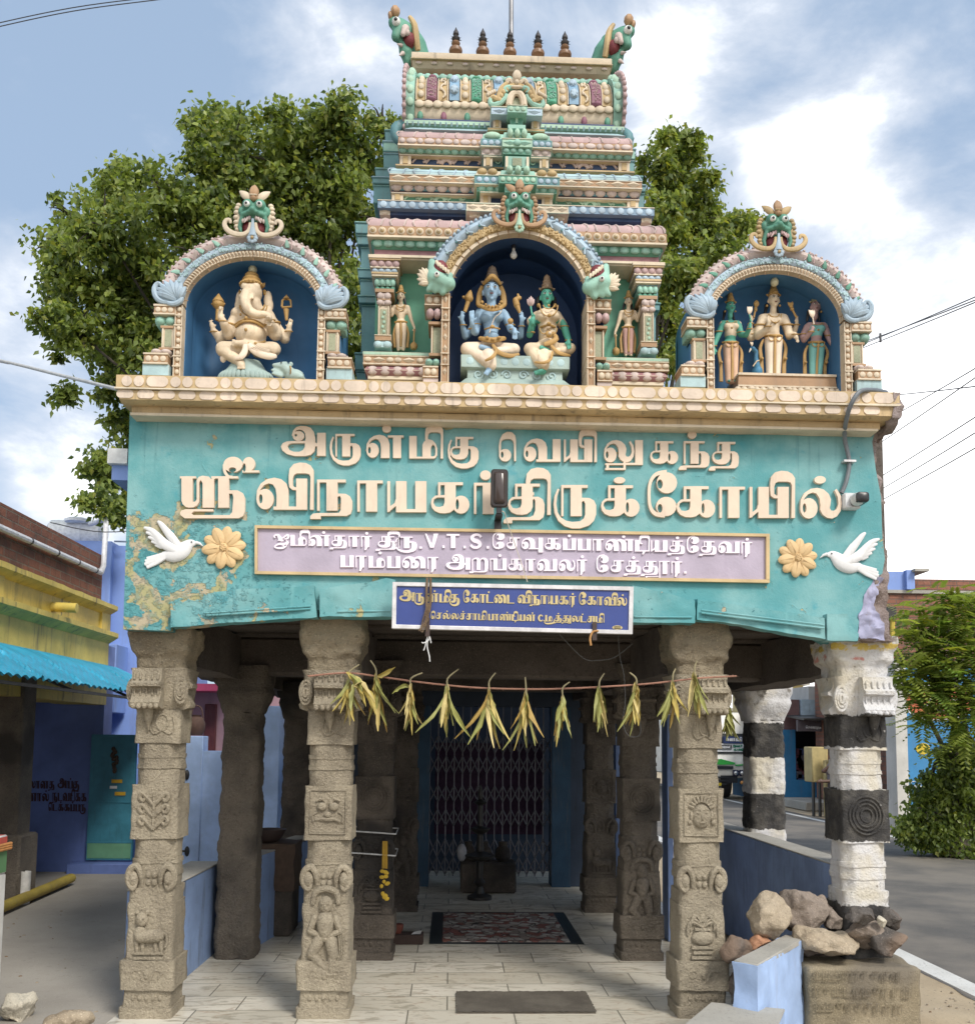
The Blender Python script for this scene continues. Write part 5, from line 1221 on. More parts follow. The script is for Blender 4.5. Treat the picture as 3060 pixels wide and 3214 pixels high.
# ---------------------------------------------------------------- the two seated figures of the central arch
def seated(V, k, name, label, P, skin, cloth, floor):
    t = thing(name, V(P['hx'], P['foot'][1]+30), label, 'statue'); b = MB(skin); X = P['cx']
    head(b, V, k, P['hx'], P['hy'], P['hw'], P['hh'], .03)
    sy, wy, hy = P['sy'], P['wy'], P['py']; sw = P['sw']
    b.ell(V(X, sy+70, .0), (sw*.80*k,.065,95*k), 16, 12); b.cap(V(X-sw*.82, sy+20), V(X+sw*.82, sy+20), 60*k, 60*k)
    for q in (-1,1): b.ell(V(X+q*75, sy+120, .045), (82*k,.035,62*k))
    b.cap(V(X, sy+120), V(X, wy, .01), sw*.66*k*1.0, P['ww']*k); b.ell(V(X, hy-60, .02), (P['ww']*1.12*k,.06,90*k))
    for seq in P['arms']:
        for (a, c_) in zip(seq[:-1], seq[1:]): b.cap(V(*a[:3]), V(*c_[:3]), a[3]*k, c_[3]*k)
    for hd_ in P['hands']: hand(b, V(*hd_[0]), hd_[1], hd_[2], hd_[3]*k, hd_[4])
    for f in P['feet']:
        b.cap(V(*f[0]), V(*f[1]), f[2]*k, f[3]*k)
        for i in range(5): q = V(*f[1]); dx = f[4]; b.cap(q+Vector((dx[0]*k*(i-2)*.8, -.004, -dx[1]*k*(i-2)*.8)), q+Vector((dx[0]*k*(i-2)+dx[2]*k, -.010, -dx[1]*k*(i-2)-dx[3]*k)), 11*k, 8*k, 6)
    body = b.build('body', t, remesh=.005)
    hw = P['hw']*k; face(body, V(P['hx'], P['hy'], .03+hw*1.02), hw, P['hh']*k, turn=.0)
    c = MB(cloth)
    for (a, c_) in P['legs']: c.cap(V(*a[:3]), V(*c_[:3]), a[3]*k, c_[3]*k)
    c.ell(V(X, hy+30, .02), (150*k,.075,70*k)); lg = c.build('garment', t, remesh=.006)
    return t, body
V, k = crop(1400, 820, .2399, .30)
A = dict(cx=590, hx=590, hy=430, hw=110, hh=150, sy=660, sw=190, wy=930, ww=95, py=1075,
    arms=[[(430,700,.0,62),(400,850,.01,58),(385,960,.03,50),(355,985,.07,42),(335,930,.12,36)], [(420,720,-.03,50),(300,900,-.05,52),(255,960,-.03,50),(225,880,.0,40),(215,820,.02,34)],
          [(760,700,.0,62),(830,840,.01,58),(840,920,.03,46),(880,960,.07,38)], [(780,740,-.03,50),(900,900,-.05,50),(975,960,-.03,48),(985,870,.0,38),(985,830,.02,32)]],
    hands=[((330,875,.13),(0,-.1,1),(1,0,0),165,.0),((208,770,.03),(.15,-.1,1),(-1,0,.2),150,.25),((885,1010,.09),(.05,-.15,-1),(1,0,.2),165,.0),((985,785,.03),(-.1,-.1,1),(1,0,.1),150,.25)],
    feet=[((560,1225,.08),(450,1205,.10),42,34,(0,12,-22,8)),((560,1500,.11),(520,1575,.14),44,34,(14,6,-14,30))], legs=[((500,1160,.02,92),(270,1195,.06,88)),((270,1210,.06,88),(520,1390,.10,92)),((545,1320,.10,98),(575,1450,.11,82)),((690,1170,.02,92),(880,1205,.06,84)),((880,1220,.06,72),(620,1250,.08,56))], foot=(530,1600))
bs, body = seated(V, k, 'seated_statue', 'seated pale blue skinned four armed figure with a tall dark headdress', A, BSKIN, CRM2, 0)
crown(bs, V, k, 598, 330, 112, 235, paint('dark_headdress_paint', (.20,.15,.11), wear=.4), .03)
h = MB(GLD); h.tube([V(486,345,.045), V(545,312,.078), V(598,285,.088), V(650,312,.078), V(706,345,.045)], [22*k,28*k,34*k,28*k,22*k], 8, smooth=3)
for q in (-1,1): h.tube([V(592+q*115,340,.02), V(592+q*150,430,.0), V(592+q*165,560,.0), V(592+q*150,610,.02)], [30*k,42*k,40*k,22*k], 8, flat=(Vector((0,1,0)), .7), smooth=3); h.ell(V(592+q*125,585,.05), 26*k, 8, 6)
h.build('headband', bs)
d = MB(GLD); d.tube([V(445,640,.06), V(500,700,.10), V(595,730,.112), V(690,700,.10), V(740,640,.06)], [26*k,34*k,36*k,34*k,26*k], 10, flat=(Vector((0,1,0)), .5), smooth=4)
for x, y in ((510,685),(550,702),(595,710),(640,702),(685,683)): d.ell(V(x,y,.125), 18*k, 8, 6)
d.tube([V(500,945,.06), V(560,950,.088), V(640,950,.088), V(695,940,.06)], 11*k, 6, smooth=3); d.ell(V(598,945,.098), (34*k,.012,26*k), 10, 6)
d.tube([V(440,1060,.06), V(510,1110,.10), V(600,1130,.112), V(690,1105,.10), V(755,1060,.06)], [30*k,36*k,38*k,36*k,30*k], 8, flat=(Vector((0,1,0)), .5), smooth=3)
for x, y in ((525,1110),(600,1130),(680,1108)): d.ell(V(x,y,.125), (28*k,.01,20*k), 8, 6)
for (x, y, dd, r) in ((395,840,.01,62),(835,845,.01,62),(330,965,.09,42),(225,845,.01,42),(985,860,.01,40),(870,945,.06,44)): d.tube([V(x+r*cos(a), y+9*sin(a), dd+r*k*sin(a)) for a in [2*pi*j/14 for j in range(15)]], 8*k, 5)
d.ell(V(832,850,.075), (40*k,.012,40*k), 12, 6); d.m(CRM2).tube([V(745,640,.05), V(690,780,.105), V(620,840,.10), V(560,1020,.095)], 6*k, 6, smooth=3)
d.build('ornaments', bs)
d = MB(GLD); d.tube([V(600,1180,.105), V(680,1290,.115), V(820,1330,.11), V(940,1290,.09)], [20*k,30*k,30*k,18*k], 8, flat=(Vector((0,1,0)), .5), smooth=3); d.tube([V(500,1440,.17), V(570,1420,.185), V(620,1370,.18), V(645,1290,.17)], [16*k,24*k,24*k,14*k], 8, flat=(Vector((0,1,0)), .5), smooth=3); d.build('hem', bs)
d = MB(GLD); d.tube([V(245,690,.03), V(285,560,.03)], [24*k,32*k], 8); d.lathe(V(285,560,.03), [(30*k,0),(58*k,30*k),(62*k,60*k),(46*k,90*k),(40*k,110*k),(22*k,150*k),(2*k,172*k)], 14, axis=Matrix.Rotation(R(12), 3, 'Y')); d.ell(V(228,500,.03), 22*k, 8, 6); d.build('hand_drum', bs)
d = MB(GLD); d.cap(V(960,700,.03), V(920,600,.03), 20*k, 40*k); d.cap(V(920,600,.03), V(905,540,.03), 44*k, 40*k); d.cap(V(905,530,.03), V(955,510,.03), 34*k, 30*k); d.cap(V(945,510,.03), V(935,465,.03), 28*k, 16*k); d.build('deer_emblem', bs)
A = dict(cx=1320, hx=1310, hy=500, hw=86, hh=118, sy=690, sw=150, wy=920, ww=80, py=1080,
    arms=[[(1180,720,.0,52),(1120,880,.01,48),(1085,1000,.04,46),(1090,950,.09,38),(1100,900,.11,32)], [(1460,720,.0,55),(1540,860,.01,52),(1565,960,.02,50),(1585,1080,.06,40)]],
    hands=[((1112,890,.12),(.05,-.1,1),(-1,0,0),150,.55),((1580,1145,.09),(.05,-.25,-1),(-1,0,0),150,.1)],
    feet=[((1310,1240,.08),(1225,1215,.10),38,32,(0,12,-20,6)),((1250,1530,.11),(1160,1570,.14),42,34,(4,12,-30,10))], legs=[((1250,1160,.02,82),(1080,1190,.06,76)),((1080,1200,.06,82),(1215,1390,.10,104)),((1265,1310,.09,96),(1250,1450,.11,84)),((1400,1170,.02,86),(1610,1190,.06,74)),((1600,1210,.06,66),(1380,1260,.08,52))], foot=(1230,1600))
gs, body = seated(V, k, 'seated_statue', 'seated green skinned figure in a cream garment holding a lotus bud', A, GSKIN, CRM, 0)
crown(gs, V, k, 1312, 410, 82, 200, paint('brown_headdress_paint', (.27,.18,.11), wear=.4), .03, 4)
d = MB(CRM); d.ell(V(1320,750,.005), (178*k,.080,128*k), 16, 12); d.cap(V(1190,712,.0), V(1450,712,.0), 66*k, 66*k); d.cap(V(1320,800,.02), V(1320,1000,.02), 135*k, 118*k)
for q in (-1,1): d.ell(V(1320+q*72,790,.062), (86*k,.045,74*k)); d.cap(V(1320+q*125,715,.0), V(1320+q*210,(840 if q > 0 else 790),.0), 68*k, 64*k)
d.cap(V(1320,860,.0), V(1320,910,.01), 105*k, 88*k); d.ell(V(1320,1020,.02), (125*k,.07,110*k)); d.build('blouse', gs, remesh=.006)
d = MB(GLD); necklace(d, V, 1322, 665, 70, 50, .095, 8*k); necklace(d, V, 1322, 670, 115, 150, .100, 8*k, .9); d.ell(V(1322,825,.125), 26*k, 10, 6); d.ell(V(1318,690,.118), 18*k, 8, 6)
d.tube([V(1225,915,.06), V(1320,925,.100), V(1410,915,.06)], 16*k, 8, smooth=3); d.ell(V(1320,918,.112), (30*k,.012,24*k), 8, 6); d.ell(V(1322,1055,.112), (46*k,.014,46*k), 12, 6); d.m(CRM2).ell(V(1330,1050,.122), (24*k,.012,24*k), 10, 6); d.m(GLD)
for q in (-1,1): necklace(d, V, 1320+q*62, 950, 50, 78, .085, 8*k); d.ell(V(1312+q*108,605,.03), (26*k,.014,26*k), 10, 6)
for (x, y, dd, r) in ((1585,1085,.06,42),(1100,985,.06,46),(1545,865,.01,56)): d.tube([V(x+r*cos(a), y+9*sin(a), dd+r*k*sin(a)) for a in [2*pi*j/14 for j in range(15)]], 9*k, 5)
d.tube([V(1350,1190,.105), V(1430,1280,.11), V(1520,1305,.10), V(1600,1300,.08)], [18*k,26*k,26*k,16*k], 8, flat=(Vector((0,1,0)), .5), smooth=3); d.tube([V(1130,1460,.17), V(1240,1480,.185), V(1330,1420,.165), V(1360,1300,.14)], [14*k,20*k,20*k,12*k], 8, flat=(Vector((0,1,0)), .5), smooth=3)
d.tube([V(1380,1000,.08), V(1420,1100,.10), V(1330,1160,.11), V(1260,1180,.11)], [20*k,34*k,34*k,24*k], 8, flat=(Vector((0,1,0)), .4), smooth=3)
d.build('ornaments', gs)
d = MB(BLACKH)
for q in (-1,1): d.ell(V(1312+q*100,530,-.02), (44*k,.03,100*k)); 
d.build('hair', gs)
d = MB(GSKIN); d.tube([V(1105,830,.13), V(1092,760,.125), V(1085,690,.12)], 12*k, 6); d.m(LPINK)
for j in range(5): leaf(d, V(1085,700,.12), V(1042+22*j,590+abs(j-2)*10,.12+.01*(2-abs(j-2))), 28*k, 20*k)
d.build('lotus_bud', gs)
# shared throne
zf = T2(1042-18, .09); cT = (V(190,1400).x+V(1590,1400).x)/2; hwT = (V(1590,1400).x-V(190,1400).x)/2
tb = thing('stone_throne', (cT, .30, zf), 'grey mint carved bench under the two seated figures of the central arch', 'pedestal')
p = MB(PEDM); zt_ = V(900,1320).z
p.loft([(zf-.03,hwT+.01,.12),(zf+.045,hwT+.01,.12),(zf+.085,hwT-.03,.10),(zf+.09,hwT-.04,.09),(zt_-.085,hwT-.04,.09),(zt_-.08,hwT-.0,.115),(zt_,hwT,.115)], cT, .31)
p.build('bench', tb, bevel=.004)
d = MB(AQUA); yb = .31-.1; zz = (zf+zt_)/2
for s_ in (-1,1):
    for j in range(3): scroll(d, [(cT+s_*a, b_) for a, b_ in spiral(.05+.085*j, zz+.0, .030, 1.3, pi*.5*j)], .006, .218, 6)
bead_row(d, cT-hwT+.02, cT+hwT-.02, zt_-.04, .026, .196, .006, 1.25)
for j in range(9): d.ell((cT-hwT+.04+j*(2*hwT-.08)/8, .20, zf+.03), (.030,.014,.022), 10, 6)
d.build('carved_band', tb)
# ---------------------------------------------------------------- standing figures
def standing(V, k, name, label, P, skin, cloth, top=None):
    t = thing(name, V(P['cx'], P['fy']+8), label, 'statue'); b = MB(skin); X, X0 = P['cx'], P.get('fx', P['cx'])
    head(b, V, k, P['hx'], P['hy'], P['hw'], P['hh'], .02, P.get('turn', 0)); sy, sw, wy, ww, py = P['sy'], P['sw'], P['wy'], P['ww'], P['py']
    b.cap(V(X-sw*.8, sy), V(X+sw*.8, sy), sw*.30*k, sw*.30*k); b.ell(V(X, sy+sw*.35), (sw*.86*k, sw*.42*k, sw*.62*k)); b.cap(V(X, sy+sw*.5), V(X, wy), sw*.55*k, ww*k*.9)
    for q in (-1,1): b.ell(V(X+q*sw*.42, sy+sw*.45, sw*.30*k), (sw*P.get('bust',.40)*k, sw*P.get('bust',.40)*k*.7, sw*.36*k))
    b.ell(V(X, py), (ww*1.25*k, ww*.8*k, ww*1.1*k))
    for seq in P['arms']:
        for a, c_ in zip(seq[:-1], seq[1:]): b.cap(V(*a[:3]), V(*c_[:3]), a[3]*k, c_[3]*k)
    for h_ in P['hands']: hand(b, V(*h_[0]), h_[1], h_[2], h_[3]*k, h_[4])
    for q in (-1,1): b.cap(V(X0+q*ww*.42, P['fy']-8, .0), V(X0+q*ww*.5, P['fy'], .035), ww*.28*k, ww*.22*k)
    body = b.build('body', t, remesh=P.get('vox', .0055)); hw = P['hw']*k; face(body, V(P['hx'], P['hy'], .02+hw*1.02), hw, P['hh']*k, turn=P.get('turn', 0)*.8)
    c = MB(cloth); c.ell(V(X, py+ww*.3), (ww*1.32*k, ww*.86*k, ww*1.0*k))
    for q in (-1,1): c.cap(V(X+q*ww*.55, py+ww*.4, .01), V(X0+q*ww*.45, P['fy']-10, .012), ww*.72*k, ww*.52*k)
    c.cap(V(X, py+ww*.8, .0), V(X0, P['fy']-12, .0), ww*.8*k, ww*.6*k)
    for j in range(5): c.cap(V(X-ww*.5+ww*.25*j, py+ww*.9, ww*.62*k), V(X0-ww*.36+ww*.18*j, P['fy']-14, ww*.50*k), ww*.10*k, ww*.11*k, 6)
    c.build('garment', t, remesh=P.get('vox', .0055))
    if top:
        c = MB(top); c.ell(V(X, sy+sw*.5, .004), (sw*.92*k, sw*.50*k, sw*.52*k))
        for q in (-1,1): c.ell(V(X+q*sw*.42, sy+sw*.50, sw*.34*k), (sw*.44*k, sw*.36*k, sw*.40*k)); c.cap(V(X+q*sw*.9, sy+5), V(X+q*sw*1.08, sy+sw*.75), sw*.30*k, sw*.27*k)
        c.cap(V(X, sy+sw*.6), V(X, wy-ww*.3), sw*.60*k, ww*.98*k); c.build('blouse', t, remesh=.0055)
    d = MB(GLD); ww_ = ww*k
    d.tube([V(X-ww*1.2, py-ww*.3, .0), V(X-ww*.6, py-ww*.1, ww_*.85), V(X, py-ww*.02, ww_*1.0), V(X+ww*.6, py-ww*.1, ww_*.85), V(X+ww*1.2, py-ww*.3, .0)], ww_*.18, 8, smooth=3); d.ell(V(X, py, ww_*1.08), (ww_*.24, ww_*.14, ww_*.24), 10, 6)
    for q in (-1,1): necklace(d, V, X+q*ww*.5, py, ww*.45, ww*.7, ww_*.9, ww_*.07); d.ell(V(P['hx']+q*P['hw']*1.12, P['hy']+P['hh']*.62, .015), P['hw']*.24*k, 8, 6)
    necklace(d, V, X, sy-sw*.1, sw*.40, sw*.28, sw*.34*k, sw*.05*k); necklace(d, V, X, sy-sw*.05, sw*.55, sw*.75, sw*.42*k, sw*.05*k, .9); d.ell(V(X, sy+sw*.75, sw*.62*k), sw*.11*k, 8, 6)
    if P.get('sash', True): d.tube([V(X, py+ww*.2, ww_*1.0), V(X0, (py+P['fy'])/2, ww_*.95), V(X0, P['fy']-14, ww_*.75)], [ww_*.16, ww_*.18, ww_*.22], 8, flat=(Vector((0,1,0)), .5))
    for q in (-1,1):
        if P.get('side', True): d.tube([V(X+q*ww*1.3, py+ww*.1), V(X+q*ww*1.75, py+ww*1.3), V(X0+q*ww*1.55, py+ww*3.1), V(X0+q*ww*1.5, P['fy']-8)], [ww_*.14, ww_*.26, ww_*.30, ww_*.34], 8, flat=(Vector((0,1,0)), .6), smooth=3); d.ell(V(X0+q*ww*1.6, py+ww*2.9, .02), ww_*.25, 8, 6)
    for a in P['arms']:
        x, y, dd, r = a[1]; d.tube([V(x+r*1.15*cos(u), y-r*.6+r*.2*sin(u), dd+r*1.15*k*sin(u)) for u in [2*pi*j/12 for j in range(13)]], r*.18*k, 5)
        x, y, dd, r = a[-1]; d.tube([V(x+r*1.2*cos(u), y+r*.2*sin(u), dd+r*1.2*k*sin(u)) for u in [2*pi*j/12 for j in range(13)]], r*.22*k, 5)
    d.build('ornaments', t); crown(t, V, k, P['hx'], P['hy']-P['hh']*.55, P['hw']*1.02, P.get('ch', P['hh']*1.35), P.get('cm', GLD), .02, 4)
    hb = MB(BLACKH)
    for q in (-1,1): hb.cap(V(P['hx']+q*P['hw']*.75, P['hy']+P['hh']*.2, -.03), V(P['hx']+q*P['hw']*1.2, P['hy']+P['hh']*1.5, -.02), P['hw']*.4*k, P['hw']*.25*k)
    hb.build('hair', t)
    return t
V, k = crop(2050, 600, .4264, .30)
t = standing(V, k, 'standing_statue', 'tall cream standing figure with four arms in the middle of the right hand niche',
    dict(cx=880, fx=878, fy=1390, hx=876, hy=815, hw=42, hh=58, sy=925, sw=88, wy=1050, ww=54, py=1085, turn=.12, ch=80,
    arms=[[(800,935,.0,34),(775,1010,.01,32),(760,1075,.02,32),(800,1060,.07,26),(806,1042,.09,20)], [(795,950,-.02,28),(735,1065,-.02,30),(720,1070,-.02,28),(708,1000,.0,22),(712,980,.01,18)], [(960,935,.0,34),(985,1010,.01,32),(990,1065,.02,30),(1020,1080,.05,20)], [(965,950,-.02,28),(1010,1055,-.03,28),(1040,1030,-.02,26),(1052,985,.0,20)]],
    hands=[((806,1015,.10),(0,-.1,1),(1,0,0),70,0),((712,955,.02),(.1,-.1,1),(1,0,0),62,.4),((1028,1105,.06),(.15,-.2,-1),(-1,0,0),70,0),((1052,960,.01),(-.1,-.1,1),(-1,0,0),62,.4)]), CRM, CRM2)
d = MB(GLD); d.tube([V(728,945,.03), V(738,890,.03)], 7*k, 6); 
for y, r in ((885,14),(845,16)): d.ell(V(742+(870-y)*.1,y,.03), (r*k,.012,r*1.6*k), 8, 6)
leaf(d, V(742,870,.03), V(748,818,.03), 22*k, 14*k); d.build('spear_emblem', t)
d = MB(GLD); d.tube([V(1040,945,.03), V(1010,890,.03)], 8*k, 6)
for j in range(3): d.ell(V(1008-6*j,885-18*j,.03), (16*k,.012,13*k), 8, 6)
leaf(d, V(1000,870,.03), V(975,832,.03), 12*k, 10*k); leaf(d, V(1000,870,.03), V(1010,828,.03), 12*k, 10*k); d.build('thunderbolt_emblem', t)
t = standing(V, k, 'standing_statue', 'green faced standing figure holding a white bud left of the tall cream figure',
    dict(cx=566, fx=570, fy=1410, hx=560, hy=862, hw=34, hh=50, sy=970, sw=70, wy=1075, ww=48, py=1130, turn=.15, bust=.46, ch=78,
    arms=[[(508,985,.0,26),(480,1050,.0,25),(452,1120,.01,20),(442,1150,.02,16)], [(625,985,.0,26),(640,1060,.01,25),(662,1085,.05,21),(672,1060,.09,17)]], hands=[((440,1180,.02),(0,-.1,-1),(1,0,0),64,.1),((676,1040,.10),(0,-.1,1),(-1,0,0),60,.5)]), GSKIN, PEACH, CRM)
d = MB(GSKIN); d.tube([V(676,1020,.12), V(660,960,.12)], 5*k, 6); d.m(CRM2)
for j in range(4): leaf(d, V(662,968,.12), V(648+11*j,912,.12), 13*k, 9*k)
d.build('flower_bud', t)
t = standing(V, k, 'standing_statue', 'mauve skinned standing figure in an aqua wrap right of the tall cream figure',
    dict(cx=1198, fx=1188, fy=1395, hx=1184, hy=862, hw=38, hh=54, sy=985, sw=72, wy=1075, ww=48, py=1130, turn=-.1, bust=.46, ch=72, cm=paint('dull_green_headdress', (.26,.24,.15), wear=.4),
    arms=[[(1130,1000,.0,27),(1098,1070,.0,26),(1095,1110,.03,23),(1120,1080,.09,18)], [(1260,1000,.0,27),(1290,1080,.0,25),(1312,1150,.02,18),(1318,1175,.02,15)]], hands=[((1126,1060,.10),(0,-.1,1),(1,0,0),60,.5),((1326,1205,.02),(.05,-.1,-1),(-1,0,0),66,.1)]), PSKIN, AQUAC, AQUAC)
d = MB(CRM2); d.tube([V(1128,1040,.12), V(1118,985,.12)], 5*k, 6)
for j in range(4): leaf(d, V(1118,992,.12), V(1090+13*j,935,.12), 13*k, 9*k)
d.build('flower_bud', t)
zf = NICHE_R.z; hwP = 400*k; cx = V(940,1400).x
ped = thing('statue_plinth', (cx, .30, zf), 'low cream plinth with scalloped foot under the three standing figures', 'pedestal')
p = MB(BROWN); zp = V(900,1392).z
p.loft([(zf-.03,hwP*.94,.12),(zf+.05,hwP*.94,.12),(zp-.006,hwP*.92,.115)], cx, .31); p.m(SAND).loft([(zp-.014,hwP*.935,.125),(zp,hwP*.935,.125)], cx, .31); p.loft([(zf+.05,hwP*.94,.125),(zf+.06,hwP*.94,.125)], cx, .31); p.build('slab', ped)
p = MB(SAND)
for j in range(17): p.ell((cx-hwP*.95+j*hwP*1.9/16, .19, zf+.018), (.026,.03,.032), 10, 6); 
for j in range(5): p.ell((cx-hwP*.7+j*hwP*1.4/4, .165, zf+.03), (.02,.012,.014), 8, 6)
p.build('scalloped_foot', ped)
# peacock
pk = thing('peacock_statue', V(745, 1400), 'small blue peacock figure between the green faced figure and the tall cream figure', 'statue')
b = MB(paint('peacock_blue_paint', (.045,.18,.31), wear=.25)); b.ell(V(762,1335,.0), (42*k,.045,52*k)); b.cap(V(755,1300,.02), V(742,1240,.03), 26*k, 17*k); b.cap(V(742,1240,.03), V(745,1200,.035), 17*k, 15*k); b.cap(V(745,1200,.035), V(715,1180,.045), 16*k, 18*k); b.ell(V(712,1180,.045), (22*k,.018,19*k)); b.cap(V(780,1360,-.02), V(800,1390,-.04), 34*k, 16*k); b.cap(V(756,1380,.0), V(756,1402,.01), 16*k, 12*k)
pb_ = b.build('body', pk, remesh=.005); d = MB(CRM2); d.cap(V(698,1186,.05), V(684,1212,.055), 8*k, 2*k, 8); d.build('beak', pb_); d = MB(EYEB); d.ell(V(708,1174,.064), 4*k, 8, 6); d.build('eye', pb_)
d = MB(CRM)
for j in range(3): leaf(d, V(708,1162,.045), V(694+10*j,1130,.045), 6*k, 5*k)
d.tube([V(720,1305,.035), V(745,1270,.045), V(765,1262,.035)], 5*k, 5); d.build('crest', pk)
# guardians on the green walls
def guardian(xf, label, mir, floor_y, cloth):
    V_, k = crop(1050, 600, .5864, .33); V = lambda x, y, d=0: V_(xf+mir*x, y, d)
    def Vn(x, y, d=0): return V(x, y, d)
    t = thing('guardian_statue', V(0, floor_y+6), label, 'statue'); b = MB(CRM); head(b, Vn, k, 0, floor_y-288, 20, 29, .015)
    sy = floor_y-235; b.cap(V(-34, sy), V(34, sy), 15*k, 15*k); b.ell(V(0, sy+22), (38*k, 20*k, 30*k)); b.cap(V(0, sy+35), V(0, sy+62), 26*k, 19*k); b.ell(V(0, sy+78), (28*k,20*k,20*k))
    b.cap(V(-38,sy+4), V(-50,sy+42,.0), 13*k, 11*k); b.cap(V(-50,sy+42), V(-58,sy-2,.035), 10*k, 8*k); b.cap(V(38,sy+4), V(54,sy+62), 13*k, 11*k); b.cap(V(54,sy+62), V(72,sy+112,.02), 10*k, 8*k)
    hand(b, V(-60,sy-16,.04), (-.1*mir,-.1,1), (mir,0,0), 36*k, .1); hand(b, V(74,sy+128,.025), (0,-.2,-1), (-mir,0,0), 36*k, .6)
    for q in (-1,1): b.cap(V(q*12, floor_y-12), V(q*15, floor_y, .02), 8*k, 7*k)
    body = b.build('body', t, remesh=.0048); face(body, V(0, floor_y-288, .015+20*k), 20*k, 29*k)
    c = MB(cloth); c.ell(V(0,sy+90), (32*k,22*k,24*k))
    for q in (-1,1): c.cap(V(q*14,sy+100,.004), V(q*12,floor_y-14,.006), 19*k, 14*k)
    c.build('garment', t, remesh=.0048)
    d = MB(GLD); d.tube([V(-32,sy+80,.0), V(0,sy+84,24*k), V(32,sy+80,.0)], 6*k, 6, smooth=3); necklace(d, V, 0, sy-6, 20, 16, 22*k, 3*k); necklace(d, V, 0, sy-4, 24, 34, 24*k, 2.5*k)
    d.tube([V(0,sy+90,26*k), V(2,sy+150,26*k), V(0,floor_y-20,18*k)], [5*k,6*k,7*k], 6); d.tube([V(28,sy+95), V(40,sy+140), V(34,floor_y-20)], [5*k,7*k,9*k], 6, smooth=2); d.tube([V(-28,sy+95), V(-38,sy+140), V(-32,floor_y-20)], [5*k,7*k,9*k], 6, smooth=2); d.build('ornaments', t)
    crown(t, Vn, k, 0, floor_y-304, 20, 46, GLD, .015, 4); hb = MB(BLACKH); hb.cap(V(-17,floor_y-290,-.01), V(-26,floor_y-250,-.01), 8*k, 6*k); hb.cap(V(17,floor_y-290,-.01), V(26,floor_y-250,-.01), 8*k, 6*k); hb.build('hair', t)
    d = MB(GLD); d.tube([V(72,sy+128,.035), V(70,floor_y-36,.035)], 4*k, 6); d.lathe(V(70,floor_y-16,.035), [(4*k,-20*k),(14*k,-18*k),(21*k,-6*k),(20*k,8*k),(12*k,18*k),(4*k,24*k)], 14); d.build('club', t)
guardian(356, 'small cream guardian figure with a club on the green wall nearest the elephant headed figure', 1, 858, CRM)
guardian(1570, 'small guardian figure in pink leggings on the green wall right of the central arch', -1, 886, ROSEC)
# ---------------------------------------------------------------- bulbs
BULBG = plain('frosted_bulb_glass', (.62,.62,.60), .25); BULBY = plain('yellowed_bulb_glass', (.60,.56,.38), .3); SOCK = plain('bulb_socket_black', (.03,.03,.035), .5)
def bulb(px, py, Y, ztop, r, mat, label):
    c = at(px, py, Y); t = thing('light_bulb', c, label, 'light bulb'); b = MB(mat); b.lathe(c, [(.002,-r),(r*.5,-r*.87),(r*.87,-r*.5),(r,0),(r*.93,r*.4),(r*.66,r*.95),(r*.46,r*1.4),(r*.42,r*1.7)], 20); b.build('glass', t)
    b = MB(plain('bulb_cap_metal', (.62,.6,.55), .35, .6)); b.lathe(c+Vector((0,0,r*1.68)), [(r*.44,0),(r*.44,r*.5)], 14); b.m(SOCK).lathe(c+Vector((0,0,r*2.1)), [(r*.62,0),(r*.66,r*.8),(r*.4,r*1.2)], 14); b.tube([c+Vector((0,0,r*3.2)), (c.x, c.y, ztop)], r*.32, 8); b.build('socket', t)
bulb(1612, 802, .22, O.z+.865, .021, BULBG, 'clear white bulb hanging in the dark blue central arch')
bulb(350+1041*.4264, 530+745*.4264, .22, NICHE_L.z+.72, .026, BULBY, 'yellowish bulb hanging over the elephant headed figure')
bulb(2050+891*.4264, 600+672*.4264, .20, NICHE_R.z+.72, .025, BULBY, 'yellowish bulb hanging over the tall cream figure of the right hand niche')
# ================================================================ pillared hall
ST1 = stone('carved_granite', (.25,.212,.155), (.39,.335,.245), 13, 1.0, dist=.020)
ST2 = stone('rough_hewn_granite', (.20,.165,.115), (.32,.265,.18), 9, 1.0, dist=.025)
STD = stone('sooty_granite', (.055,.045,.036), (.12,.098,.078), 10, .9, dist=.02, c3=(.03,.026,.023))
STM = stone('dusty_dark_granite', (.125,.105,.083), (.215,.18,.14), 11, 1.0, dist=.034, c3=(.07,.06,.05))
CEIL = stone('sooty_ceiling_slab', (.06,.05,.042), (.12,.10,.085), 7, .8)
def limewash(name, c, stain):
    m, nt, b = nodes_of(name); T = NT(nt)
    n1 = T.noise(9, 5, .65); n2 = T.noise(45, 4, .7); n3 = T.noise(2.5, 4, .6)
    cc = T.mix(T.math('MULTIPLY', T.step(n3, .40, .62), .75), c, stain); cc = T.mix(T.math('MULTIPLY', T.step(n2, .60, .74), .7), cc, (.10,.085,.065))
    cc = T.mix(T.math('MULTIPLY', T.step(n1, .58, .68), .75), cc, (.17,.145,.11))
    T.ln(cc, b.inputs['Base Color']); b.inputs['Roughness'].default_value = .85; T.bump(b, T.math('ADD', n2, n1), .8, .012); return m
BLK = stone('black_painted_stone', (.040,.038,.036), (.085,.08,.072), 14, .9)
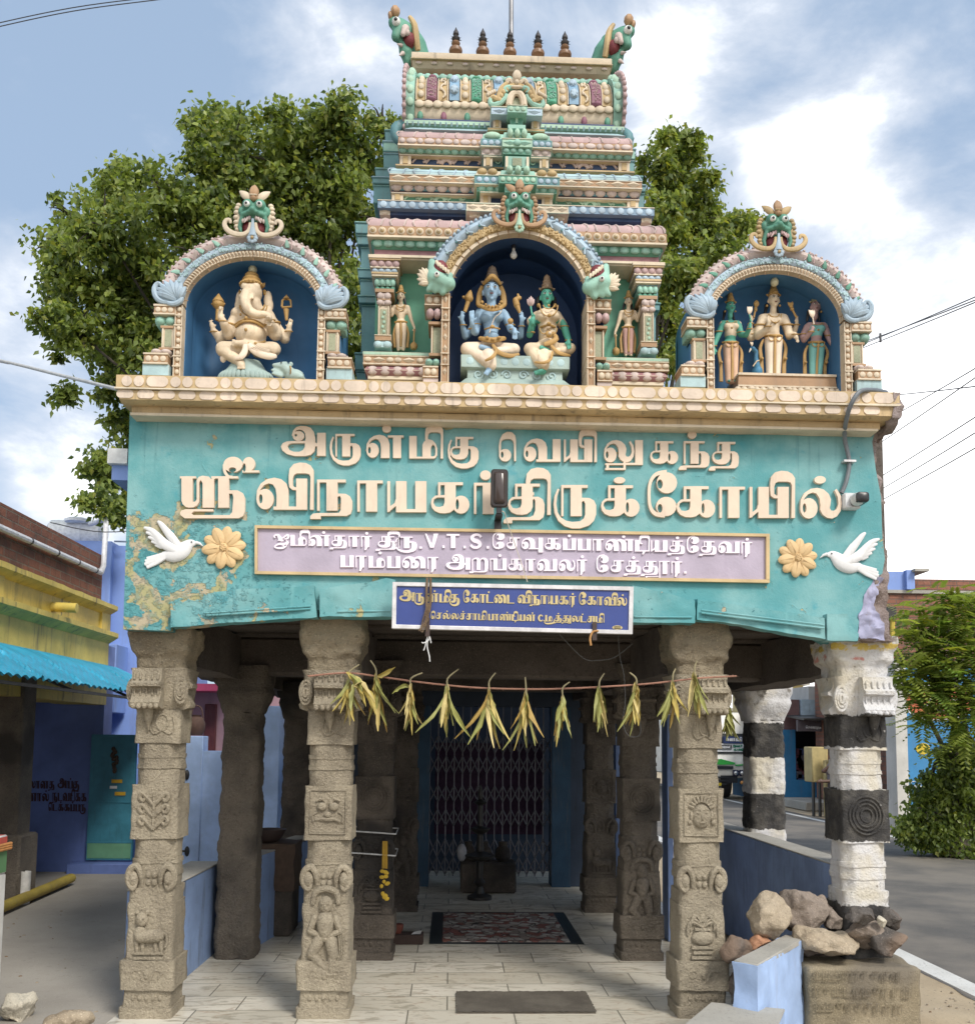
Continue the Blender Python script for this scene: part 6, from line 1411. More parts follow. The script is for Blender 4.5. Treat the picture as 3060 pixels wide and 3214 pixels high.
def banded(bands):
    m, nt, b = nodes_of('hand_painted_bands'); T = NT(nt); sp = T.n('ShaderNodeSeparateXYZ'); T.ln(T.pos(), sp.inputs[0])
    n1 = T.noise(9, 5, .65); n2 = T.noise(45, 4, .7); n3 = T.noise(2.5, 4, .6); z = T.math('ADD', sp.outputs[2], T.math('MULTIPLY', T.math('SUBTRACT', T.noise(13, 6, .7), .5), .075))
    wh = T.mix(T.math('MULTIPLY', T.step(n3, .40, .62), .7), (.62,.61,.61), (.56,.49,.34)); wh = T.mix(T.math('MULTIPLY', T.step(n1, .60, .69), .8), wh, (.17,.145,.11)); wh = T.mix(T.math('MULTIPLY', T.step(n2, .60, .74), .6), wh, (.10,.085,.065))
    bk = T.mix(T.step(n1, .4, .66), (.034,.032,.031), (.085,.078,.068)); bk = T.mix(T.math('MULTIPLY', T.step(T.noise(20, 5, .7), .66, .70), .7), bk, (.45,.43,.40))
    pick = dict(w=wh, k=bk, y=T.mix(T.step(n1, .44, .52), wh, (.58,.43,.10)), p=T.mix(T.step(n1, .48, .56), wh, (.55,.26,.22)))
    cc = pick[bands[0][1]]
    for (lim, _), (_, nx) in zip(bands[:-1], bands[1:]): cc = T.mix(T.step(z, lim-.004, lim+.004), cc, pick[nx])
    T.ln(cc, b.inputs['Base Color']); b.inputs['Roughness'].default_value = .85; T.bump(b, T.math('ADD', n2, n1), .9, .014); return m
BND1 = banded([(.62,'k'),(.98,'w'),(1.28,'k'),(1.52,'w'),(1.71,'k'),(2.03,'w'),(2.06,'p'),(2.085,'w'),(2.12,'y'),(9,'w')]); BND2 = banded([(.50,'k'),(.85,'w'),(1.13,'k'),(1.42,'w'),(1.70,'k'),(9,'w')])
Yp = .27
def sect(h, ch, z, cx, cy):
    """square of half width h with corners cut by ch, at height z"""
    c = max(ch, .004); return [(cx-h+c,cy-h,z),(cx+h-c,cy-h,z),(cx+h,cy-h+c,z),(cx+h,cy+h-c,z),(cx+h-c,cy+h,z),(cx-h+c,cy+h,z),(cx-h,cy+h-c,z),(cx-h,cy-h+c,z)]
H_STD = [(0,.152),(.055,.152),(.058,.138),(.165,.138),(.17,.160),(.185,.163),(.305,.158),(.315,.142),(.62,.138),(.63,.150),(.665,.150),(.67,.136)]
def carved_pillar(X, Y, name, label, group, mats, s=1.0, relief=None, top=2.16, lean=0, upper=True, zscale=1.0, ra=.008):
    """stacked square and eight-sided drums, a bracket capital and a rough upper block; mats(z) gives the paint of each height"""
    t = thing(name, (X, Y, 0), label, 'pillar', group); Z = lambda z: z*zscale
    pm = mats if isinstance(mats, list) else [(99, mats)]
    def mat(z):
        for lim, m in pm:
            if z < lim: return m
    segs = [  # z0, z1, half width, chamfer
        (-.02,.055,.156,.01),(.055,.165,.140,.012),(.165,.31,.160,.012),(.31,.62,.140,.015),(.62,.70,.134,.02),(.70,.775,.128,.055),(.775,.79,.134,.058),(.79,.845,.130,.057),(.845,.86,.135,.058),(.86,.985,.126,.053),
        (.985,1.275,.140,.010),(1.275,1.375,.124,.052),(1.375,1.388,.130,.055),(1.388,1.435,.127,.054),(1.435,1.448,.130,.055),(1.448,1.52,.124,.050),(1.52,1.70,.136,.012)]
    b = MB()
    for z0, z1, h, ch in segs:
        cuts = [z0]+[l for l, _ in pm if z0 < l < z1]+[z1]
        for a, c in zip(cuts[:-1], cuts[1:]):
            b.m(mat((a+c)/2)); h2 = h*s; b.rings([sect(h2, ch*s, Z(a)-.012, X, Y), sect(h2, ch*s, Z(a)+.006 if a == z0 else Z(a), X, Y), sect(h2, ch*s, Z(c), X, Y)])
    sh = b.build('shaft', t, rough=(ra, 9, .035 if len(pm) < 4 else .016), ang=50)
    m0 = mat(1.8); c = MB(m0)   # bracket capital
    c.rings([sect(.128*s,.02,Z(1.695),X,Y), sect(.150*s,.02,Z(1.74),X,Y), sect(.165*s,.02,Z(1.90),X,Y), sect(.172*s,.015,Z(1.93),X,Y)])
    for (dx, dy) in ((0,-1),(1,0),(-1,0)):
        w = (.088 if dy else .060)*s; pr = [(.13,1.70),(.20,1.70),(.250,1.712),(.258,1.735),(.232,1.76),(.218,1.79),(.225,1.815),(.262,1.822),(.266,1.842),(.235,1.856),(.228,1.88),(.222,1.925),(.13,1.93)]
        f = (lambda u, v: (X, Y-u*s, Z(v))) if dy else (lambda u, v, dx=dx: (X+dx*u*s*.74, Y, Z(v)))
        d = Vector((1,0,0)) if dy else Vector((0,1,0)); off = lean if dy else -.05*s
        c.shape([pr], [], f, off-w, off+w, d)
        if dy:
            for j in range(5): xx = X+off-w*.8+j*w*.4; c.tube([(xx, Y-.226*s, Z(1.77)), (xx, Y-.226*s, Z(1.815))], .007, 5); c.tube([(xx, Y-.240*s, Z(1.86)), (xx, Y-.232*s, Z(1.90))], .007, 5); c.ell((xx, Y-.254*s, Z(1.715)), (.016,.012,.018), 8, 5)
        else:
            for r_ in (.062,.042,.022): c.tube([(X+dx*.145*s+r_*s*cos(a)*.55, Y-.175*s+ (0.062-r_)*-.25, Z(1.80)+r_*s*1.15*sin(a)) for a in [2*pi*j/16 for j in range(17)]], .010*s, 6)
            c.ell((X+dx*.145*s, Y-.166*s, Z(1.80)), (.038*s,.018,.075*s), 12, 8)
    c.tube([(X+lean, Y-.175*s, Z(1.71)), (X+lean, Y-.165*s, Z(1.655)), (X+lean, Y-.15*s, Z(1.58))], [.034*s,.026*s,.005], 10)
    c.build('bracket_capital', t, rough=(.006, 10, .035), ang=50)
    if upper:
        u = MB(mat(2.0)); zs_ = [1.93,2.0,2.07,2.12,top]; lim = [l for l, _ in pm if 1.93 < l < top]; 
        prof = [(1.928,.145),(1.99,.150),(2.03,.178),(2.09,.19),(top,.192)]
        def hw_(z):
            for (a, ha), (c_, hc_) in zip(prof[:-1], prof[1:]):
                if z <= c_: return ha+(hc_-ha)*(z-a)/(c_-a)
            return prof[-1][1]
        cuts = sorted(set([p[0] for p in prof]+lim))
        u.stack([sect(hw_(a)*s,.02,Z(a),X,Y) for a in cuts], [mat((a+c_)/2) for a, c_ in zip(cuts[:-1], cuts[1:])])
        ub_ = u.build('rough_block', t, rough=(.020, 11, .022 if len(pm) < 4 else .014), ang=60)
    r = MB(mat(.5)); F_ = Y-.14*s    # relief shared by every carved pillar
    for q in (-1,1):
        pts = [(X+q*.055*s, F_+.02, Z(.70)), (X+q*.06*s, F_-.005, Z(.78)), (X+q*.09*s, F_-.004, Z(.825)), (X+q*.128*s, F_+.004, Z(.80)), (X+q*.135*s, F_+.004, Z(.74)), (X+q*.105*s, F_-.004, Z(.70)), (X+q*.085*s, F_-.004, Z(.735))]
        r.tube(pts, [.012,.016,.02,.022,.02,.015,.008], 8, smooth=3); r.ell((X+q*.105*s, F_+.004, Z(.755)), (.030,.03,.045), 10, 7)
    for a in range(4): u_ = R(45+90*a); r.ell((X+.024*cos(u_), Y-.136*s, Z(.755)+.03*sin(u_)), (.016,.012,.020), 8, 6)
    if mat(.5) is not BND1: r.build('scroll_ornament', t)
    if relief: relief(t, X, Y, s, Z, mat)
    return t
def rv(X, Y, s):
    """relief plane: u, v metres on the front of the pillar"""
    return lambda u, v, d=0: Vector((X+u*s, Y-.146*s-d, v))
def rel_vine(b, P, v0, v1, w):
    h = v1-v0; b.tube([P(0,v0+.01), P(0,v1-.01)], .008, 6)
    for q in (-1,1):
        for j in range(3): z = v0+h*(.12+.30*j); b.tube([P(0,z-.02), P(q*w*.35,z+.015), P(q*w*.75,z+.05), P(q*w*.92,z+.03), P(q*w*.7,z+.005), P(q*w*.55,z+.028)], [.008,.012,.014,.013,.011,.006], 6, smooth=3)
def rel_face(b, P, v, w, mask=False):
    if mask:
        for q in (-1,1): b.ell(P(q*.035,v+.03,.006), (.028,.016,.024), 10, 7); b.tube([P(q*.012,v+.045), P(q*.035,v+.075), P(q*.07,v+.06)], [.008,.012,.006], 6, smooth=2)
        b.ell(P(0,v-.015,.006), (.022,.016,.018), 8, 6); b.tube([P(-.075,v-.045), P(-.04,v-.04), P(0,v-.04,.004), P(.04,v-.04), P(.075,v-.055)], [.007,.011,.012,.011,.007], 6, smooth=2)
        for q in (-1,1): b.tube([P(q*.06,v+.0), P(q*.09,v-.02), P(q*.085,v-.06)], .005, 5, smooth=2)
    else:
        b.ell(P(0,v-.01,0), (.055,.028,.068), 14, 10); b.ell(P(0,v-.012,.024), (.011,.012,.022), 8, 6); b.ell(P(0,v-.045,.022), (.020,.010,.006), 8, 5)
        for q in (-1,1): b.ell(P(q*.022,v+.01,.022), (.014,.008,.006), 8, 5); b.tube([P(q*.008,v+.026,.022), P(q*.025,v+.032,.02), P(q*.045,v+.022,.012)], .004, 5); b.ell(P(q*.062,v-.01), (.012,.012,.03), 8, 6); b.ell(P(q*.072,v-.045), (.014,.012,.016), 8, 6)
        for j in range(9): a = R(20+140*j/8); b.tube([P(.052*cos(a),v+.02+.05*sin(a)), P(.085*cos(a),v+.02+.085*sin(a))], [.010,.007], 6)
    b.tube([P(-.105,v-.12), P(.105,v-.12), P(.105,v+.12), P(-.105,v+.12), P(-.105,v-.12)], .004, 5)
def rel_lion(b, P, Z):
    z = Z(.44); b.cap(P(-.045,z,.0), P(.055,z+.005,.0), .036, .038, 10); b.ell(P(-.05,z+.015,.006), (.035,.02,.045), 10, 7); b.ell(P(-.042,z+.095,.008), (.034,.02,.040), 12, 8); b.ell(P(-.042,z+.09,.026), .007, 6, 5)
    for x in (-.07,-.035,.04,.075): b.cap(P(x,z-.02), P(x+.004,z-.075), .013, .010, 8)
    for q in (-1,1): b.ell(P(-.042+q*.03,z+.13,.0), (.012,.010,.016), 8, 6); b.ell(P(-.042+q*.014,z+.10,.026), .005, 6, 5)
    b.tube([P(.085,z+.02), P(.105,z+.01), P(.11,z-.03), P(.10,z-.06)], .007, 6, smooth=2)
    for j in range(3): b.box(P(-.085,0).x, P(.095,0).x, P(0,0).y-.010+.002*j, P(0,0).y+.02, z-.095-.028*j, z-.080-.028*j)
def rel_dancer(b, P, Z):
    z = Z(.55); b.ell(P(0,z+.07,.004), (.038,.024,.048), 12, 9); b.ell(P(0,z+.065,.028), .007, 6, 5); b.tube([P(-.075,z+.07), P(-.06,z+.135), P(0,z+.155), P(.06,z+.135), P(.075,z+.07)], [.012,.018,.02,.018,.012], 8, smooth=3)
    b.cap(P(0,z-.02), P(0,z-.085), .052, .040, 12); 
    for q in (-1,1): b.cap(P(q*.06,z-.005), P(q*.088,z-.075), .022, .018, 8); b.cap(P(q*.088,z-.075), P(q*.02,z-.105,.012), .018, .014, 8); b.ell(P(q*.016,z+.075,.026), (.009,.005,.005), 6, 5)
    b.ell(P(.0,z-.11,.016), (.026,.018,.024), 10, 7); b.cap(P(-.03,z-.12), P(-.075,z-.20), .034, .030, 10); b.cap(P(-.075,z-.20), P(.0,z-.275), .028, .018, 10); b.cap(P(.035,z-.13), P(.05,z-.21), .036, .030, 10); b.cap(P(.05,z-.21), P(.03,z-.30), .028, .018, 10); b.cap(P(.02,z-.31,.004), P(.075,z-.31,.006), .016, .012, 8)
    for j in range(3): b.tube([P(.075+.012*j,z-.08), P(.09+.012*j,z-.19), P(.06+.012*j,z-.28)], .005, 5, smooth=2)
def rel_pot(b, P, Z):
    z = Z(.46); b.ell(P(0,z-.02,0), (.065,.03,.042), 14, 9)
    for j, w in enumerate((.07,.06,.07,.085)): b.box(P(-w,0).x, P(w,0).x, P(0,0).y-.012, P(0,0).y+.02, z-.08-.028*j, z-.062-.028*j)
    b.box(P(-.05,0).x, P(.05,0).x, P(0,0).y-.014, P(0,0).y+.02, z+.022, z+.036)
    for q in (-1,1):
        for j in range(3): b.tube([P(0,z+.04), P(q*(.03+.02*j),z+.10-.015*j), P(q*(.06+.015*j),z+.085-.03*j), P(q*(.05+.02*j),z+.05-.03*j)], [.007,.010,.010,.005], 6, smooth=3)
    b.ell(P(0,z+.09), (.018,.012,.03), 8, 6)
def rel(kind_block, kind_base):
    def f(t, X, Y, s, Z, mat):
        b = MB(mat(.5)); P0_ = rv(X, Y, s); P = lambda u, v, d=0: P0_(u, v, d)
        if kind_base == 'lion': rel_lion(b, P, Z)
        elif kind_base == 'dancer': rel_dancer(b, P, Z)
        elif kind_base == 'pot': rel_pot(b, P, Z)
        P2 = lambda u, v, d=0: P0_(u, v, d)+Vector((0,-.012,0))
        for q in (-1,1): b.tube([P2(q*.02,Z(.20)), P2(q*.05,Z(.26)), P2(q*.09,Z(.25)), P2(q*.07,Z(.215))], [.005,.008,.008,.004], 6, smooth=3)
        b.ell(P2(0,Z(.24)), (.016,.012,.03), 8, 6)
        for j in range(5): b.ell((X+(-.08+.04*j)*s, Y-.138*s, Z(.11)), (.013,.010,.02), 8, 5)
        b.build('base_relief', t)
        b = MB(mat(1.1)); 
        if kind_block == 'vine': rel_vine(b, P, Z(1.02), Z(1.24), .095)
        elif kind_block == 'mask': rel_face(b, P, Z(1.13), .1, True)
        elif kind_block == 'face': rel_face(b, P, Z(1.13), .1)
        else:
            for r_ in (.10,.08,.06,.035): b.tube([P(r_*cos(a),Z(1.13)+r_*1.08*sin(a)) for a in [2*pi*j/24 for j in range(25)]], .0055, 6)
        b.build('block_relief', t); b = MB(mat(1.6)); P3 = lambda u, v, d=0: P0_(u, v, d)+Vector((0,.006,0))
        b.tube([P3(.03+.035*cos(a),Z(1.625)+.045*sin(a)) for a in [2*pi*j/20 for j in range(21)]], .006, 6)
        for q in (-1,1): b.tube([P3(.03,Z(1.58)), P3(.03+q*.05,Z(1.56)), P3(.03+q*.075,Z(1.60)), P3(.03+q*.06,Z(1.66))], .005, 6, smooth=3)
        b.build('upper_relief', t)
    return f
x1, x2, x3, x4 = at(456, 3195, .13).x, at(1014, 3195, .13).x, at(2208, 3195, .13).x, at(2728, 2800, .13).x
G1 = None
carved_pillar(x1, Yp, 'stone_pillar', 'tan carved pillar with a sprouting vine panel and a four legged beast near its foot', G1, [(1.92,ST1),(9,ST2)], relief=rel('vine','lion'), top=2.155, s=.92, lean=-.045)
carved_pillar(x2, Yp, 'stone_pillar', 'tan carved pillar with a scowling mask panel and a dancing figure near its foot', G1, [(1.92,ST1),(9,ST2)], relief=rel('mask','dancer'), top=2.235, s=.95)
carved_pillar(x3, Yp, 'stone_pillar', 'tan carved pillar with a round human face panel behind the pale blue stub wall', G1, [(1.92,ST1),(9,ST2)], relief=rel('face','pot'), top=2.235, s=.93, lean=.055)
carved_pillar(x4, Yp+.02, 'stone_pillar', 'whitewashed pillar with black painted bands standing behind the inscribed stone block', G1, [(9,BND1)], relief=rel('ring',None), top=2.15, s=1.0, lean=.05)
for o in [o for o in bpy.data.objects if o.name.startswith('base_relief') and o.parent and 'whitewashed' in o.parent.get('label','')]: bpy.data.objects.remove(o)
def rough_pillar(X, Y, h, label, mats, w=.15, group=None, name='stone_pillar', top=2.05, capital=True):
    t = thing(name, (X, Y, 0), label, 'pillar', group); b = MB(); lims = [0]+[l for l, _ in mats if l < 1.72]+[1.72]
    b.stack([sect(w*(1.04-.04*a), .03, a, X, Y) for a in lims], [[mm for l, mm in mats if (a+c)/2 < l][0] for a, c in zip(lims[:-1], lims[1:])])
    sh = b.build('shaft', t, rough=(.013, 14, .022), ang=60)
    if capital:
        c = MB([mm for l, mm in mats if 1.8 < l][0]); c.rings([sect(w,.03,1.718,X,Y), sect(w*1.10,.03,1.76,X,Y), sect(w*1.35,.03,1.86,X,Y), sect(w*1.30,.03,1.90,X,Y), sect(w*1.42,.03,1.93,X,Y), sect(w*1.42,.03,top,X,Y)]); c.build('capital', t, rough=(.018, 8, .04), ang=60)
    return t
D2, D3, D4 = 1.70, 3.60, 5.0
rough_pillar(at(745,2990,D2).x, D2, 2, 'dark rough pillar standing against the inner end of the low left hand wall', [(9,STM)], .132)
rough_pillar(at(925,2830,D3).x, D3, 2, 'dark pillar deep in the hall beside the clay bowl', [(9,STD)], .125)
rough_pillar(2.56, 2.5, 2, 'rough pillar painted in white and black bands beside the road', [(9,BND2)], .14)
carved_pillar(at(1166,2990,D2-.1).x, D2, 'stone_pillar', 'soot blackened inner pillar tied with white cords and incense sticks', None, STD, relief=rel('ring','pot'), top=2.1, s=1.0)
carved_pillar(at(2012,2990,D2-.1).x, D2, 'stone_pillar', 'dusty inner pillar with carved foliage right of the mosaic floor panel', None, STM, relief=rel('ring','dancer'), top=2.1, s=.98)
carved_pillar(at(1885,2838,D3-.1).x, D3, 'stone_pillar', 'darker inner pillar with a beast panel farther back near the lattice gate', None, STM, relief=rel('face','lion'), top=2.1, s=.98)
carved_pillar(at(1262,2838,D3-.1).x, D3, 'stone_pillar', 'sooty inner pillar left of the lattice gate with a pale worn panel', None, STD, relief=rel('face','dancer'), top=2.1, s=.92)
# ---------------------------------------------------------------- roof, beams, back wall
hall = thing('pillared_hall_roof', (.3, 2.6, 1.9), 'sooty stone slab roof on beams over the pillared hall', 'roof')
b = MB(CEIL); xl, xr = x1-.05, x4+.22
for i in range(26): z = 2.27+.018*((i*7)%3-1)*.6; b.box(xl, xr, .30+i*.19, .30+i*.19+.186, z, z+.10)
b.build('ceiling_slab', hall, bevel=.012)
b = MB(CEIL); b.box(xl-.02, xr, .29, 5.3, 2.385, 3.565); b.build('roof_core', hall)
for xx in (x1, x2, x3, x4): b = MB(CEIL); b.prof([(.46,1.96),(.46,2.26),(5.2,2.26),(5.2,1.96)], xx-.14, xx+.14); b.build('beam', hall, rough=(.02, 4, .18), ang=60)
for yy in (D2, D3): b = MB(CEIL); b.box(x1-.1, x4+.1, yy-.13, yy+.13, 1.99, 2.262); b.build('beam', hall, bevel=.02)
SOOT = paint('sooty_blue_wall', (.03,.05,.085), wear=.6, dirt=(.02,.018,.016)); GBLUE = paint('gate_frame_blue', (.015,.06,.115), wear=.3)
back = thing('sanctum_wall', (.3, 5.1, 0), 'dark sooty rear wall of the hall around the lattice gate', 'wall')
gx0, gx1 = at(1345,2700,5).x, at(1730,2700,5).x; zg1 = at(1500, 2290, 5).z+.25
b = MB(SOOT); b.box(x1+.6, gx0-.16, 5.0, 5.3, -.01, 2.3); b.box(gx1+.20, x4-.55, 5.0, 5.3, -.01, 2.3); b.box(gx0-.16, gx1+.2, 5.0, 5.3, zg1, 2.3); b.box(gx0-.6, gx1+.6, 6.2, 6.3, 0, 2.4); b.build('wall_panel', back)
b = MB(GBLUE); b.box(gx0-.16, gx0, 4.96, 5.28, 0, zg1); b.build('door_jamb', back); b = MB(GBLUE); b.box(gx1, gx1+.2, 4.96, 5.28, 0, zg1); b.build('door_jamb', back)
gate = thing('lattice_gate', ((gx0+gx1)/2, 4.98, 0), 'grey folding lattice gate closing the dark sanctum doorway', 'gate')
GM = plain('dull_gate_steel', (.17,.17,.19), .5, .4); b = MB(GM); n = 15; dx = (gx1-gx0)/n
for i in range(n+1): b.box(gx0+i*dx-.006, gx0+i*dx+.006, 5.03, 5.045, .10, zg1)
b.build('upright', gate)
b = MB(GM); zz = .14
for r0, r1 in ((.12,.30),(.30,.49),(.63,.80),(.88,1.05),(1.18,1.36),(1.40,1.58)):
    for i in range(n):
        for q in (0,1): xa, xb = gx0+(i+q)*dx, gx0+(i+1-q)*dx; b.tube([(xa, 5.02+.004*q, r0), (xb, 5.02+.004*q, r1)], .007, 4)
b.build('lattice', gate)
b = MB(plain('dark_maroon_cloth', (.06,.03,.06), .9)); b.box(gx0+.05, gx1-.05, 5.45, 5.47, .5, 1.5); tag(b.build('hanging_curtain'), 'dark maroon curtain hanging inside behind the lattice gate', 'curtain')  # dark maroon cloth sheet set back behind the gate
# ---------------------------------------------------------------- floors and ground
def tile_floor():
    m, nt, b = nodes_of('veined_marble_tiles'); T = NT(nt)
    br = T.n('ShaderNodeTexBrick'); T.ln(T.pos(), br.inputs['Vector']); br.inputs['Scale'].default_value = 1; br.inputs['Brick Width'].default_value = .60; br.inputs['Row Height'].default_value = .30; br.inputs['Mortar Size'].default_value = .004; br.offset = .37
    br.inputs['Color1'].default_value = (.1,.1,.1,1); br.inputs['Color2'].default_value = (.9,.9,.9,1); br.inputs['Mortar'].default_value = (.5,.5,.5,1)
    vein = T.noise(3.2, 7, .68, T.pos((1.0, 2.6, 1)), 1.6); big = T.noise(1.1, 3, .5)
    cc = T.mix(T.step(br.outputs['Color'], .2, .8), (.55,.51,.42), (.66,.62,.53)); cc = T.mix(T.math('MULTIPLY', T.step(vein, .51, .63), .8), cc, (.30,.27,.205)); cc = T.mix(T.math('MULTIPLY', T.step(T.noise(7, 5, .6, T.pos((1, 3, 1)), 2), .56, .64), .55), cc, (.33,.22,.14))
    cc = T.mix(T.math('MULTIPLY', T.step(big, .45, .65), .3), cc, (.33,.31,.26)); cc = T.mix(br.outputs['Fac'], cc, (.16,.15,.12))
    T.ln(cc, b.inputs['Base Color']); b.inputs['Roughness'].default_value = .42; T.bump(b, T.math('SUBTRACT', T.math('MULTIPLY', vein, .3), br.outputs['Fac']), .25, .004); return m
def ground_mat(name, c1, c2, sc, rough=.9, speck=(.1,.09,.08), sp=.5, bump=.5):
    m, nt, b = nodes_of(name); T = NT(nt); a = T.noise(sc*.3, 5, .6); g = T.noise(sc*9, 4, .7); f = T.noise(sc*40, 2, .6)
    cc = T.mix(T.step(a, .35, .65), c1, c2); cc = T.mix(T.math('MULTIPLY', T.step(g, .56, .72), sp), cc, speck); cc = T.mix(T.math('MULTIPLY', T.step(f, .60, .70), sp*.6), cc, tuple(min(1, x*1.8) for x in c2))
    T.ln(cc, b.inputs['Base Color']); b.inputs['Roughness'].default_value = rough; T.bump(b, T.math('ADD', g, f), bump, .006); return m
SANDM = ground_mat('sandy_soil', (.36,.28,.18), (.45,.36,.24), 4); CONC = ground_mat('worn_concrete', (.27,.245,.21), (.36,.33,.285), 2, speck=(.18,.16,.14), sp=.35); ASPH = ground_mat('worn_asphalt', (.10,.094,.086), (.19,.168,.14), 3, speck=(.20,.16,.12), sp=.35)
b = MB(SANDM); b.box(-400, 400, -60, 800, -.5, -.06); struct(b, 'ground')
b = MB(SANDM); n = 26; vs = []   # trodden sand on the roadside verge
for i in range(n+1):
    for j in range(n+1): x = 1.2+i*2.4/n; y = -2.2+j*3.6/n; vs.append((x, y, -.045+.030*noise.noise((x*2, y*2, 0))+.012*noise.noise((x*9, y*9, 1))))
b.add(vs, [(i*(n+1)+j, (i+1)*(n+1)+j, (i+1)*(n+1)+j+1, i*(n+1)+j+1) for i in range(n) for j in range(n)]); struct(b, 'sand_verge')
b = MB(CONC); b.box(-9, x1-.02, -4, 6.05, -.3, -.012); struct(b, 'courtyard')
b = MB(tile_floor()); b.box(x1-.18, x4-.35, -.75, 6.3, -.3, 0); struct(b, 'temple_floor')
b = MB(ASPH); b.box(3.42, 7.75, -20, 160, -.3, -.035); struct(b, 'road')
LINE = ground_mat('worn_road_paint', (.55,.54,.50), (.66,.65,.61), 5, sp=.6)
b = MB(LINE); b.box(3.30, 3.47, -20, -.1, -.3, -.028); b.box(3.30, 3.47, .6, 60, -.3, -.028); struct(b, 'edge_line'); b = MB(LINE); b.box(7.42, 7.54, 4, 120, -.3, -.031); struct(b, 'edge_line')
b = MB(paint('red_road_paint', (.40,.06,.05), wear=.4)); b.box(3.31, 3.46, -.02, .16, -.3, -.0275); struct(b, 'edge_mark')
# mosaic panel set in the floor
MO = plain('dark_green_marble', (.022,.030,.030), .3)
def crazy():
    m, nt, b = nodes_of('crazy_mosaic'); T = NT(nt); v = T.n('ShaderNodeTexVoronoi', feature='DISTANCE_TO_EDGE'); v.inputs['Scale'].default_value = 14; T.ln(T.pos(), v.inputs['Vector'])
    w = T.n('ShaderNodeTexVoronoi'); w.inputs['Scale'].default_value = 14; T.ln(T.pos(), w.inputs['Vector']); sp = T.n('ShaderNodeSeparateColor'); T.ln(w.outputs['Color'], sp.inputs[0])
    cc = T.mix(T.step(sp.outputs[0], .2, .8), (.30,.25,.21), (.52,.48,.43)); cc = T.mix(T.step(sp.outputs[1], .74, .76), cc, (.30,.12,.09)); cc = T.mix(T.step(v.outputs['Distance'], .05, .02), cc, (.05,.045,.04))
    T.ln(cc, b.inputs['Base Color']); b.inputs['Roughness'].default_value = .4; return m
q = [(1348,2962),(1835,2964),(1768,2864),(1356,2862)]; pa = [atz(x, y, .002) for x, y in q]; cxm = sum(p.x for p in pa)/4; y0, y1 = pa[0].y, pa[2].y; hx = (pa[1].x-pa[0].x)/2
t = thing('mosaic_floor_panel', (cxm, (y0+y1)/2, 0), 'crazy mosaic floor panel with a dark border inside the hall', 'floor panel')
b = MB(MO); b.box(cxm-hx, cxm+hx, y0, y1, -.1, .004); b.build('border', t); b = MB(crazy()); b.box(cxm-hx+.10, cxm+hx-.10, y0+.06, y1-.06, -.1, .008); b.build('mosaic', t)
# doormat
p0, p1 = atz(1433, 3176, .012), atz(1873, 3176, .012); yb = atz(1433, 3111, .012).y
MAT_ = ground_mat('coir_mat', (.10,.085,.066), (.16,.14,.11), 12, sp=.9, bump=1.0); b = MB(MAT_); nx, ny = 60, 18; vs = []
for i in range(nx+1):
    for j in range(ny+1): e = .004*noise.noise((i*.9, j*.9, 5)); vs.append((p0.x+(p1.x-p0.x)*i/nx+e*(2 if i in (0,nx) else .5), p0.y+(yb-p0.y)*j/ny+e*(2 if j in (0,ny) else .5), .013+.004*noise.noise((i*3.1, j*3.3, 0))))
b.add(vs, [(i*(ny+1)+j, (i+1)*(ny+1)+j, (i+1)*(ny+1)+j+1, i*(ny+1)+j+1) for i in range(nx) for j in range(ny)]); b.box(p0.x+.005, p1.x-.005, p0.y+.005, yb-.005, 0, .009); tag(b.build('doormat'), 'dark brown coir doormat lying on the marble floor between the front pillars', 'doormat')
# ---------------------------------------------------------------- low blue walls
BLW = paint('blue_washed_wall', (.24,.34,.56), wear=.95, dirt=(.10,.12,.15), fade=.2, scale=5); BLW2 = paint('pale_blue_washed_wall', (.36,.49,.74), wear=.35, dirt=(.30,.30,.34), fade=.2, scale=6); CEMT = ground_mat('cement_coping', (.30,.285,.25), (.40,.38,.335), 5)
zl = at(560, 2789, .5).z
def lowwall(name, pts, z, th, label, m, cap=CEMT, zc_=.012):
    t = thing(name, (*pts[0], 0), label, 'wall'); (xa, ya), (xb, yb) = pts; d = Vector((xb-xa, yb-ya, 0)).normalized(); n_ = Vector((-d.y, d.x, 0))*th/2
    P = [(xa+n_.x,ya+n_.y),(xa-n_.x,ya-n_.y),(xb-n_.x,yb-n_.y),(xb+n_.x,yb+n_.y)]; b = MB(m); b.slab(P, -.05, z); b.build('wall_face', t, bevel=.006); n2 = n_*1.04; P = [(xa+n2.x,ya+n2.y),(xa-n2.x,ya-n2.y),(xb-n2.x,yb-n2.y),(xb+n2.x,yb+n2.y)]; b = MB(cap); b.slab(P, z+.001, z+zc_); b.build('coping', t, bevel=.004); return t
wa, wb = atz(566,3084,0), atz(686,2982,0); wd = (wb-wa).normalized(); wa = wa-wd*.4; lowwall('low_wall', [(wa.x-.11,wa.y),(wb.x-.11,wb.y)], .625, .22, 'low stained blue wall between the vine panel pillar and the dark rough pillar', BLW)
lowwall('low_wall', [(x1+.12,D2+.17),(x1+.38,D3-.16)], .66, .2, 'low dark blue wall deeper in the hall carrying the clay bowl', BLW)
pr_ = (at(2275,2589,D2+.3).x, D2+1.0); lowwall('low_wall', [(2.39,.42),(2.39,3.9)], .81, .17, 'low dark blue wall along the road side of the hall with a cement top', paint('dusky_blue_wall', (.22,.30,.49), wear=.5, dirt=(.06,.07,.09)), CEMT)
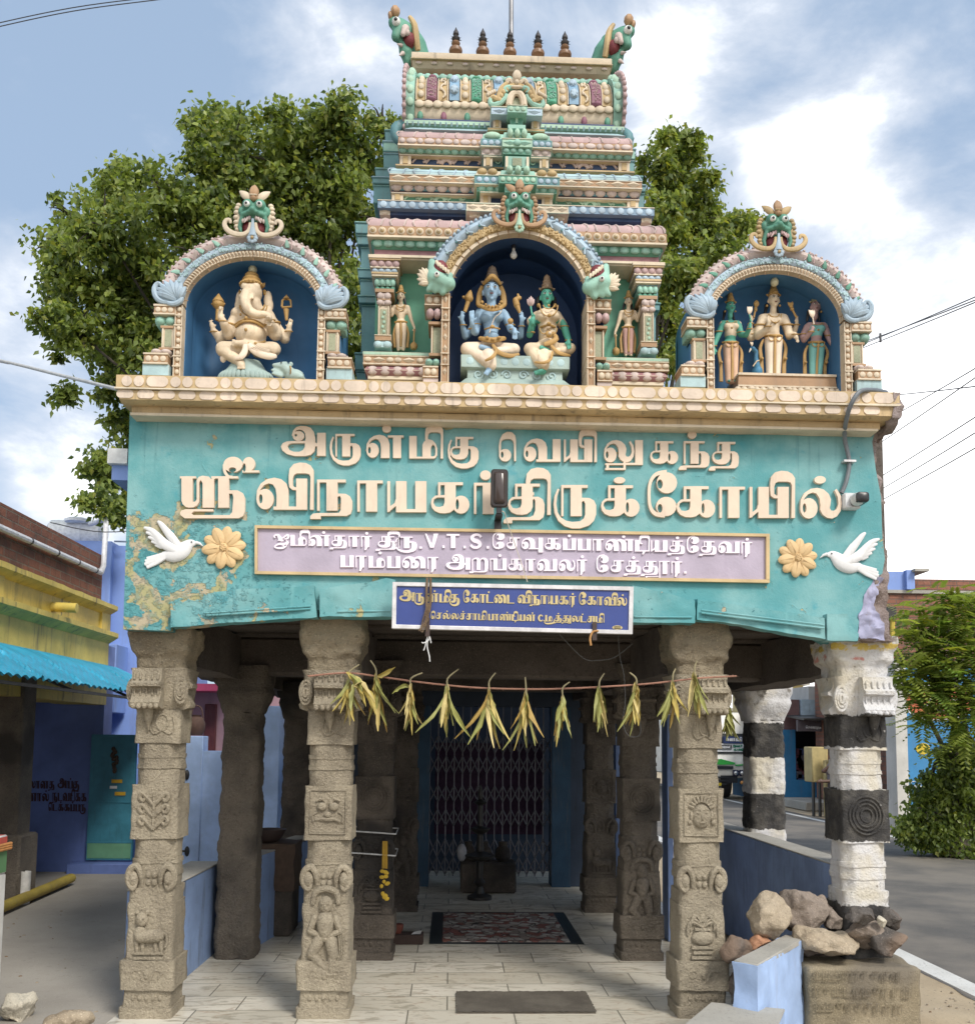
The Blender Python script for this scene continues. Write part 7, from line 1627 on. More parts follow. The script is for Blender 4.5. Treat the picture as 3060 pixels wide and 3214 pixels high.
# stub wall with its step in front
t = thing('stub_wall', (1.6, -.4, 0), 'pale blue flared stub wall with a cement top at the hall entrance', 'wall')
zt = .45; T_ = lambda x, y, z=zt: (atz(x, y, z).x, atz(x, y, z).y); P = [T_(2299,3021), T_(2376,3035), T_(2527,2946), T_(2465,2938)]
b = MB(BLW2); b.slab(P, -.05, zt); b.build('wall_face', t, rough=(.020, 5, .04), ang=50); b = MB(CEMT); c_ = (sum(p[0] for p in P)/4, sum(p[1] for p in P)/4); b.slab([(c_[0]+(p[0]-c_[0])*.985, c_[1]+(p[1]-c_[1])*.985) for p in P], zt-.02, zt+.010); b.build('coping', t, bevel=.004)
zs_ = .237; P = [T_(2231,3145,zs_), T_(2462,3166,zs_), T_(2395,3320,zs_), T_(2030,3310,zs_)]; b = MB(BLW2); b.slab(P, -.05, zs_-.014); b.build('step', t, bevel=.004); b = MB(CEMT); b.slab(P, zs_-.013, zs_); b.build('step_tile', t, bevel=.003)
# inscribed block
INSC = stone('inscribed_granite', (.20,.165,.105), (.30,.25,.17), 11, .8, c3=(.16,.135,.10)); pf = [at(2533,3015,-.06), at(2884,3008,-.06)]
t = thing('inscribed_block', (2.28, .1, 0), 'brown stone block cut with three rows of old letters beside the road', 'stone block')
b = MB(INSC); b.slab([(pf[0].x,-.06),(pf[1].x+.01,-.06),(pf[1].x+.03,.44),(pf[0].x-.02,.44)], -.06, .325); b.build('block', t, bevel=.02, rough=(.012, 6, .045), ang=60)
b = MB(INSC); rows = [['va','pa','pa','aa','ra','ka','sa','na','lu'],['aa','ka','pa','tta','va','ma','sa','ru','ya','pa'],['ma','pa','sa','na','tha','ka','nga','aa','ra']]
rnd = random.Random(4)
for j, row in enumerate(rows):
    x = 2552+4*j; yy = 3046+50*j
    for nme in row:
        p_, q_, w_ = G[nme]; sx = 25/w_
        for poly in p_[:3]:
            pts = [at(x+a*sx, yy+bb*.29+.02*(x-2548), -.076) for a, bb in poly]; b.tube(pts+[pts[0]], .0022, 4)
        x += 31+rnd.uniform(-2, 2)
    
b.build('inscription', t)
# ================================================================ things on the front wall
ALU = plain('aluminium_frame', (.62,.60,.60), .35, .3); BOARD = paint('blue_sign_enamel', (.030,.055,.23), rough=.4, wear=.12, dirt=(.1,.1,.14), fade=.08, bump=.05); SGOLD = plain('sign_letter_gold', (.52,.42,.20), .45)
ROPE = stone('coir_rope', (.10,.065,.04), (.19,.13,.08), 40, .6); ROPE2 = plain('pink_coir_cord', (.33,.17,.12), .9); WHITET = plain('white_plastic_strip', (.7,.7,.7), .5); BLKP = plain('black_plastic', (.018,.018,.02), .35)
sg = thing('signboard', at(1610, 1990, -.20), 'blue signboard with gold Tamil lettering in an aluminium frame', 'signboard')
Q = [(1237,1831),(1983,1846),(1980,1987),(1234,1969)]; Ys = -.20
def bil(u, v, Y=Ys): a = Vector(Q[0]).lerp(Vector(Q[1]), u); c = Vector(Q[3]).lerp(Vector(Q[2]), u); p = a.lerp(c, v); return at(p.x, p.y, Y)
b = MB(BOARD); b.shape([[(0,0),(1,0),(1,1),(0,1)]], [], bil, 0, .02); b.build('panel', sg)
b = MB(ALU); e, f = .012, .062
b.shape([[(-.006,-.03),(1.006,-.03),(1.006,1.03),(-.006,1.03)]], [[(e,f),(1-e,f),(1-e,1-f),(e,1-f)]], bil, -.010, .03); b.build('frame', sg, bevel=.002)
b = MB(SGOLD)
for names, xa, xb, ya, yb, u in ((['a','ru','lla_','mi','ku'],1254,1443,1860,1866,.27),(['ee','ka','aa','tta_','ai','tta'],1454,1614,1864,1868,.27),(['vi','ntha','aa','ya','ka','ra_'],1624,1807,1867,1872,.27),(['ee','ka','aa','vi','la_'],1817,1967,1871,1876,.27),
    (['e','sa','la_','la','sa_','sa','aa','mi'],1353,1523,1923,1927,.2),(['pa','aa','nna_','tti','ya','na_'],1532,1679,1927,1930,.2),(['C','dot','mu','tha_','thu','la','tta_','su','mi'],1688,1891,1930,1935,.2)): word(b, names, xa, xb, ya, yb, u, -.2, -.004, .004, 10)
b.build('lettering', sg)
b = MB(SGOLD); c = bil(.942,.885); b.lathe(c, [(.001,.003),(.028,.002),(.028,-.002)], 20, axis=Matrix(((1,0,0),(0,0,1),(0,.42,0)))); b.m(BLKP)
for j in range(2): b.tube([c+Vector((-.018,-.004,.004-.009*j)), c+Vector((.018,-.004,.004-.009*j))], .0016, 4)
b.build('maker_badge', sg)
b = MB(plain('rusty_strap', (.06,.04,.035), .8))
for u in (.145,.845): p = bil(u,.90); b.box(p.x-.012, p.x+.012, p.y-.016, p.y-.008, p.z-.07, p.z+.03)
b.build('hanging_strap', sg)
b = MB(ROPE); p = bil(.145,-.05)
for dx in (-.008,.010): b.tube([p+Vector((dx,-.014,.02)), p+Vector((dx*1.3,-.018,-.10)), p+Vector((dx*.6,-.02,-.17))], .007, 7, smooth=4)
rnd = random.Random(9)
for j in range(9): q = p+Vector((0,-.022,-.12)); b.tube([q, q+Vector((rnd.uniform(-.03,.006),-.004,-.09)), q+Vector((rnd.uniform(-.05,.0),-.004,-.13-.04*rnd.random()))], [.005,.004,.002], 5, smooth=2)
tag(b.build('rope_tie'), 'frayed brown rope looped over the left part of the blue signboard', 'rope')
b = MB(WHITET); p = bil(.145,1.13)
for pts in (((0,0,0),(.01,0,-.03),(-.02,0,-.05),(-.03,0,-.045)), ((0,0,0),(.014,0,-.02),(.02,0,-.05)), ((.004,0,-.02),(0,0,-.07),(.012,0,-.12),(.015,0,-.15)), ((0,0,-.01),(-.012,0,-.07),(-.02,0,-.09))): b.tube([p+Vector(v) for v in pts], .003, 5, smooth=3)
tag(b.build('plastic_tie'), 'scrap of white plastic strip dangling below the rope on the signboard', 'plastic strip')
b = MB(plain('orange_cord', (.42,.22,.08), .9)); p = bil(.845,.98); b.tube([p+Vector(v) for v in ((.02,-.02,.0),(-.01,-.02,-.005),(-.025,-.02,-.04),(-.02,-.02,-.08))], .006, 6, smooth=4); tag(b.build('cord_knot'), 'short orange cord knotted to the right hand strap of the signboard', 'cord')
# flood lamp
fl = thing('flood_lamp', at(1566, 1660, -.06), 'dark flat flood lamp on a bracket in front of the raised lettering', 'lamp')
a, c = at(1541,1472,-.16), at(1594,1592,-.16); cx, cz, hw, hh = (a.x+c.x)/2, (a.z+c.z)/2, (c.x-a.x)/2, (a.z-c.z)/2
DK = plain('dark_brown_lamp_housing', (.030,.022,.020), .32); b = MB(DK)
def rrect(hw, hh, r): return [(sx*(hw-r)+r*cos(t), sz*(hh-r)+r*sin(t)) for sx, sz, t0 in ((1,1,0),(-1,1,90),(-1,-1,180),(1,-1,270)) for t in [R(t0+30*j) for j in range(4)]]
b.rings([[(cx+u, y, cz+v) for u, v in rrect(hw-i, hh-i, .018)] for y, i in ((-.125,.004),(-.135,0),(-.160,0),(-.166,.005))]); b.build('housing', fl)
b = MB(plain('lamp_back_panel', (.050,.036,.033), .22)); b.rings([[(cx+u, y, cz+v) for u, v in rrect(hw-i, hh-i*1.1, .014)] for y, i in ((-.160,.014),(-.178,.018),(-.186,.026))]); b.build('back_panel', fl)
b = MB(BLKP); z0 = at(1566,1662,-.03).z; b.box(cx-.016, cx+.016, -.155, -.140, cz-hh-.035, cz-hh+.01); b.box(cx-.020, cx+.020, -.145, -.005, cz-hh-.045, cz-hh-.033); b.box(cx-.020, cx+.020, -.016, -.001, z0, cz-hh-.033); b.build('bracket', fl, bevel=.002)
b = MB(plain('thin_cream_wire', (.55,.50,.42), .6)); b.tube([(cx+.01,-.15,cz-hh-.02), (cx+.03,-.15,cz-hh-.03), at(1592,1640,-.1), at(1620,1720,-.06), at(1655,1826,-.05)], .0028, 5, smooth=5); tag(b.build('lamp_wire'), 'thin cream wire trailing from the flood lamp down to the signboard', 'wire')
# camera and its conduit
cc = thing('surveillance_camera', at(2668, 1580, 0), 'small white surveillance camera with a dark lens window at the end of the raised lettering', 'camera')
c = at(2668,1575,-.02); W_ = plain('white_camera_plastic', (.66,.67,.68), .35); b = MB(W_); b.rings([[(c.x+u, y, c.z+v) for u, v in rrect(.048-i, .046-i, .012)] for y, i in ((.02,0),(-.045,0),(-.055,.006))]); b.build('mount_box', cc)
b = MB(W_); b.lathe(c+Vector((.012,-.052,-.002)), [(.036,0),(.038,.03),(.032,.06),(.001,.062)], 20, axis=Matrix.Rotation(R(90), 3, 'X')); hd_ = b.build('head', cc); b = MB(BLKP); b.rings([[(c.x+.020+u, y, c.z-.002+v) for u, v in rrect(.033-i, .027-i, .016)] for y, i in ((-.06,-.004),(-.146,-.002),(-.152,.005))]); b.build('lens_window', hd_)
b = MB(plain('grey_flexible_conduit', (.15,.165,.18), .5)); pts = cr([(*at(x, y, Y), 0) for x, y, Y in ((2780,1232,-.02),(2745,1225,-.16),(2700,1228,-.24),(2672,1265,-.24),(2655,1318,-.17),(2650,1375,-.05),(2664,1450,-.025),(2655,1510,-.025),(2640,1548,-.02))], 14)
b.tube([p[:3] for p in pts], [.0135 if i % 2 else .0118 for i in range(len(pts))], 9); cdt = tag(b.build('flexible_conduit'), 'grey corrugated conduit curving over the cornice down to the surveillance camera', 'conduit')
b = MB(ALU)
for x, y in ((2664,1448),): p = at(x,y,-.03); b.box(p.x-.035, p.x+.035, -.045, -.002, p.z-.006, p.z+.006)
b.build('clip', cdt)
# dried mango leaf garland
p0, p1 = at(1085,2135,.04), at(2285,2115,.04); gp = [at(x, y, .04) for x, y in ((968,2122),(1085,2112),(1180,2122),(1310,2140),(1450,2155),(1560,2161),(1690,2163),(1800,2160),(1900,2155),(2010,2148),(2110,2138),(2200,2128),(2310,2122))]
b = MB(ROPE2); q = cr([tuple(p) for p in gp], 8); b.tube(q, .0055, 6); rnd = random.Random(6)
for k in range(160): p = Vector(q[rnd.randrange(len(q))]); b.tube([p, p+Vector((rnd.uniform(-.012,.012), rnd.uniform(-.012,.0), rnd.uniform(-.012,.012)))], .0008, 3)
tag(b.build('garland_cord'), 'pinkish coir cord sagging between the two middle front pillars', 'cord')
LV = [plain('dry_leaf_gold', (.42,.33,.09), .6, bump=.2), plain('dry_leaf_olive', (.27,.27,.08), .6, bump=.2), plain('dry_leaf_straw', (.50,.40,.16), .6, bump=.2), plain('dry_leaf_rust', (.36,.24,.06), .65, bump=.2)]
STEM = plain('dry_twig', (.30,.26,.15), .7)
def curl_leaf(b, p, d, L, w, rnd):
    """long shrivelled leaf hanging from p along d"""
    d = Vector(d).normalized(); side = d.cross(Vector((rnd.uniform(-1,1), rnd.uniform(-1,1), .3))).normalized(); n_ = d.cross(side); ben = rnd.uniform(-.75,.75); N = 7; rs = []
    for i in range(N+1):
        t = i/N; c = p+d*L*t+n_*L*ben*t*t+Vector((0,0,-.25*L*t*t)); ww = w*(sin(pi*min(1,t*.92+.06))**.7)*(.55+.45*rnd.random()); fold = .75
        tw = rnd.uniform(-.5,.5)+t*1.6*ben; s2 = side*cos(tw)+n_*sin(tw); n2 = n_*cos(tw)-side*sin(tw)
        rs.append([c+s2*ww*.5+n2*ww*fold*.5, c+s2*ww*.22, c-n2*ww*.12, c-s2*ww*.22, c-s2*ww*.5+n2*ww*fold*.5])
    vs = [v for r in rs for v in r]; fs = [(i*5+j, i*5+j+1, i*5+j+6, i*5+j+5) for i in range(N) for j in range(4)]; b.add(vs, fs)
BUN = [(1095,2112,160,150,'dried leaf bundle on the cord tied beside the mask panel pillar'),(1180,2100,200,190,'golden leaf bundle with one bent leaf next to the leftmost pillar tie'),(1290,2130,175,180,'dried bundle with a leaf kinked out to its left and a long bent stalk'),(1405,2130,205,195,'dried leaf bundle with a green streak hanging under the left half of the signboard'),(1535,2140,235,215,'longest dried leaf bundle whose bent stalk leans right'),(1650,2155,215,210,'dried bundle with two long pointed leaves splayed at its tip, under the signboard middle'),(1765,2160,180,190,'small greenish dried bundle second after the longest one'),(1880,2140,190,165,'upright dried bundle hanging below the orange cord knot'),(1995,2130,180,170,'slim dried bundle just past the right hand end of the signboard'),(2110,2120,200,190,'dried bundle with a loose leaf swung left, nearest before the human face pillar'),(2178,2095,180,165,'dried bundle hanging directly on the front of the human face pillar'),(2285,2200,120,150,'bright greenish leaf bundle hanging at the side of the human face pillar')]
for i, (x, y, L, yl, lab) in enumerate(BUN):
    rnd = random.Random(20+i); Yb = .02 if i not in (10,) else -.02; Yb = .30 if i == 11 else Yb; p = at(x, y, Yb); s = mpp(Yb); t = thing('leaf_bundle', p, lab, 'leaf bundle', 'dried leaf bundles on the cord')
    st = MB(STEM); top = p+Vector((rnd.uniform(-.05,.07), -.01, rnd.uniform(.03,.055))); st.tube([top, p+Vector((0,-.008,.0)), p+Vector((.004,0,-.06))], [.004,.005,.004], 6, smooth=4); st.build('stalk', t)
    b = MB(LV[0])
    for j in range(rnd.randint(11,15)):
        b.m(LV[rnd.choice((0,0,1,1,1,2,2,3)) if i != 11 else 1]); a = rnd.uniform(0, 2*pi); sp = rnd.uniform(.02,.22); st_ = p+Vector((0,0,-rnd.uniform(.015,.07))); curl_leaf(b, st_, (sp*cos(a), sp*sin(a)*.6, -1), L*s*rnd.uniform(.36,.68), rnd.uniform(.026,.046), rnd)
    if i in (1,2): curl_leaf(b, p+Vector((0,0,-.04)), (1 if i == 1 else -1, -.2, .1), .11, .035, rnd)
    b.build('leaves', t)
b = MB(LV[0]); rnd = random.Random(77)
for j in range(7): b.m(LV[j % 3]); curl_leaf(b, at(1088+8*j, 2110+6*j, -.0), (rnd.uniform(-.3,1), -.3, rnd.uniform(-1.2,.2)), .15, .045, rnd)
t = thing('leaf_bundle', at(1090,2120,0), 'loose tangle of pale leaves where the cord is tied to the mask panel pillar', 'leaf bundle', 'dried leaf bundles on the cord'); b.build('leaves', t)
# hanging wires in the dim hall
WD = plain('grey_hall_wire', (.16,.16,.16), .6); b = MB(WD); b.tube([at(x,y,.5) for x, y in ((1755,1990),(1830,2065),(1880,2072),(1930,2062),(1985,2020))], .003, 5, smooth=6); b.tube([at(x,y,.5) for x, y in ((1940,1995),(1945,2060),(1958,2120),(1962,2200),(1955,2270),(1975,2310),(2010,2300),(2000,2215))], .003, 5, smooth=6); tag(b.build('hanging_wire'), 'loose grey wire looping under the roof behind the signboard', 'wire')
b = MB(plain('tube_light_glass', (.35,.36,.34), .3))
for x, s_ in ((1470,'left'),(1680,'right')): p = at(x,2012,2.4); b = MB(b.mats[0]); b.tube([p-Vector((.26,0,0)), p+Vector((.26,0,0))], .014, 8); tag(b.build('tube_light'), 'unlit tube lamp under the dark hall roof, '+s_+' one of the pair', 'lamp')
# things inside the hall
IR = plain('black_iron_lamp', (.045,.042,.038), .45, .4); p = atz(1505, 2822, 0); t = thing('oil_lamp', p, 'tall dark oil lamp on a turned stem before the lattice gate', 'oil lamp'); b = MB(IR); b.lathe(p, [(.12,0),(.12,.03),(.05,.06),(.03,.12),(.06,.16),(.03,.2),(.035,.36),(.14,.40),(.15,.42),(.04,.46),(.03,.62),(.09,.66),(.10,.68),(.03,.70),(.025,.9),(.07,.93),(.02,.96),(.03,1.02),(.005,1.10)], 18); b.build('stem', t)
t = thing('altar_stone', atz(1535,2815,0)+Vector((0,.35,0)), 'dark low altar stone crowded with offerings behind the oil lamp', 'altar'); o = t.location; b = MB(STD); b.box(o.x-.28, o.x+.28, o.y-.15, o.y+.2, 0, .30); b.build('block', t, bevel=.02, rough=(.01,8,.08)); b = MB(STD)
for dx, r in ((-.2,.07),(-.05,.09),(.15,.08)): b.lathe((o.x+dx, o.y, .30), [(r*.6,0),(r,.04),(r*.9,.12),(r*.5,.16),(r*.6,.2)], 12)
b.build('offering_pot', t); b = MB(plain('offering_white_cloth', (.4,.4,.42), .8)); b.ell((o.x-.27,o.y-.1,.40), (.05,.04,.09), 10, 7); b.build('cloth_knot', t)
CLAY = plain('dark_clay', (.045,.028,.024), .7); p = at(847,2632,D2+.75); t = thing('clay_bowl', p, 'dark clay bowl standing on a ledge between the two dark left pillars', 'bowl'); b = MB(CLAY); b.lathe(p, [(.05,-.03),(.09,.0),(.125,.06),(.13,.075),(.115,.07),(.07,.01),(.001,0)], 20); b.build('bowl', t)
t = thing('stone_ledge', p-Vector((0,0,.6)), 'brown draped stone ledge under the clay bowl', 'ledge'); b = MB(plain('brown_sacking', (.085,.055,.038), .9, bump=.4)); b.box(p.x-.22, p.x+.22, p.y-.12, p.y+.3, .35, p.z-.03); b.build('sacking', t, rough=(.03, 5, .06), ang=60); b = MB(STD); b.box(p.x-.2, p.x+.2, p.y-.10, p.y+.3, 0, .36); b.build('base', t, bevel=.02)
CORDW = plain('white_cord', (.5,.5,.5), .7); pc = bpy.data.objects; X5 = at(1166,2990,D2-.1).x
b = MB(CORDW)
for z in (at(1160,2612,D2-.15).z, at(1160,2680,D2-.15).z): b.tube([(X5-.16,D2-.17,z+.01), (X5+.02,D2-.175,z), (X5+.16,D2-.17,z-.01), (X5+.16,D2+.16,z), (X5-.16,D2+.16,z+.01), (X5-.16,D2-.17,z+.01)], .005, 5)
tag(b.build('cord_binding'), 'two thin white cords bound around the soot blackened inner pillar', 'cord')
p = at(1208,2640,D2-.20); t = thing('incense_sticks', p, 'yellow incense sticks and marigolds tied to the soot blackened pillar', 'incense'); b = MB(plain('incense_yellow', (.45,.27,.03), .7))
for j in range(4): b.tube([p+Vector((-.012+.009*j,0,.0)), p+Vector((-.012+.010*j,.005,-.19))], .0045, 5)
b.build('stick', t); b = MB(plain('marigold_yellow', (.50,.33,.03), .8)); rnd = random.Random(3)
for j in range(16): b.ell(p+Vector((rnd.uniform(-.03,.03), -.01, -.20-.2*rnd.random())), (rnd.uniform(.01,.02),.012,rnd.uniform(.01,.018)), 7, 5)
b.build('marigold', t)
p = atz(1240,2950,.0); t = thing('offering_tray', p, 'dark wooden offering tray with a small red clay pot beside the blackened pillar', 'tray'); b = MB(plain('burnt_wood', (.045,.026,.02), .8)); b.box(p.x-.13, p.x+.22, p.y-.18, p.y-.02, 0, .07); b.build('tray', t, bevel=.006); b = MB(plain('red_clay', (.16,.045,.03), .7)); b.lathe(p+Vector((.02,-.10,.07)), [(.03,0),(.045,.03),(.05,.065),(.042,.07)], 14); b.build('clay_pot', t); b = MB(CORDW); b.add([p+Vector((.13,-.17,.075)), p+Vector((.20,-.17,.078)), p+Vector((.21,-.14,.10)), p+Vector((.15,-.12,.085))], [(0,1,2,3)]); b.build('paper_scrap', t)
b = MB(GBLUE); b.box(at(1212,2880,D2+.8).x, at(1226,2880,D2+.8).x, D2+.5, D2+1.1, .0, at(1222,2695,D2+.8).z); tag(b.build('blue_board', bevel=.004), 'narrow blue painted board leaning behind the soot blackened pillar', 'board')
b = MB(paint('lit_outside_blue', (.20,.29,.52), wear=.3)); xa = at(1929,2500,D3+.4).x; b.box(xa, xa+.07, D3+.35, D3+.45, 0, at(1935,2312,D3+.4).z); tag(b.build('outside_wall_strip', bevel=.004), 'pale blue partition strip standing for the lit wall outside, left of the dusty inner carved pillar', 'backdrop'); b = MB(b.mats[0]); b.box(at(2085,2500,D2+.6).x, at(2103,2500,D2+.6).x, D2+.5, D2+.7, 0, 1.75); tag(b.build('outside_wall_strip', bevel=.004), 'pale blue partition strip standing for the lit wall outside, just left of the human face pillar', 'backdrop')  # added strips stand in for lit blue walls outside, seen through gaps
# ---------------------------------------------------------------- rocks on the block
def rock(c, r, m, name, label, grp, seed, cat='rock', fl=1.0):
    rnd = random.Random(seed); bm = bmesh.new()
    for _ in range(22):
        v = Vector((rnd.gauss(0,1), rnd.gauss(0,1), rnd.gauss(0,1))).normalized(); k_ = rnd.uniform(.85,1.08); k_ *= 1.2; bm.verts.new((v.x*r[0]*k_, v.y*r[1]*k_, v.z*r[2]*k_*fl))
    h = bmesh.ops.convex_hull(bm, input=bm.verts); bmesh.ops.delete(bm, geom=[g_ for g_ in h['geom_interior'] if isinstance(g_, bmesh.types.BMVert)], context='VERTS'); bmesh.ops.triangulate(bm, faces=bm.faces)
    bmesh.ops.bevel(bm, geom=bm.edges[:], offset=.008, segments=1, affect='EDGES', clamp_overlap=True); bmesh.ops.triangulate(bm, faces=bm.faces)
    b = MB(m); bm.verts.index_update(); b.add([Vector(c)+v.co for v in bm.verts], [[v.index for v in f.verts] for f in bm.faces]); bm.free()
    return tag(b.build(name, rough=(.020, 11, .018), ang=55), label, cat, grp)
RB = stone('tan_rock', (.28,.22,.15), (.40,.33,.24), 9, .9); RG = stone('grey_brown_rock', (.155,.125,.10), (.27,.22,.18), 9, .9); RD = stone('dark_slate_rock', (.065,.058,.052), (.14,.12,.105), 10, .9, c3=(.20,.14,.10)); RP = stone('pale_rock', (.42,.38,.30), (.55,.50,.40), 12, .8); GR = 'rocks heaped on the inscribed block'
ru = mpp(.0)
rock(at(2407,2880,.12), (118*ru*.62,.10,70*ru), RB, 'rock', 'large rounded tan rock at the left end of the heap', GR, 1); rock(at(2520,2858,.22), (78*ru,.12,62*ru), RG, 'rock', 'large pointed grey brown rock topping the heap against the dark blue wall', GR, 2)
rock(at(2615,2890,.20), (30*ru,.06,32*ru), RG, 'rock', 'small grey rock wedged right of the pointed one', GR, 3); rock(at(2590,2958,.06), (112*ru,.12,40*ru), RB, 'rock', 'long flat tan slab of rock tilted across the front of the heap', GR, 14).rotation_euler = (0, R(13), 0)
rock(at(2712,2935,.10), (62*ru,.10,52*ru), RG, 'rock', 'broken brown rock in front of the banded white pillar', GR, 5); rock(at(2780,2952,.06), (58*ru,.08,46*ru), RD, 'rock', 'blackish angular rock nearest the road on the heap', GR, 6); rock(at(2702,2876,.0), (46*ru,.06,26*ru), RD, 'rock', 'dark rock lying behind the broken brown one', GR, 7); rock(at(2792,2885,.08), (32*ru,.06,30*ru), RD, 'rock', 'dark rock at the foot of the white pillar toward the road', GR, 8)
rock((1.80,.16,.14), (.20,.13,.16), RD, 'rock', 'dark rock bedded beneath the large rounded tan one', GR, 51); rock((2.10,.34,.2), (.22,.12,.26), RD, 'rock', 'dark rock bedded beneath the large pointed one', GR, 52); rock(at(2766,2893,-.02), (15*ru,.03,17*ru), RP, 'rock', 'tiny pale rock perched among the dark rocks', GR, 9); rock(at(2318,2985,.05), (52*ru,.10,44*ru), RD, 'rock', 'dark flat rock beside the human face pillar', GR, 10); rock(at(2384,2962,.08), (36*ru,.07,26*ru), stone('red_brick_lump', (.36,.17,.09), (.45,.24,.14), 12, .8), 'rock', 'reddish brick lump under the large tan rock', GR, 11); rock(at(2540,2965,.16), (60*ru,.10,40*ru), RD, 'rock', 'dark rock half hidden behind the tilted slab', GR, 12)
p = atz(52,3195,-.0); rock(p+Vector((0,.02,.045)), (.088,.09,.078), RP, 'rock', 'pale squarish rough stone on the concrete near the painted post', None, 31, 'stone'); p = atz(225,3225,-.0); rock(p+Vector((0,-.02,.03)), (.125,.09,.075), RB, 'rock', 'brown pointed stone on the concrete beside the foot of the vine panel pillar', None, 38, 'stone')
# painted post at the left edge
pp_ = atz(8, 3225, -.01); t = thing('painted_post', pp_, 'square concrete post painted white green and red at the left edge of the yard', 'post'); xL_, zt = pp_.x-.30, at(10,2625,-.2).z
PW = paint('post_white', (.60,.59,.56), wear=.35); PG = paint('post_green', (.10,.22,.10), wear=.4); PR = paint('post_red', (.50,.09,.07), wear=.4)
xr_ = at(-14,2900,-.2).x; b = MB(PW); z1, z2 = at(10,2748,-.2).z, at(10,2662,-.2).z; b.box(xr_-.2, xr_, -.3, -.1, -.02, z1); b.m(PG).box(xr_-.2, xr_+.001, -.301, -.1, z1, z2); b.m(PR).box(xr_-.2, xr_-.001, -.299, -.1, z2, zt); b.build('post', t, bevel=.008); b = MB(plain('frayed_orange_rope', (.42,.19,.06), .9))
z = z2-.01
for j in range(3): b.tube([(xr_-.21,-.31,z+.012*j), (xr_+.012,-.312,z+.012*j), (xr_+.012,-.09,z+.012*j)], .009, 6)
for j in range(12): a = Vector((xr_+.012,-.31,z+.02)); b.tube([a, a+Vector((rnd.uniform(.0,.03), -.01, rnd.uniform(-.05,.02)))], .002, 4)
b.build('rope', t)
# ================================================================ yellow building with the blue awning
def brick(name, c1, c2, mortar, axis, sc=1):
    m, nt, b = nodes_of(name); T = NT(nt); sp = T.n('ShaderNodeSeparateXYZ'); T.ln(T.pos(), sp.inputs[0]); cb_ = T.n('ShaderNodeCombineXYZ'); T.ln(sp.outputs[axis], cb_.inputs[0]); T.ln(sp.outputs[2], cb_.inputs[1])
    br = T.n('ShaderNodeTexBrick'); T.ln(cb_.outputs[0], br.inputs['Vector']); br.inputs['Scale'].default_value = 1/sc; br.inputs['Brick Width'].default_value = .26; br.inputs['Row Height'].default_value = .088; br.inputs['Mortar Size'].default_value = .008; br.inputs['Mortar Smooth'].default_value = .3
    br.inputs['Color1'].default_value = (*c1,1); br.inputs['Color2'].default_value = (*c2,1); br.inputs['Mortar'].default_value = (*mortar,1); n1 = T.noise(12, 5, .7); n2 = T.noise(2, 4, .6)
    cc = T.mix(T.math('MULTIPLY', T.step(n1, .5, .72), .6), br.outputs['Color'], dk(c1,.35)); cc = T.mix(T.math('MULTIPLY', T.step(n2, .5, .66), .6), cc, (.045,.035,.03)); T.ln(cc, b.inputs['Base Color']); b.inputs['Roughness'].default_value = .9; T.bump(b, T.math('SUBTRACT', n1, T.math('MULTIPLY', br.outputs['Fac'], 1.2)), .9, .015); return m
XB = -4.1; yb_ = thing('yellow_building', (XB-.2, 3, 0), 'yellow building with a brick parapet and a blue tiled awning over a dark veranda', 'building')
z = lambda px, py: atx(px, py, XB).z; ye = atx(325, 1745, XB).y; ya = -3.0
zb1, zb0 = z(325,1745), z(325,1902)
b = MB(brick('red_brick_side', (.22,.085,.05), (.15,.06,.04), (.17,.13,.10), 1)); b.box(XB-.25, XB, ya, ye, zb0-.01, zb1); b.build('brick_parapet', yb_)
YM = paint('yellow_limewash', (.62,.47,.10), wear=.95, dirt=(.11,.09,.05), fade=.2, scale=5); zc1, zc2, zc3, zc4 = z(372,1915), z(372,2000), z(378,2016), z(350,2090); b = MB(YM)
b.prof([], 0, 0) if False else b.shape([[(XB+.16,zb0+.0),(XB+.16,zb0-.05),(XB+.05,zb0-.11),(XB+.05,zc2+.02),(XB+.18,zc2-.01),(XB+.18,zc2-.06),(XB+.07,zc2-.13),(XB+.07,1.9),(XB-.4,1.9),(XB-.4,zb0)]], [], lambda u, v: (u, 0, v), ya, ye+.12); b.build('yellow_cornice', yb_, rough=(.008, 5, .12), ang=50)
b = MB(YM); 
for yy in (ye-.15, ye-2.9): b.box(XB, XB+.075, yy, yy+.28, zc2, zb0-.05)
b.tube([(XB,ye-1.5,zc2+.09), (XB+.30,ye-1.5,zc2+.08)], .05, 10); b.build('cornice_detail', yb_)
AWN = paint('turquoise_tile_sheet', (.035,.33,.50), rough=.4, wear=.25, dirt=(.12,.25,.3), fade=.2, scale=7); XE = -3.25; ze = atx(200,2145,XE).z; zt_ = zc4+.0; b = MB(AWN); nu, nv = 520, 60; vs = []
for i in range(nu+1):
    u = i/nu; y = ya+(ye+.15-ya)*u; arc = (y*7.0) % 1.0
    for j in range(nv+1):
        v = j/nv; x = XB+.02+(XE-XB)*v; zz = zt_+(ze-zt_)*(v**1.15); s_ = (v*14) % 1.0; wv = .022*abs(sin(pi*arc)) if v > .12 else 0
        vs.append((x, y, zz+wv*(1 if v > .2 else (v-.12)/.08)-(.026*s_ if v > .42 else 0)+.02*(((y*1.1+v*v*.35) % 1) > .94)*(v > .42)))
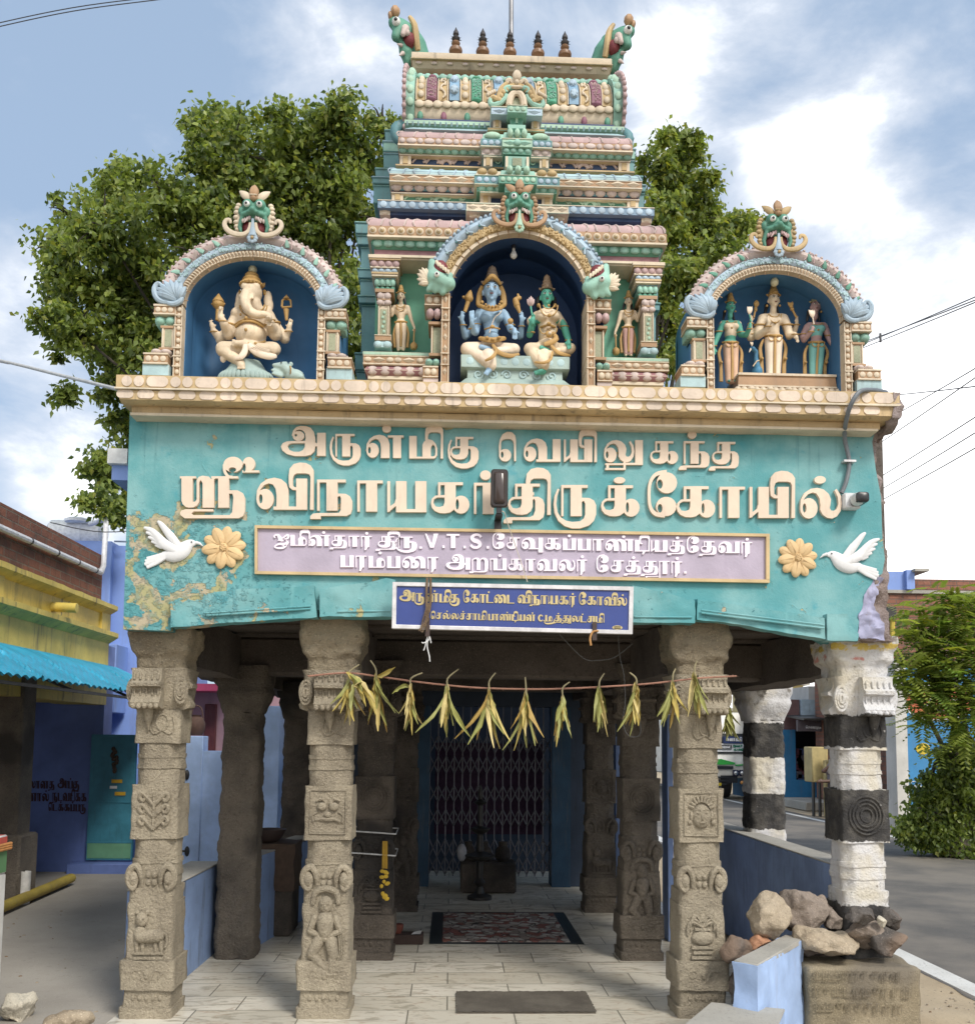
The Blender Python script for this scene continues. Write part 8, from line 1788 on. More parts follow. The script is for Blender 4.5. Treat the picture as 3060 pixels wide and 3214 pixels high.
b.add(vs, [(i*(nv+1)+j, (i+1)*(nv+1)+j, (i+1)*(nv+1)+j+1, i*(nv+1)+j+1) for i in range(nu) for j in range(nv)]); aw = b.build('awning', yb_, ang=30); b = MB(plain('awning_frame_steel', (.05,.05,.05), .6)); b.box(XE-.05, XE-.02, ya, ye+.1, ze-.06, ze-.035)
for yy in (-1.6,0,1.6,3.2,4.8): b.tube([(XB,yy,zt_-.12), (XE-.04,yy,ze-.05)], .015, 6)
b.build('awning_frame', yb_)
VB = paint('cobalt_wall_wash', (.12,.18,.43), wear=.25, dirt=(.05,.06,.12), fade=.2, scale=4); b = MB(VB); b.box(-9, XB+.05, ye+.12, ye+.4, -.05, 2.6); b.box(-6.6,-6.4, ya, ye+.2, -.05, 2.5); b.box(-6.5, XB-.1, ya, ye+.1, 2.3, 2.5); b.build('veranda_wall', yb_)
xp = at(22,2780,4.0).x; b = MB(STM); b.box(xp-.17, xp+.13, 3.85, 4.15, -.05, 2.3); b.box(xp-.20, xp+.19, 3.80, 4.2, -.05, .62); b.build('veranda_pillar', yb_, bevel=.02)
b = MB(plain('maroon_wall_lettering', (.05,.02,.03), .8)); Yw = ye+.115
for names, xa, xb, yy, u in ((['ma','ka','la','aa','na','tha'],52,172,2450,.24),(['i_' if False else 'a','nga_','ku'],182,250,2450,.24),(['ee','mi','na','aa','la_'],50,155,2488,.26),(['ntha','tta','va','tti','ka_','ka'],166,272,2488,.26),(['e','tta','ka_','ka','pa_','pa','ru'],154,270,2523,.22)): word(b, names, xa, xb, yy, yy+2, u, Yw, -.004, .002, 14)
b.build('wall_lettering', yb_)
# teal steel door
DT = paint('teal_steel_door', (.035,.18,.25), rough=.5, wear=.3, dirt=(.02,.05,.06), fade=.2); xd0, xd1 = at(284,2500,ye+.1).x, at(425,2500,ye+.1).x; zd1 = at(300,2305,ye+.1).z; zd0 = .12
t = thing('steel_door', ((xd0+xd1)/2, ye+.1, 0), 'teal sheet steel door with stuck paper scraps and a green bottom band', 'door'); b = MB(DT); b.box(xd0, xd1, ye+.06, ye+.115, zd0, zd1); zz = [zd0, zd0+.2, zd0+.66, zd0+1.14, zd1]
for q in zz[1:-1]: b.box(xd0-.004, xd1, ye+.052, ye+.07, q-.008, q+.008)
b.build('door_sheet', t); b = MB(paint('door_green_band', (.11,.27,.16), wear=.3)); b.box(xd0+.01, xd1-.01, ye+.055, ye+.07, zd0+.02, zd0+.19); b.build('bottom_band', t); b = MB(plain('yellow_sticker', (.55,.33,.02), .6))
for px, py, w in ((368,2452,17),(378,2491,14)): p = at(px,py,ye+.05); b.box(p.x-.06, p.x+.06, ye+.048, ye+.056, p.z-.02, p.z+.02)
b.m(WHITET); p = at(357,2471,ye+.05); b.box(p.x-.04, p.x+.04, ye+.048, ye+.056, p.z-.016, p.z+.016); b.build('sticker', t); b = MB(plain('rusty_garland', (.07,.045,.03), .9)); p = at(362,2350,ye+.04)
for j in range(14): b.ell(p+Vector((rnd.uniform(-.03,.03), 0, -.02*j)), .025, 6, 5)
b.build('dried_garland', t)
b = MB(VB); b.box(xd0-.15, xd1+.05, ye-.12, ye+.12, -.03, .10); tag(b.build('door_step', bevel=.008), 'pale blue step under the teal steel door', 'step')
p0_ = atz(62,2835,.03); p1_ = atz(225,2765,.03); b = MB(paint('yellow_bamboo_pole', (.38,.28,.04), wear=.4)); d_ = (p1_-p0_); b.tube([p0_-d_*.5+Vector((0,0,.03)), p1_+Vector((0,0,.03))], .048, 10); tag(b.build('bamboo_pole'), 'thick yellow pole lying on the concrete by the veranda', 'pole')
p = atz(76,2832,0); b = MB(plain('white_pvc', (.60,.58,.54), .5)); b.lathe(p, [(.052,-.02),(.050,.28),(.042,.285),(.040,.2)], 18); tag(b.build('pipe_stub'), 'short upright white plastic pipe stub beside the yellow pole', 'pipe')
# boundary wall, houses behind, tank
t = thing('stepped_wall', (-2.6, ye+.3, 0), 'pale blue boundary wall with a stepped top behind the dark pillars', 'wall'); b = MB(BLW2); zA, zB = at(620,2310,ye+.2).z, at(700,2357,ye+.2).z; xs = at(645,2330,ye+.2).x; b.box(xd1+.02, xs, ye+.10, ye+.35, -.05, zA); b.box(xs, -.8, ye+.105, ye+.35, -.05, zB); b.box(at(830,2400,ye).x, at(900,2400,ye).x, ye-.5, ye+.11, -.05, at(860,2220,ye).z); b.build('wall_face', t, bevel=.008)
b = MB(IR)
for py in (2432,2672): p = at(588,py,ye+.1); b.ell(p, (.03,.04,.06), 8, 6); b.tube([p, p+Vector((-.12,0,.01))], .012, 6)
b.build('gate_hinge', t)
p = at(616,2308,ye+.2); t = thing('old_lantern', p, 'rusty lantern pot standing on the top of the pale blue stepped wall', 'lantern'); b = MB(plain('rusty_iron', (.10,.055,.04), .8)); b.lathe(p, [(.07,0),(.10,.06),(.105,.14),(.08,.20),(.05,.22),(.06,.24)], 14); b.tube([p+Vector((-.08,0,.18)), p+Vector((-.03,0,.34)), p+Vector((.05,0,.32)), p+Vector((.08,0,.18))], .008, 5, smooth=3); b.build('pot', t)
PK = paint('pink_house_wash', (.42,.25,.28), wear=.3, fade=.15, scale=4); MR = paint('maroon_door_paint', (.10,.018,.02), wear=.3); Yh = ye+3.2; t = thing('pink_house', (-3, Yh, 0), 'pink house with maroon doors behind the pale blue stepped wall', 'house'); b = MB(PK); b.box(at(300,2300,Yh).x, at(940,2300,Yh).x, Yh, Yh+3, -.1, at(600,2165,Yh).z); b.build('wall', t)
for xa, xb, ya2, yb2 in ((646,676,2210,2400),(812,850,2265,2420)): b = MB(MR); a, c = at(xa,ya2,Yh), at(xb,yb2,Yh); b.box(a.x, c.x, Yh-.05, Yh+.1, c.z-.3, a.z); b.build('door', t, bevel=.01)
b = MB(paint('crimson_eave', (.42,.05,.12), wear=.2)); a = at(690,2165,Yh-.5); b.box(at(300,2160,Yh).x, a.x+.1, Yh-.6, Yh+.1, a.z-.02, a.z+.08); b.build('eave', t)
LB = paint('periwinkle_house_wash', (.21,.32,.66), wear=.3, fade=.15, scale=3); Yt = ye+1.2; t = thing('blue_house', (-3.2, Yt+1, 0), 'tall periwinkle blue house behind the brick parapet', 'house'); b = MB(LB); a = at(240,1690,Yt); c = at(330,1700,Yt); b.box(a.x-3, at(430,1900,Yt).x-.35, Yt, Yt+3, -.1, at(260,1697,Yt).z); b.box(at(430,1900,Yt).x-.36, at(430,1900,Yt).x+.2, Yt+.1, Yt+3, -.1, at(400,1708,Yt).z); b.box(at(345,2040,Yt).x, at(400,2040,Yt).x, Yt-.4, Yt+.05, at(370,2215,Yt).z-.1, at(370,2030,Yt).z); b.build('wall', t, bevel=.01); b = MB(plain('steel_awning_rod', (.2,.25,.35), .5)); p = at(375,1700,Yt-.05); b.tube([at(360,1699,Yt-.05), at(397,1700,Yt-.05)], .012, 6); b.build('rail', t)
c = at(245,1650,Yt+1.2); t = thing('water_tank', at(245,1690,Yt+1.2), 'white plastic water tank lying on the periwinkle house roof', 'water tank'); TW = plain('white_tank_plastic', (.80,.80,.76), .45); b = MB(TW); M = Matrix.Rotation(R(90), 3, 'Y'); Lr = 70*mpp(Yt+1.2)*1.0
b.lathe(at(245,1672,Yt+1.2), [(.02,-1.25*Lr),(.42*Lr,-1.22*Lr),(.55*Lr,-1.1*Lr),(.56*Lr,-.4*Lr),(.58*Lr,-.38*Lr),(.58*Lr,.3*Lr),(.56*Lr,.32*Lr),(.55*Lr,1.1*Lr),(.42*Lr,1.22*Lr),(.02,1.25*Lr)], 26, axis=M); b.build('tank', t); b = MB(TW); b.lathe(at(245,1640,Yt+1.0), [(.55*Lr,0),(.56*Lr,.10*Lr),(.4*Lr,.18*Lr),(.02,.20*Lr)], 22); b.build('lid', t)
PV = plain('white_pvc_pipe', (.62,.62,.64), .4); xq = XB+.05; b = MB(PV); p1 = atx(0,1655,xq); p2 = atx(318,1797,xq); b.tube([p1+(p1-p2)*.3, p2], .032, 9); 
for f in (.25,.5,.72,.93): q = p1.lerp(p2, f); b.m(BLKP).tube([q-(p2-p1).normalized()*.012, q+(p2-p1).normalized()*.012], .037, 9); b.m(PV)
b.tube([p2, at(326,1775,p2.y), at(331,1690,p2.y+.1), at(334,1640,p2.y+.2), at(332,1630,p2.y+.3), at(285,1645,p2.y+.9)], .030, 9); tag(b.build('water_pipe'), 'white plastic water pipe clamped along the brick parapet and rising to the tank', 'pipe')
b = MB(plain('pale_cable_sheath', (.45,.45,.44), .5)); b.tube([at(-1500,800,8.0), at(-200,1090,3.0), at(0,1131,1.8), at(180,1175,.9), at(372,1222,-.02)], .011, 8, smooth=8); tag(b.build('service_cable'), 'thick pale service cable sagging down to the left end of the cornice', 'cable')
b = MB(LB); p = at(388,1488,.5); b.box(p.x+.0, p.x+.12, .3, .6, p.z-.09, p.z+.0); b.m(WHITET).box(p.x-.015, p.x+.10, .26, .6, p.z, p.z+.09); tag(b.build('side_slab'), 'fluted white edge of a side slab jutting behind the left end of the turquoise wall', 'ledge')
# ================================================================ trees
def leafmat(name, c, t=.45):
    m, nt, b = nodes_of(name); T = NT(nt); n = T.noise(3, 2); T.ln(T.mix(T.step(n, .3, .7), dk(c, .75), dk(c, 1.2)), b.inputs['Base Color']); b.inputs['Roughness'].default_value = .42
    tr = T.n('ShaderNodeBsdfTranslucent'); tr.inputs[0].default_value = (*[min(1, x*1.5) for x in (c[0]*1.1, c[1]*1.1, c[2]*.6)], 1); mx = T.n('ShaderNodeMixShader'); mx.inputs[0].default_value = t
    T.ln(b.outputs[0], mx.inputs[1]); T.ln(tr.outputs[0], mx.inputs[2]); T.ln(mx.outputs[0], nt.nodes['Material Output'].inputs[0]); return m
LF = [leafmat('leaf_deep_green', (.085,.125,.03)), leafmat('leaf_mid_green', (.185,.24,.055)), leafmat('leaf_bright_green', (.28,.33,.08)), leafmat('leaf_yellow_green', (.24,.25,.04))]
BARK = stone('grey_bark', (.10,.085,.065), (.19,.165,.13), 8, .9)
TWIG = stone('dark_twig_bark', (.035,.03,.022), (.07,.06,.045), 8, .6)
def tree(name, label, root, blobs, nleaf, size, seed, bright=.25, group=None):
    rnd = random.Random(seed); t = thing(name, root, label, 'tree', group); root = Vector(root); b = MB(BARK); tops = []
    for c, r, dn in list(blobs):
        for _ in range(4):
            v = Vector((rnd.gauss(0,1), rnd.gauss(0,.6), rnd.gauss(.25,1))).normalized(); blobs.append((c+v*r*rnd.uniform(.95,1.22), r*rnd.uniform(.16,.34), .9))
    main = [q for q in blobs if q[1] > .22]
    tot = sum(r**2 for _, r, _ in blobs); cen = sum((c*r for c, r, _ in blobs), Vector((0,0,0)))/sum(r for _, r, _ in blobs); fork = root.lerp(cen, .45); fork.z = max(fork.z, root.z+1.5)
    b.tube([root, root.lerp(fork, .5)+Vector((.1,.05,0)), fork], [.34,.27,.22], 10, smooth=4); b.build('trunk', t); b = MB(TWIG)
    for c, r, _ in main:
        b.tube([fork, fork.lerp(c, .5)+Vector((rnd.uniform(-.2,.2), rnd.uniform(-.2,.2), .25)), c], [.045,.028,.012], 6, smooth=4)
        for k in range(5): v = Vector((rnd.gauss(0,1), rnd.gauss(0,1), rnd.gauss(0,1))).normalized(); b.tube([c, c+v*r*.6+Vector((0,0,.05)), c+v*r*1.0], [.022,.012,.004], 5, smooth=2)
    b.build('branches', t); b = MB(LF[0])
    for m in LF[1:]: b.m(m)
    for c, r, dens in blobs:
        ncl = max(3, int(nleaf*dens*r*r/tot/24))
        for _ in range(ncl):
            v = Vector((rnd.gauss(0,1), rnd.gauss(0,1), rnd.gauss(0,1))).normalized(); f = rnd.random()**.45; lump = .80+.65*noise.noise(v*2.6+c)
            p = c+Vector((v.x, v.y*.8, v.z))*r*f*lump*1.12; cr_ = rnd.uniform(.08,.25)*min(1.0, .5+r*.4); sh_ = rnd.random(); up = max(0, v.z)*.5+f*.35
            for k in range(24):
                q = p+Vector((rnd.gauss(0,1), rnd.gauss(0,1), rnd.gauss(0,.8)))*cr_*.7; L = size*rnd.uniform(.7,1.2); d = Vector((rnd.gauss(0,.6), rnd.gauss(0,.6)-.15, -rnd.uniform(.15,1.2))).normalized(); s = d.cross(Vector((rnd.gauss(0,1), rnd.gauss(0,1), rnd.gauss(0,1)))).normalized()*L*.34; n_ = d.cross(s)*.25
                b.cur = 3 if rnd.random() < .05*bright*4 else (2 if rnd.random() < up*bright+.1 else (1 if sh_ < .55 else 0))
                o = len(b.v); b.v += [tuple(q), tuple(q+d*L*.34+s+n_), tuple(q+d*L*1.05), tuple(q+d*L*.38-s+n_)]; b.f += [(o, o+1, o+2), (o, o+2, o+3)]; b.mi += [b.cur, b.cur]
    b.build('crown', t, smooth=False, fix=False); return t
def blob(lst, Y0, seed):
    rnd = random.Random(seed); o = []
    for x, y, r, *d in lst: Y = Y0+rnd.uniform(-.8,.8); o.append((at(x*1.6311, y*1.6311, Y), .92*r*1.6311*mpp(Y), d[0] if d else 1.0))
    return o
BL = [(455,300,95),(560,275,85),(640,245,70),(700,300,75,.7),(735,240,40,.6),(395,300,40,.6),(320,385,75),(230,375,55),(400,400,85),(200,440,80),(140,420,50,.7),(112,480,46),(125,560,50),(180,550,80),(280,510,85),(380,500,85),(480,440,90),(560,380,90),(640,360,85),(600,480,90,.8),(690,420,80,.7),(680,560,70,.7),(640,640,70,.8),(250,620,75),(150,640,60),(108,620,32,.7),(205,690,45,.8),(300,690,70),(230,760,30,.7),(235,830,36,.8),(195,885,32),(215,925,36),(190,960,24,.6),(232,990,20,.5),(125,760,13,.6),(330,640,80),(690,690,60,.8),(260,330,26,.5),(540,230,24,.5),(660,205,26,.5),(440,225,30,.5),(380,250,26,.5)]
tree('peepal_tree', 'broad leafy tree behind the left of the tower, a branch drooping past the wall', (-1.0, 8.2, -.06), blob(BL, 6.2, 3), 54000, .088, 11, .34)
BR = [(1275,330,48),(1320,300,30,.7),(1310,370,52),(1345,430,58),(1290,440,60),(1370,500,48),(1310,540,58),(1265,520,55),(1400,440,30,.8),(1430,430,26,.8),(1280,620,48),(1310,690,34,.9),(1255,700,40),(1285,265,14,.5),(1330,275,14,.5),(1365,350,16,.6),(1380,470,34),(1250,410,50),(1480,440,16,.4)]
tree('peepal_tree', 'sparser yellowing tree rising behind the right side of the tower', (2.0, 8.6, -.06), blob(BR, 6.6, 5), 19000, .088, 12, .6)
def feather_shrub(name, label, root, tips, seed):
    rnd = random.Random(seed); root = Vector(root); t = thing(name, root, label, 'shrub'); b = MB(BARK); lf = MB(leafmat('feathery_green', (.17,.26,.06)))
    for m in (LF[2], LF[3], LF[1]): lf.m(m)
    for c, r, nf in tips:
        b.tube([root, root.lerp(c, .55)+Vector((rnd.uniform(-.15,.15),0,.2)), c], [.05,.03,.012], 6, smooth=3)
        for _ in range(nf):
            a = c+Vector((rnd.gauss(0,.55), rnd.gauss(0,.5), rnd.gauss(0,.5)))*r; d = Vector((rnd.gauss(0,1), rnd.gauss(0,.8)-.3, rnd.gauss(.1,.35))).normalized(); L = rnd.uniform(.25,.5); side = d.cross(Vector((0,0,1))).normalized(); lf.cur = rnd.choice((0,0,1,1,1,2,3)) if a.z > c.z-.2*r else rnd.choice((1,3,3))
            for k in range(9):
                f = (k+1)/9; q = a+d*L*f+Vector((0,0,-.30*L*f*f)); w = L*.36*(1-.55*f)
                for s in (-1,1):
                    e = (side*s+d*.45+Vector((0,0,-.25))).normalized(); n_ = e.cross(d).normalized(); o = len(lf.v); h = .022; lf.v += [tuple(q), tuple(q+e*w*.5+d*h), tuple(q+e*w), tuple(q+e*w*.5-d*h)]; lf.f += [(o, o+1, o+2, o+3)]; lf.mi.append(lf.cur)
    b.build('stems', t); lf.build('foliage', t, smooth=False, fix=False)
Yf = 7.5
def pb(lst, Y): return [(at(x, y, Y), r*mpp(Y), n) for x, y, r, n in lst]
feather_shrub('feathery_shrub', 'bright feathery leaved shrub hanging over the roadside before the blue painted wall', atz(3120, 2640, 0), pb([(2880,1960,80,60),(2960,1900,60,40),(3020,1960,80,70),(2900,2050,90,100),(3000,2060,100,120),(2860,2130,70,80),(2960,2160,90,120),(3050,2200,90,110),(3040,1880,60,40),(2900,2240,60,50),(3020,2310,80,70),(3090,2060,90,90),], Yf), 8)
rs_ = []
for x, y, r in ((2900,2560,70),(2960,2480,70),(3030,2440,80),(2860,2610,40),(2950,2600,80),(3040,2560,90),(3090,2640,80),(3000,2660,60),(3080,2380,60),(2990,2400,50),(2920,2470,40)): rs_.append((at(x, y, Yf+.6), r*mpp(Yf+.6), 1.0))
tree('roadside_bush', 'dark tangled bush crowding the far road edge below the feathery shrub', atz(3000, 2690, -.05), rs_, 15000, .075, 21, .12)
# ================================================================ across the road
BP = paint('advert_wall_blue', (.035,.20,.42), wear=.15, fade=.12, scale=3); OR = paint('advert_orange', (.50,.12,.05), wear=.15, fade=.1); CW = paint('wall_cement_white', (.52,.51,.48), wear=.4, scale=3)
Yw = 12.4; g0 = lambda x, y, Y=Yw: at(x, y, Y); wl2 = thing('painted_wall', (g0(2950,2500).x, Yw, 0), 'blue painted advertisement wall with an orange oval behind the feathery shrub', 'wall')
b = MB(BP); a, c = g0(2838,2090), g0(3500,2535); b.box(a.x, c.x, Yw, Yw+.3, c.z, a.z); b.build('wall_panel', wl2); b = MB(CW); b.box(a.x, c.x, Yw-.01, Yw+.3, -.1, c.z); b.box(g0(2808,2300).x, a.x, Yw-.03, Yw+.4, -.1, a.z+.1); b.build('plaster_edge', wl2)
ov = [(2945,2205),(105,52)]; b = MB(WHITET); el2 = lambda k: [(ov[0][0]+(ov[1][0]+k)*cos(a_), ov[0][1]+(ov[1][1]+k)*sin(a_)) for a_ in [2*pi*j/28 for j in range(28)]]
b.shape([el2(7)], [], lambda u, v: g0(u, v), -.012, .01); b.m(OR).shape([el2(0)], [], lambda u, v: g0(u, v), -.02, .01); b.m(WHITET).tube([g0(x, y)+Vector((0,-.025,0)) for x, y in ((2905,2225),(2925,2185),(2955,2195),(2940,2225),(2975,2235),(2985,2200),(3020,2190))], .03, 6, smooth=4); b.m(plain('advert_yellow', (.55,.40,.03), .6))
b.shape([_e(2895,2350,22,18)], [], lambda u, v: g0(u, v), -.012, .01); b.build('painted_advert', wl2)
def seg7(b, ch, x, y, w, h, Y):
    S = {'1':'bc','2':'abged','5':'afgcd'}[ch]; L = dict(a=((0,0),(1,0)),b=((1,0),(1,.5)),c=((1,.5),(1,1)),d=((0,1),(1,1)),e=((0,.5),(0,1)),f=((0,0),(0,.5)),g=((0,.5),(1,.5)))
    for s in S: (ax, ay), (bx_, by) = L[s]; b.tube([at(x+ax*w, y+ay*h, Y), at(x+bx_*w, y+by*h, Y)], .010, 5)
b = MB(WHITET)
for i, ch in enumerate('125'): seg7(b, ch, 2864+10*i, 2461, 6, 14, Yw-.02)
b.tube([g0(*q)+Vector((0,-.02,0)) for q in ((2857,2453),(2893,2453),(2893,2481),(2857,2481),(2857,2453))], .007, 4); b.build('painted_number', wl2)
Yr = 14.5; bw = thing('brick_building', (at(2950,2000,Yr).x, Yr, 0), 'old red brick building with a pale blue parapet block behind the roadside shrubs', 'building')
b = MB(brick('weathered_brick_front', (.26,.12,.08), (.20,.085,.055), (.14,.11,.09), 0, 1.1)); b.box(at(2776,2000,Yr).x, at(3500,2000,Yr).x, Yr, Yr+4, -.1, at(2900,1855,Yr).z); b.m(brick('weathered_brick_front', 0,0,0,0) if False else b.mats[0]); b.box(at(2862,1850,Yr).x, at(3500,1850,Yr).x, Yr+.5, Yr+4, 0, at(2900,1818,Yr+.5).z); b.build('brick_wall', bw)
b = MB(LB); b.box(at(2776,1850,Yr).x, at(2862,1850,Yr).x, Yr-.05, Yr+1, at(2800,1852,Yr).z, at(2800,1795,Yr).z); b.box(at(2835,1850,Yr).x, at(2860,1850,Yr).x, Yr-.15, Yr, at(2800,1852,Yr).z, at(2800,1792,Yr).z); b.m(CEMT).box(at(2850,1800,Yr).x, at(2893,1800,Yr).x, Yr-.3, Yr+1, at(2870,1800,Yr).z, at(2870,1792,Yr).z); b.box(at(2776,1850,Yr).x, at(3500,1850,Yr).x, Yr-.06, Yr, at(2776,1862,Yr).z, at(2776,1852,Yr).z); b.build('parapet_block', bw)
b = MB(paint('yellow_drain_pipe', (.50,.38,.05), wear=.4)); b.tube([at(2800,1905,Yr-.1), at(2800,2060,Yr-.1)], .05, 8); b.build('drain_pipe', bw); b = MB(IR); b.box(at(2772,1930,Yr).x, at(2798,1930,Yr).x, Yr-.2, Yr+.1, at(2780,1945,Yr).z, at(2780,1908,Yr).z); b.build('vent', bw)
# shops
SB = paint('shop_blue', (.02,.16,.34), wear=.25, scale=3); Ys_ = 19.0; sx0, sx1 = at(2440,2400,Ys_).x, at(2830,2400,Ys_).x; sh_ = thing('shop_row', ((sx0+sx1)/2, Ys_, 0), 'blue fronted roadside shop with a dark open interior and a low awning', 'shop'); S_ = lambda x, y, d=0: at(x, y, Ys_+d)
b = MB(SB); b.box(sx0, S_(2497,2400).x, Ys_, Ys_+4, 0, S_(2470,2290).z); b.box(sx0, sx1, Ys_-.02, Ys_+.2, 0, S_(2500,2448).z); b.m(plain('shop_dark_interior', (.02,.02,.025), .9)).box(S_(2495,2400).x, sx1, Ys_+.9, Ys_+1.1, 0, S_(2470,2200).z); b.build('front', sh_)
b = MB(paint('shop_dull_red', (.13,.07,.07), wear=.4)); b.box(sx0, S_(2512,2220).x, Ys_+.1, Ys_+3, S_(2470,2290).z, S_(2470,2195).z); b.m(SKYB).box(S_(2515,2220).x, S_(2572,2220).x, Ys_, Ys_+.4, S_(2540,2256).z, S_(2540,2196).z); b.m(plain('shop_sign_dark', (.10,.085,.095), .6)).box(S_(2463,2280).x, sx1, Ys_-.9, Ys_-.8, S_(2500,2296).z, S_(2500,2262).z); b.m(CW).box(S_(2560,2220).x, sx1, Ys_+.5, Ys_+3, S_(2540,2290).z, S_(2540,2150).z); b.build('upper_storey', sh_)
b = MB(WHITET); word(b, ['e','sa','va','pa','ra','ma'], 2528, 2575, 2279, 2281, .07, Ys_-.9, -.02, 0); b.build('sign_lettering', sh_)
b = MB(IR); b.prof([(Ys_,S_(2500,2244).z),(Ys_,S_(2500,2250).z),(Ys_-1.3,S_(2500,2264).z),(Ys_-1.3,S_(2500,2258).z)], S_(2463,2200).x, sx1+.3); b.build('awning', sh_)
b = MB(plain('shop_goods', (.20,.18,.20), .7)); rnd = random.Random(1)
for j in range(26): b.m(plain(('shop_goods','shop_goods_red','shop_goods_blue')[j % 3], ((.22,.2,.2),(.2,.06,.08),(.08,.1,.22))[j % 3], .7)); p = S_(rnd.uniform(2500,2545), rnd.uniform(2360,2445), .5); b.cbox(p, (.14,.1,.2), ch=.02)
b.build('goods', sh_); b = MB(CEMT); b.box(sx0, sx1, Ys_-1.9, Ys_, -.05, .16); b.box(S_(2560,2500).x, sx1, Ys_-3.4, Ys_-1.9, -.05, .10); tag(b.build('shop_step', bevel=.02), 'cement plinth step running in front of the blue roadside shop', 'step')
Yk = 15.5; K = lambda x, y: at(x, y, Yk); ks = thing('yellow_cabinet', (K(2575,2500).x, Yk, 0), 'pale yellow utility cabinet on posts by the far road edge', 'cabinet'); KY = paint('cabinet_yellow', (.45,.36,.16), wear=.4); b = MB(KY); a, c = K(2547,2344), K(2600,2456); b.box(a.x, c.x, Yk, Yk+.5, c.z, a.z); b.build('box', ks, bevel=.02); b = MB(KY); b.box(K(2575,2400).x, K(2622,2400).x, Yk-.25, Yk-.1, -.05, K(2575,2385).z); b.build('front_slab', ks, bevel=.02); b = MB(IR)
for x in (2550,2570): b.box(K(x,2400).x, K(x+5,2400).x, Yk, Yk+.1, -.05, c.z)
b.build('post', ks)
SK = plain('brown_skin', (.13,.075,.055), .55); pp = thing('person', K(2612,2520), 'person in a grey shirt leaning on the yellow cabinet behind the white pillar', 'person'); q = lambda x, y, d=0: at(x, y, Yk-.35)+Vector((0,-d,0)); k = mpp(Yk-.35); b = MB(SK)
b.ell(q(2614,2368), (.085,.10,.115), 14, 10); b.cap(q(2614,2385), q(2616,2402), .055,.06); b.cap(q(2604,2418), q(2580,2420,.05), .055,.045); b.cap(q(2580,2420,.05), q(2600,2398,.16), .042,.032); b.cap(q(2628,2420), q(2610,2450,.1), .055,.045); b.cap(q(2610,2450,.1), q(2578,2452,.12), .042,.034); hand(b, q(2571,2452,.12), (-1,-.2,0), (0,0,1), .17, .3); hand(b, q(2603,2392,.17), (.3,-.2,1), (-1,0,0), .17, .3); b.cap(q(2616,2410), q(2618,2455), .14,.13)
for s in (-1,1): b.cap(q(2618+7*s,2462), q(2618+9*s,2500), .085,.065); b.cap(q(2618+9*s,2500), q(2618+9*s,2543), .062,.042); b.cap(q(2618+9*s,2546), q(2618+9*s,2549,.14), .04,.03)
bd = b.build('body', pp, remesh=.016); b = MB(plain('grey_shirt', (.20,.18,.20), .85)); b.cap(q(2616,2411), q(2618,2452), .155,.145); b.cap(q(2604,2416), q(2592,2420,.03), .07,.06); b.cap(q(2628,2416), q(2620,2436,.05), .07,.06); b.build('shirt', pp, remesh=.016); b = MB(plain('brown_trousers', (.08,.06,.055), .85))
for s in (-1,1): b.cap(q(2618+6*s,2460), q(2618+9*s,2500), .105,.085); b.cap(q(2618+9*s,2500), q(2618+9*s,2538), .083,.07)
b.build('trousers', pp, remesh=.016); b = MB(BLACKH); b.ell(q(2614,2364)+Vector((0,.02,.02)), (.092,.10,.105), 12, 8); b.build('hair', pp); face(bd, q(2614,2370,.098), .075, .105)
# bus
Yb = 21.0; B = lambda x, y, d=0: at(x, y, Yb)+Vector((0, d, 0)); bx0, bx1 = B(2188,2400).x, B(2395,2400).x; bz = lambda y: B(2290,y).z; bus = thing('bus', ((bx0+bx1)/2, Yb, 0), 'white and green bus with round twin headlights coming up the road', 'bus'); WB = paint('bus_cream', (.62,.60,.54), rough=.35, wear=.15); LG = plain('bus_green', (.04,.36,.06), .35); GLS = plain('bus_dark_glass', (.03,.035,.04), .12)
b = MB(WB); b.prof([(Yb,.55),(Yb-.05,.9),(Yb-.02,bz(2385)),(Yb+.12,bz(2365)),(Yb+.25,bz(2300)),(Yb+.4,bz(2235)),(Yb+9,bz(2235)),(Yb+9,.5)], bx0, bx1); b.build('body', bus, bevel=.05); b = MB(GLS); b.prof([(Yb+.06,bz(2364)),(Yb+.22,bz(2302)),(Yb+.5,bz(2302)),(Yb+.5,bz(2364))], bx0+.12, bx1-.12); b.box(bx0+.1, B(2298,2400).x, Yb-.075, Yb, bz(2414), bz(2404)); 
for y in (2437,2448,2458): b.box(bx0+.2, B(2278,2400).x, Yb-.07, Yb, bz(y+5), bz(y))
b.build('windscreen_and_grille', bus); b = MB(WHITET); b.box(bx0+.1, bx1-.05, Yb+.02, Yb+.08, bz(2360), bz(2334)); bo = b.build('route_board', bus); b = MB(plain('route_letter_green', (.03,.20,.12), .5))
def latin(b, s, x0, y0, w, h, Y):
    L = {'G':[(1,.2,.8,0),(.8,0,.2,0),(.2,0,0,.3),(0,.3,0,.7),(0,.7,.3,1),(.3,1,1,1),(1,1,1,.55),(1,.55,.6,.55)],'H':[(0,0,0,1),(1,0,1,1),(0,.5,1,.5)],'A':[(0,1,.5,0),(.5,0,1,1),(.25,.6,.75,.6)],'T':[(0,0,1,0),(.5,0,.5,1)],'K':[(0,0,0,1),(0,.6,1,0),(.3,.4,1,1)],'I':[(.5,0,.5,1)],'N':[(0,1,0,0),(0,0,1,1),(1,1,1,0)]}
    for i, ch in enumerate(s):
        for xa, ya_, xb, yb2 in L[ch]: b.tube([at(x0+(i*1.35+xa)*w, y0+ya_*h, Y), at(x0+(i*1.35+xb)*w, y0+yb2*h, Y)], .014, 4)
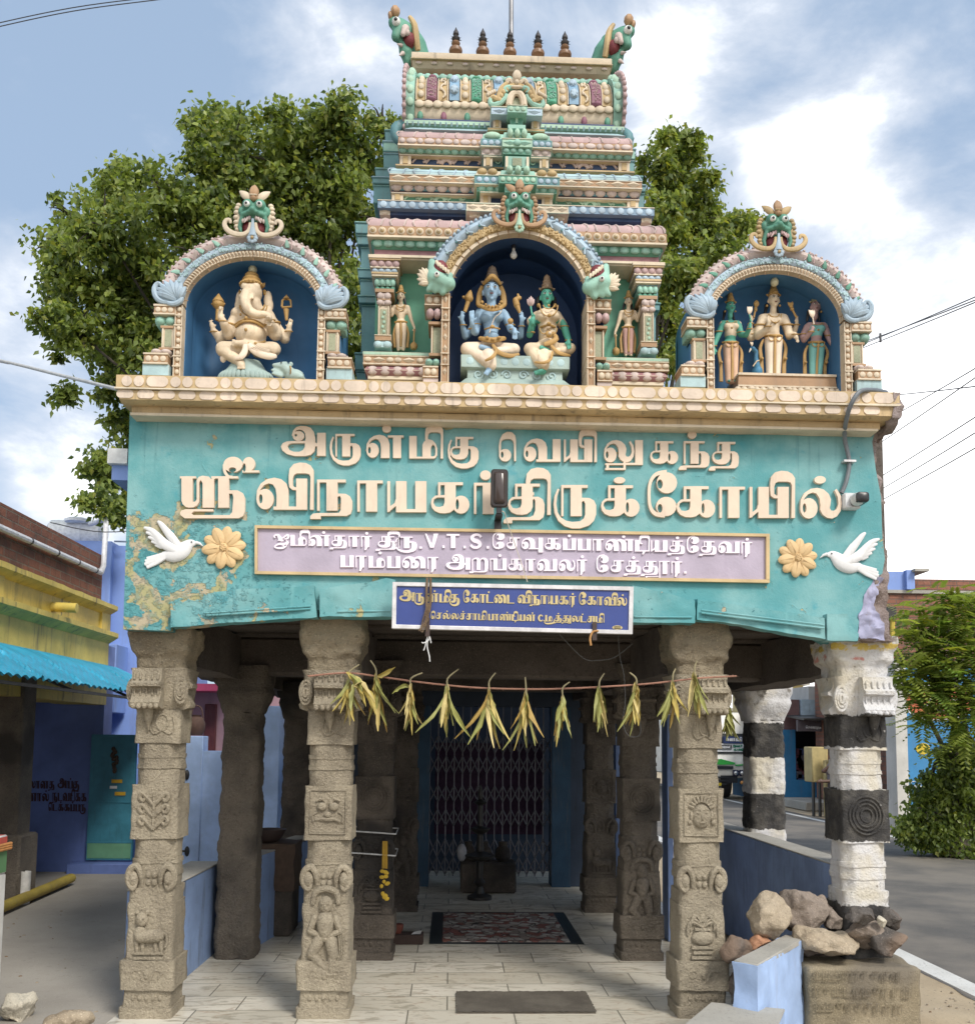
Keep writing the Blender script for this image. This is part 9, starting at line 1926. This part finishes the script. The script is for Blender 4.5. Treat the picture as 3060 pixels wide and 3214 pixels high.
latin(b, 'GHAT', 2301, 2339, 5.6, 6, Yb); latin(b, 'KING', 2304, 2350, 5.6, 6, Yb); b.m(plain('route_letter_black', (.03,.03,.035), .5)); b.box(B(2235,2340).x, B(2296,2340).x, Yb+.0, Yb+.03, bz(2352), bz(2338)); b.m(WHITET); word(b, ['la_','va','la','tta_'], 2258, 2294, 2341, 2341, .08, Yb, -.03, 0); b.build('route_lettering', bo)
b = MB(plain('sign_dark_blue', (.03,.05,.14), .4)); b.box(B(2272,2320).x, B(2328,2320).x, Yb-.02, Yb+.2, bz(2333), bz(2312)); b.m(WHITET); word(b, ['aa','na','aa','ka','mi'], 2280, 2324, 2317, 2318, .09, Yb, -.05, -.03); b.build('destination_plate', bus); b = MB(LG); b.shape([[(2230,2386),(2260,2382),(2305,2394),(2300,2399),(2256,2400),(2230,2396)]], [], lambda u, v: B(u, v), -.09, .05); b.shape([[(2304,2400),(2330,2398),(2328,2402),(2306,2404)]], [], lambda u, v: B(u, v), -.09, .05); b.build('green_stripe', bus)
for x in (2306,2326): b = MB(plain('headlight_dark_bezel', (.02,.02,.05), .2)); b.cbox(B(x,2426,-.06), (.16,.06,.17), ch=.02); hl = b.build('headlight', bus); b = MB(plain('headlight_glass', (.55,.55,.55), .08, .7)); b.ell(B(x,2426,-.09), (.062,.04,.062), 14, 8); b.build('lens', hl)
b = MB(plain('indicator_amber', (.55,.25,.06), .3)); b.ell(B(2326,2456,-.06), (.05,.04,.05), 10, 7); b.build('indicator', bus); b = MB(plain('number_plate_yellow', (.55,.42,.02), .4)); b.box(B(2230,2460).x, B(2260,2460).x, Yb-.1, Yb-.05, bz(2466), bz(2457)); b.build('number_plate', bus); b = MB(BLKP)
for x in (2200,2286): p = B(x,2485,.6); b.lathe((p.x-.16, p.y, .46), [(.3,0),(.47,.02),(.48,.16),(.47,.30),(.3,.32)], 22, axis=Matrix.Rotation(R(90), 3, 'Y')); b.box(p.x-.22, p.x+.24, Yb-.02, Yb+.1, .42, .62)
b.build('wheel', bus)
# far buildings closing the street
fb = [('far_house', 'pale far house closing the end of the street behind the bus', (2150,2320,45.0,2230), CW), ('far_house', 'yellowish far house beyond the shop row', (2430,2520,34.0,2150), paint('far_house_yellow', (.50,.42,.20), wear=.3))]
for nm, lab, (xa, xb, Y, yt), m in fb:
    a, c = at(xa,yt,Y), at(xb,yt,Y); t = thing(nm, ((a.x+c.x)/2, Y, 0), lab, 'house'); b = MB(m); b.box(a.x, c.x, Y, Y+6, -.1, a.z); b.m(CEMT).box(a.x-.2, c.x+.2, Y-.2, Y+6, a.z, a.z+.15); b.build('wall', t); b = MB(GLS)
    for f in (.3,.7): x = a.x+(c.x-a.x)*f; b.box(x-.5, x+.5, Y-.04, Y+.1, a.z-2.2, a.z-.9)
    b.build('window', t)
# overhead wires
WR = plain('overhead_wire', (.05,.05,.055), .5)
for i, (a, c, lab) in enumerate((((2690,1085),(3060,925),'topmost overhead wire passing right of the right hand niche'),((2700,1075),(3060,935),'overhead wire just under the topmost one, tied to it by a spacer'),((2680,1100),(3060,942),'third wire of the upper bundle beside the right hand niche'),((2780,1240),(3060,1206),'nearly level wire leaving the right end of the cornice'),((2790,1310),(3060,1149),'steep wire meeting the broken end of the cornice'),((2750,1395),(3060,1178),'steep wire below the one at the cornice end'),((2760,1495),(3060,1302),'topmost of the three lower parallel wires at the wall edge'),((2770,1530),(3060,1351),'middle of the three lower parallel wires at the wall edge'),((2765,1568),(3060,1399),'lowest of the overhead wires at the wall edge'))):
    p, q_ = at(*a, 6.5), at(c[0]+(c[0]-a[0])*.3, c[1]+(c[1]-a[1])*.3, 1.5); p, q_ = p+(p-q_)*.5, q_+(q_-p)*.8; mid = p.lerp(q_, .5)-Vector((0,0,.02)); b = MB(WR); b.tube([p, mid, q_], .0055, 5, smooth=4)
    if i == 1: s = at(2762,1060,5.0); b.tube([s+Vector((0,0,.05)), s-Vector((0,0,.05))], .014, 6)
    tag(b.build('overhead_wire'), lab, 'wire', 'overhead wires on the road side')
for i, (pts, lab) in enumerate((([(-700,230),(-330,150),(-60,85),(230,24),(520,-14),(900,-62)], 'dark wire crossing the upper left corner of the sky'), ([(-700,244),(-330,163),(-60,97),(230,35),(520,-4),(900,-52)], 'second dark wire just below the one crossing the upper left corner'), ([(160,1640),(330,1670),(560,1650)], 'thin wire behind the water tank pipe'))):
    b = MB(WR); b.tube([at(x, y, 5.5) for x, y in pts], .006, 5, smooth=6); tag(b.build('overhead_wire'), lab, 'wire', 'overhead wires on the left')
# litter and stones on the verge
b = MB(ground_mat('verge_gravel', (.22,.18,.13), (.40,.34,.26), 20)); rnd = random.Random(12)
for _ in range(260): x, y = rnd.uniform(1.9,3.3), rnd.uniform(-1.6,.9); r = rnd.uniform(.004,.014); b.ell((x, y, -.045+r*.3+.02*noise.noise((x*2,y*2,0))), (r, r*.8, r*.6), 6, 4)
b.m(plain('dead_leaf_litter', (.16,.10,.05), .8))
for _ in range(60): x, y = rnd.uniform(1.7,3.3), rnd.uniform(-1.6,.4); b.ell((x, y, -.03), (rnd.uniform(.01,.03), .008, .004), 6, 4, Matrix.Rotation(rnd.uniform(0,6), 3, 'Z'))
for _ in range(140): x, y = rnd.uniform(-5,-1.7), rnd.uniform(-.9,4); r = rnd.uniform(.003,.010); b.m(b.mats[rnd.random() < .4]).ell((x, y, -.012), (r*1.5, r, r*.7), 6, 4, Matrix.Rotation(rnd.uniform(0,6), 3, 'Z'))
tag(b.build('gravel_litter'), kind='stuff')
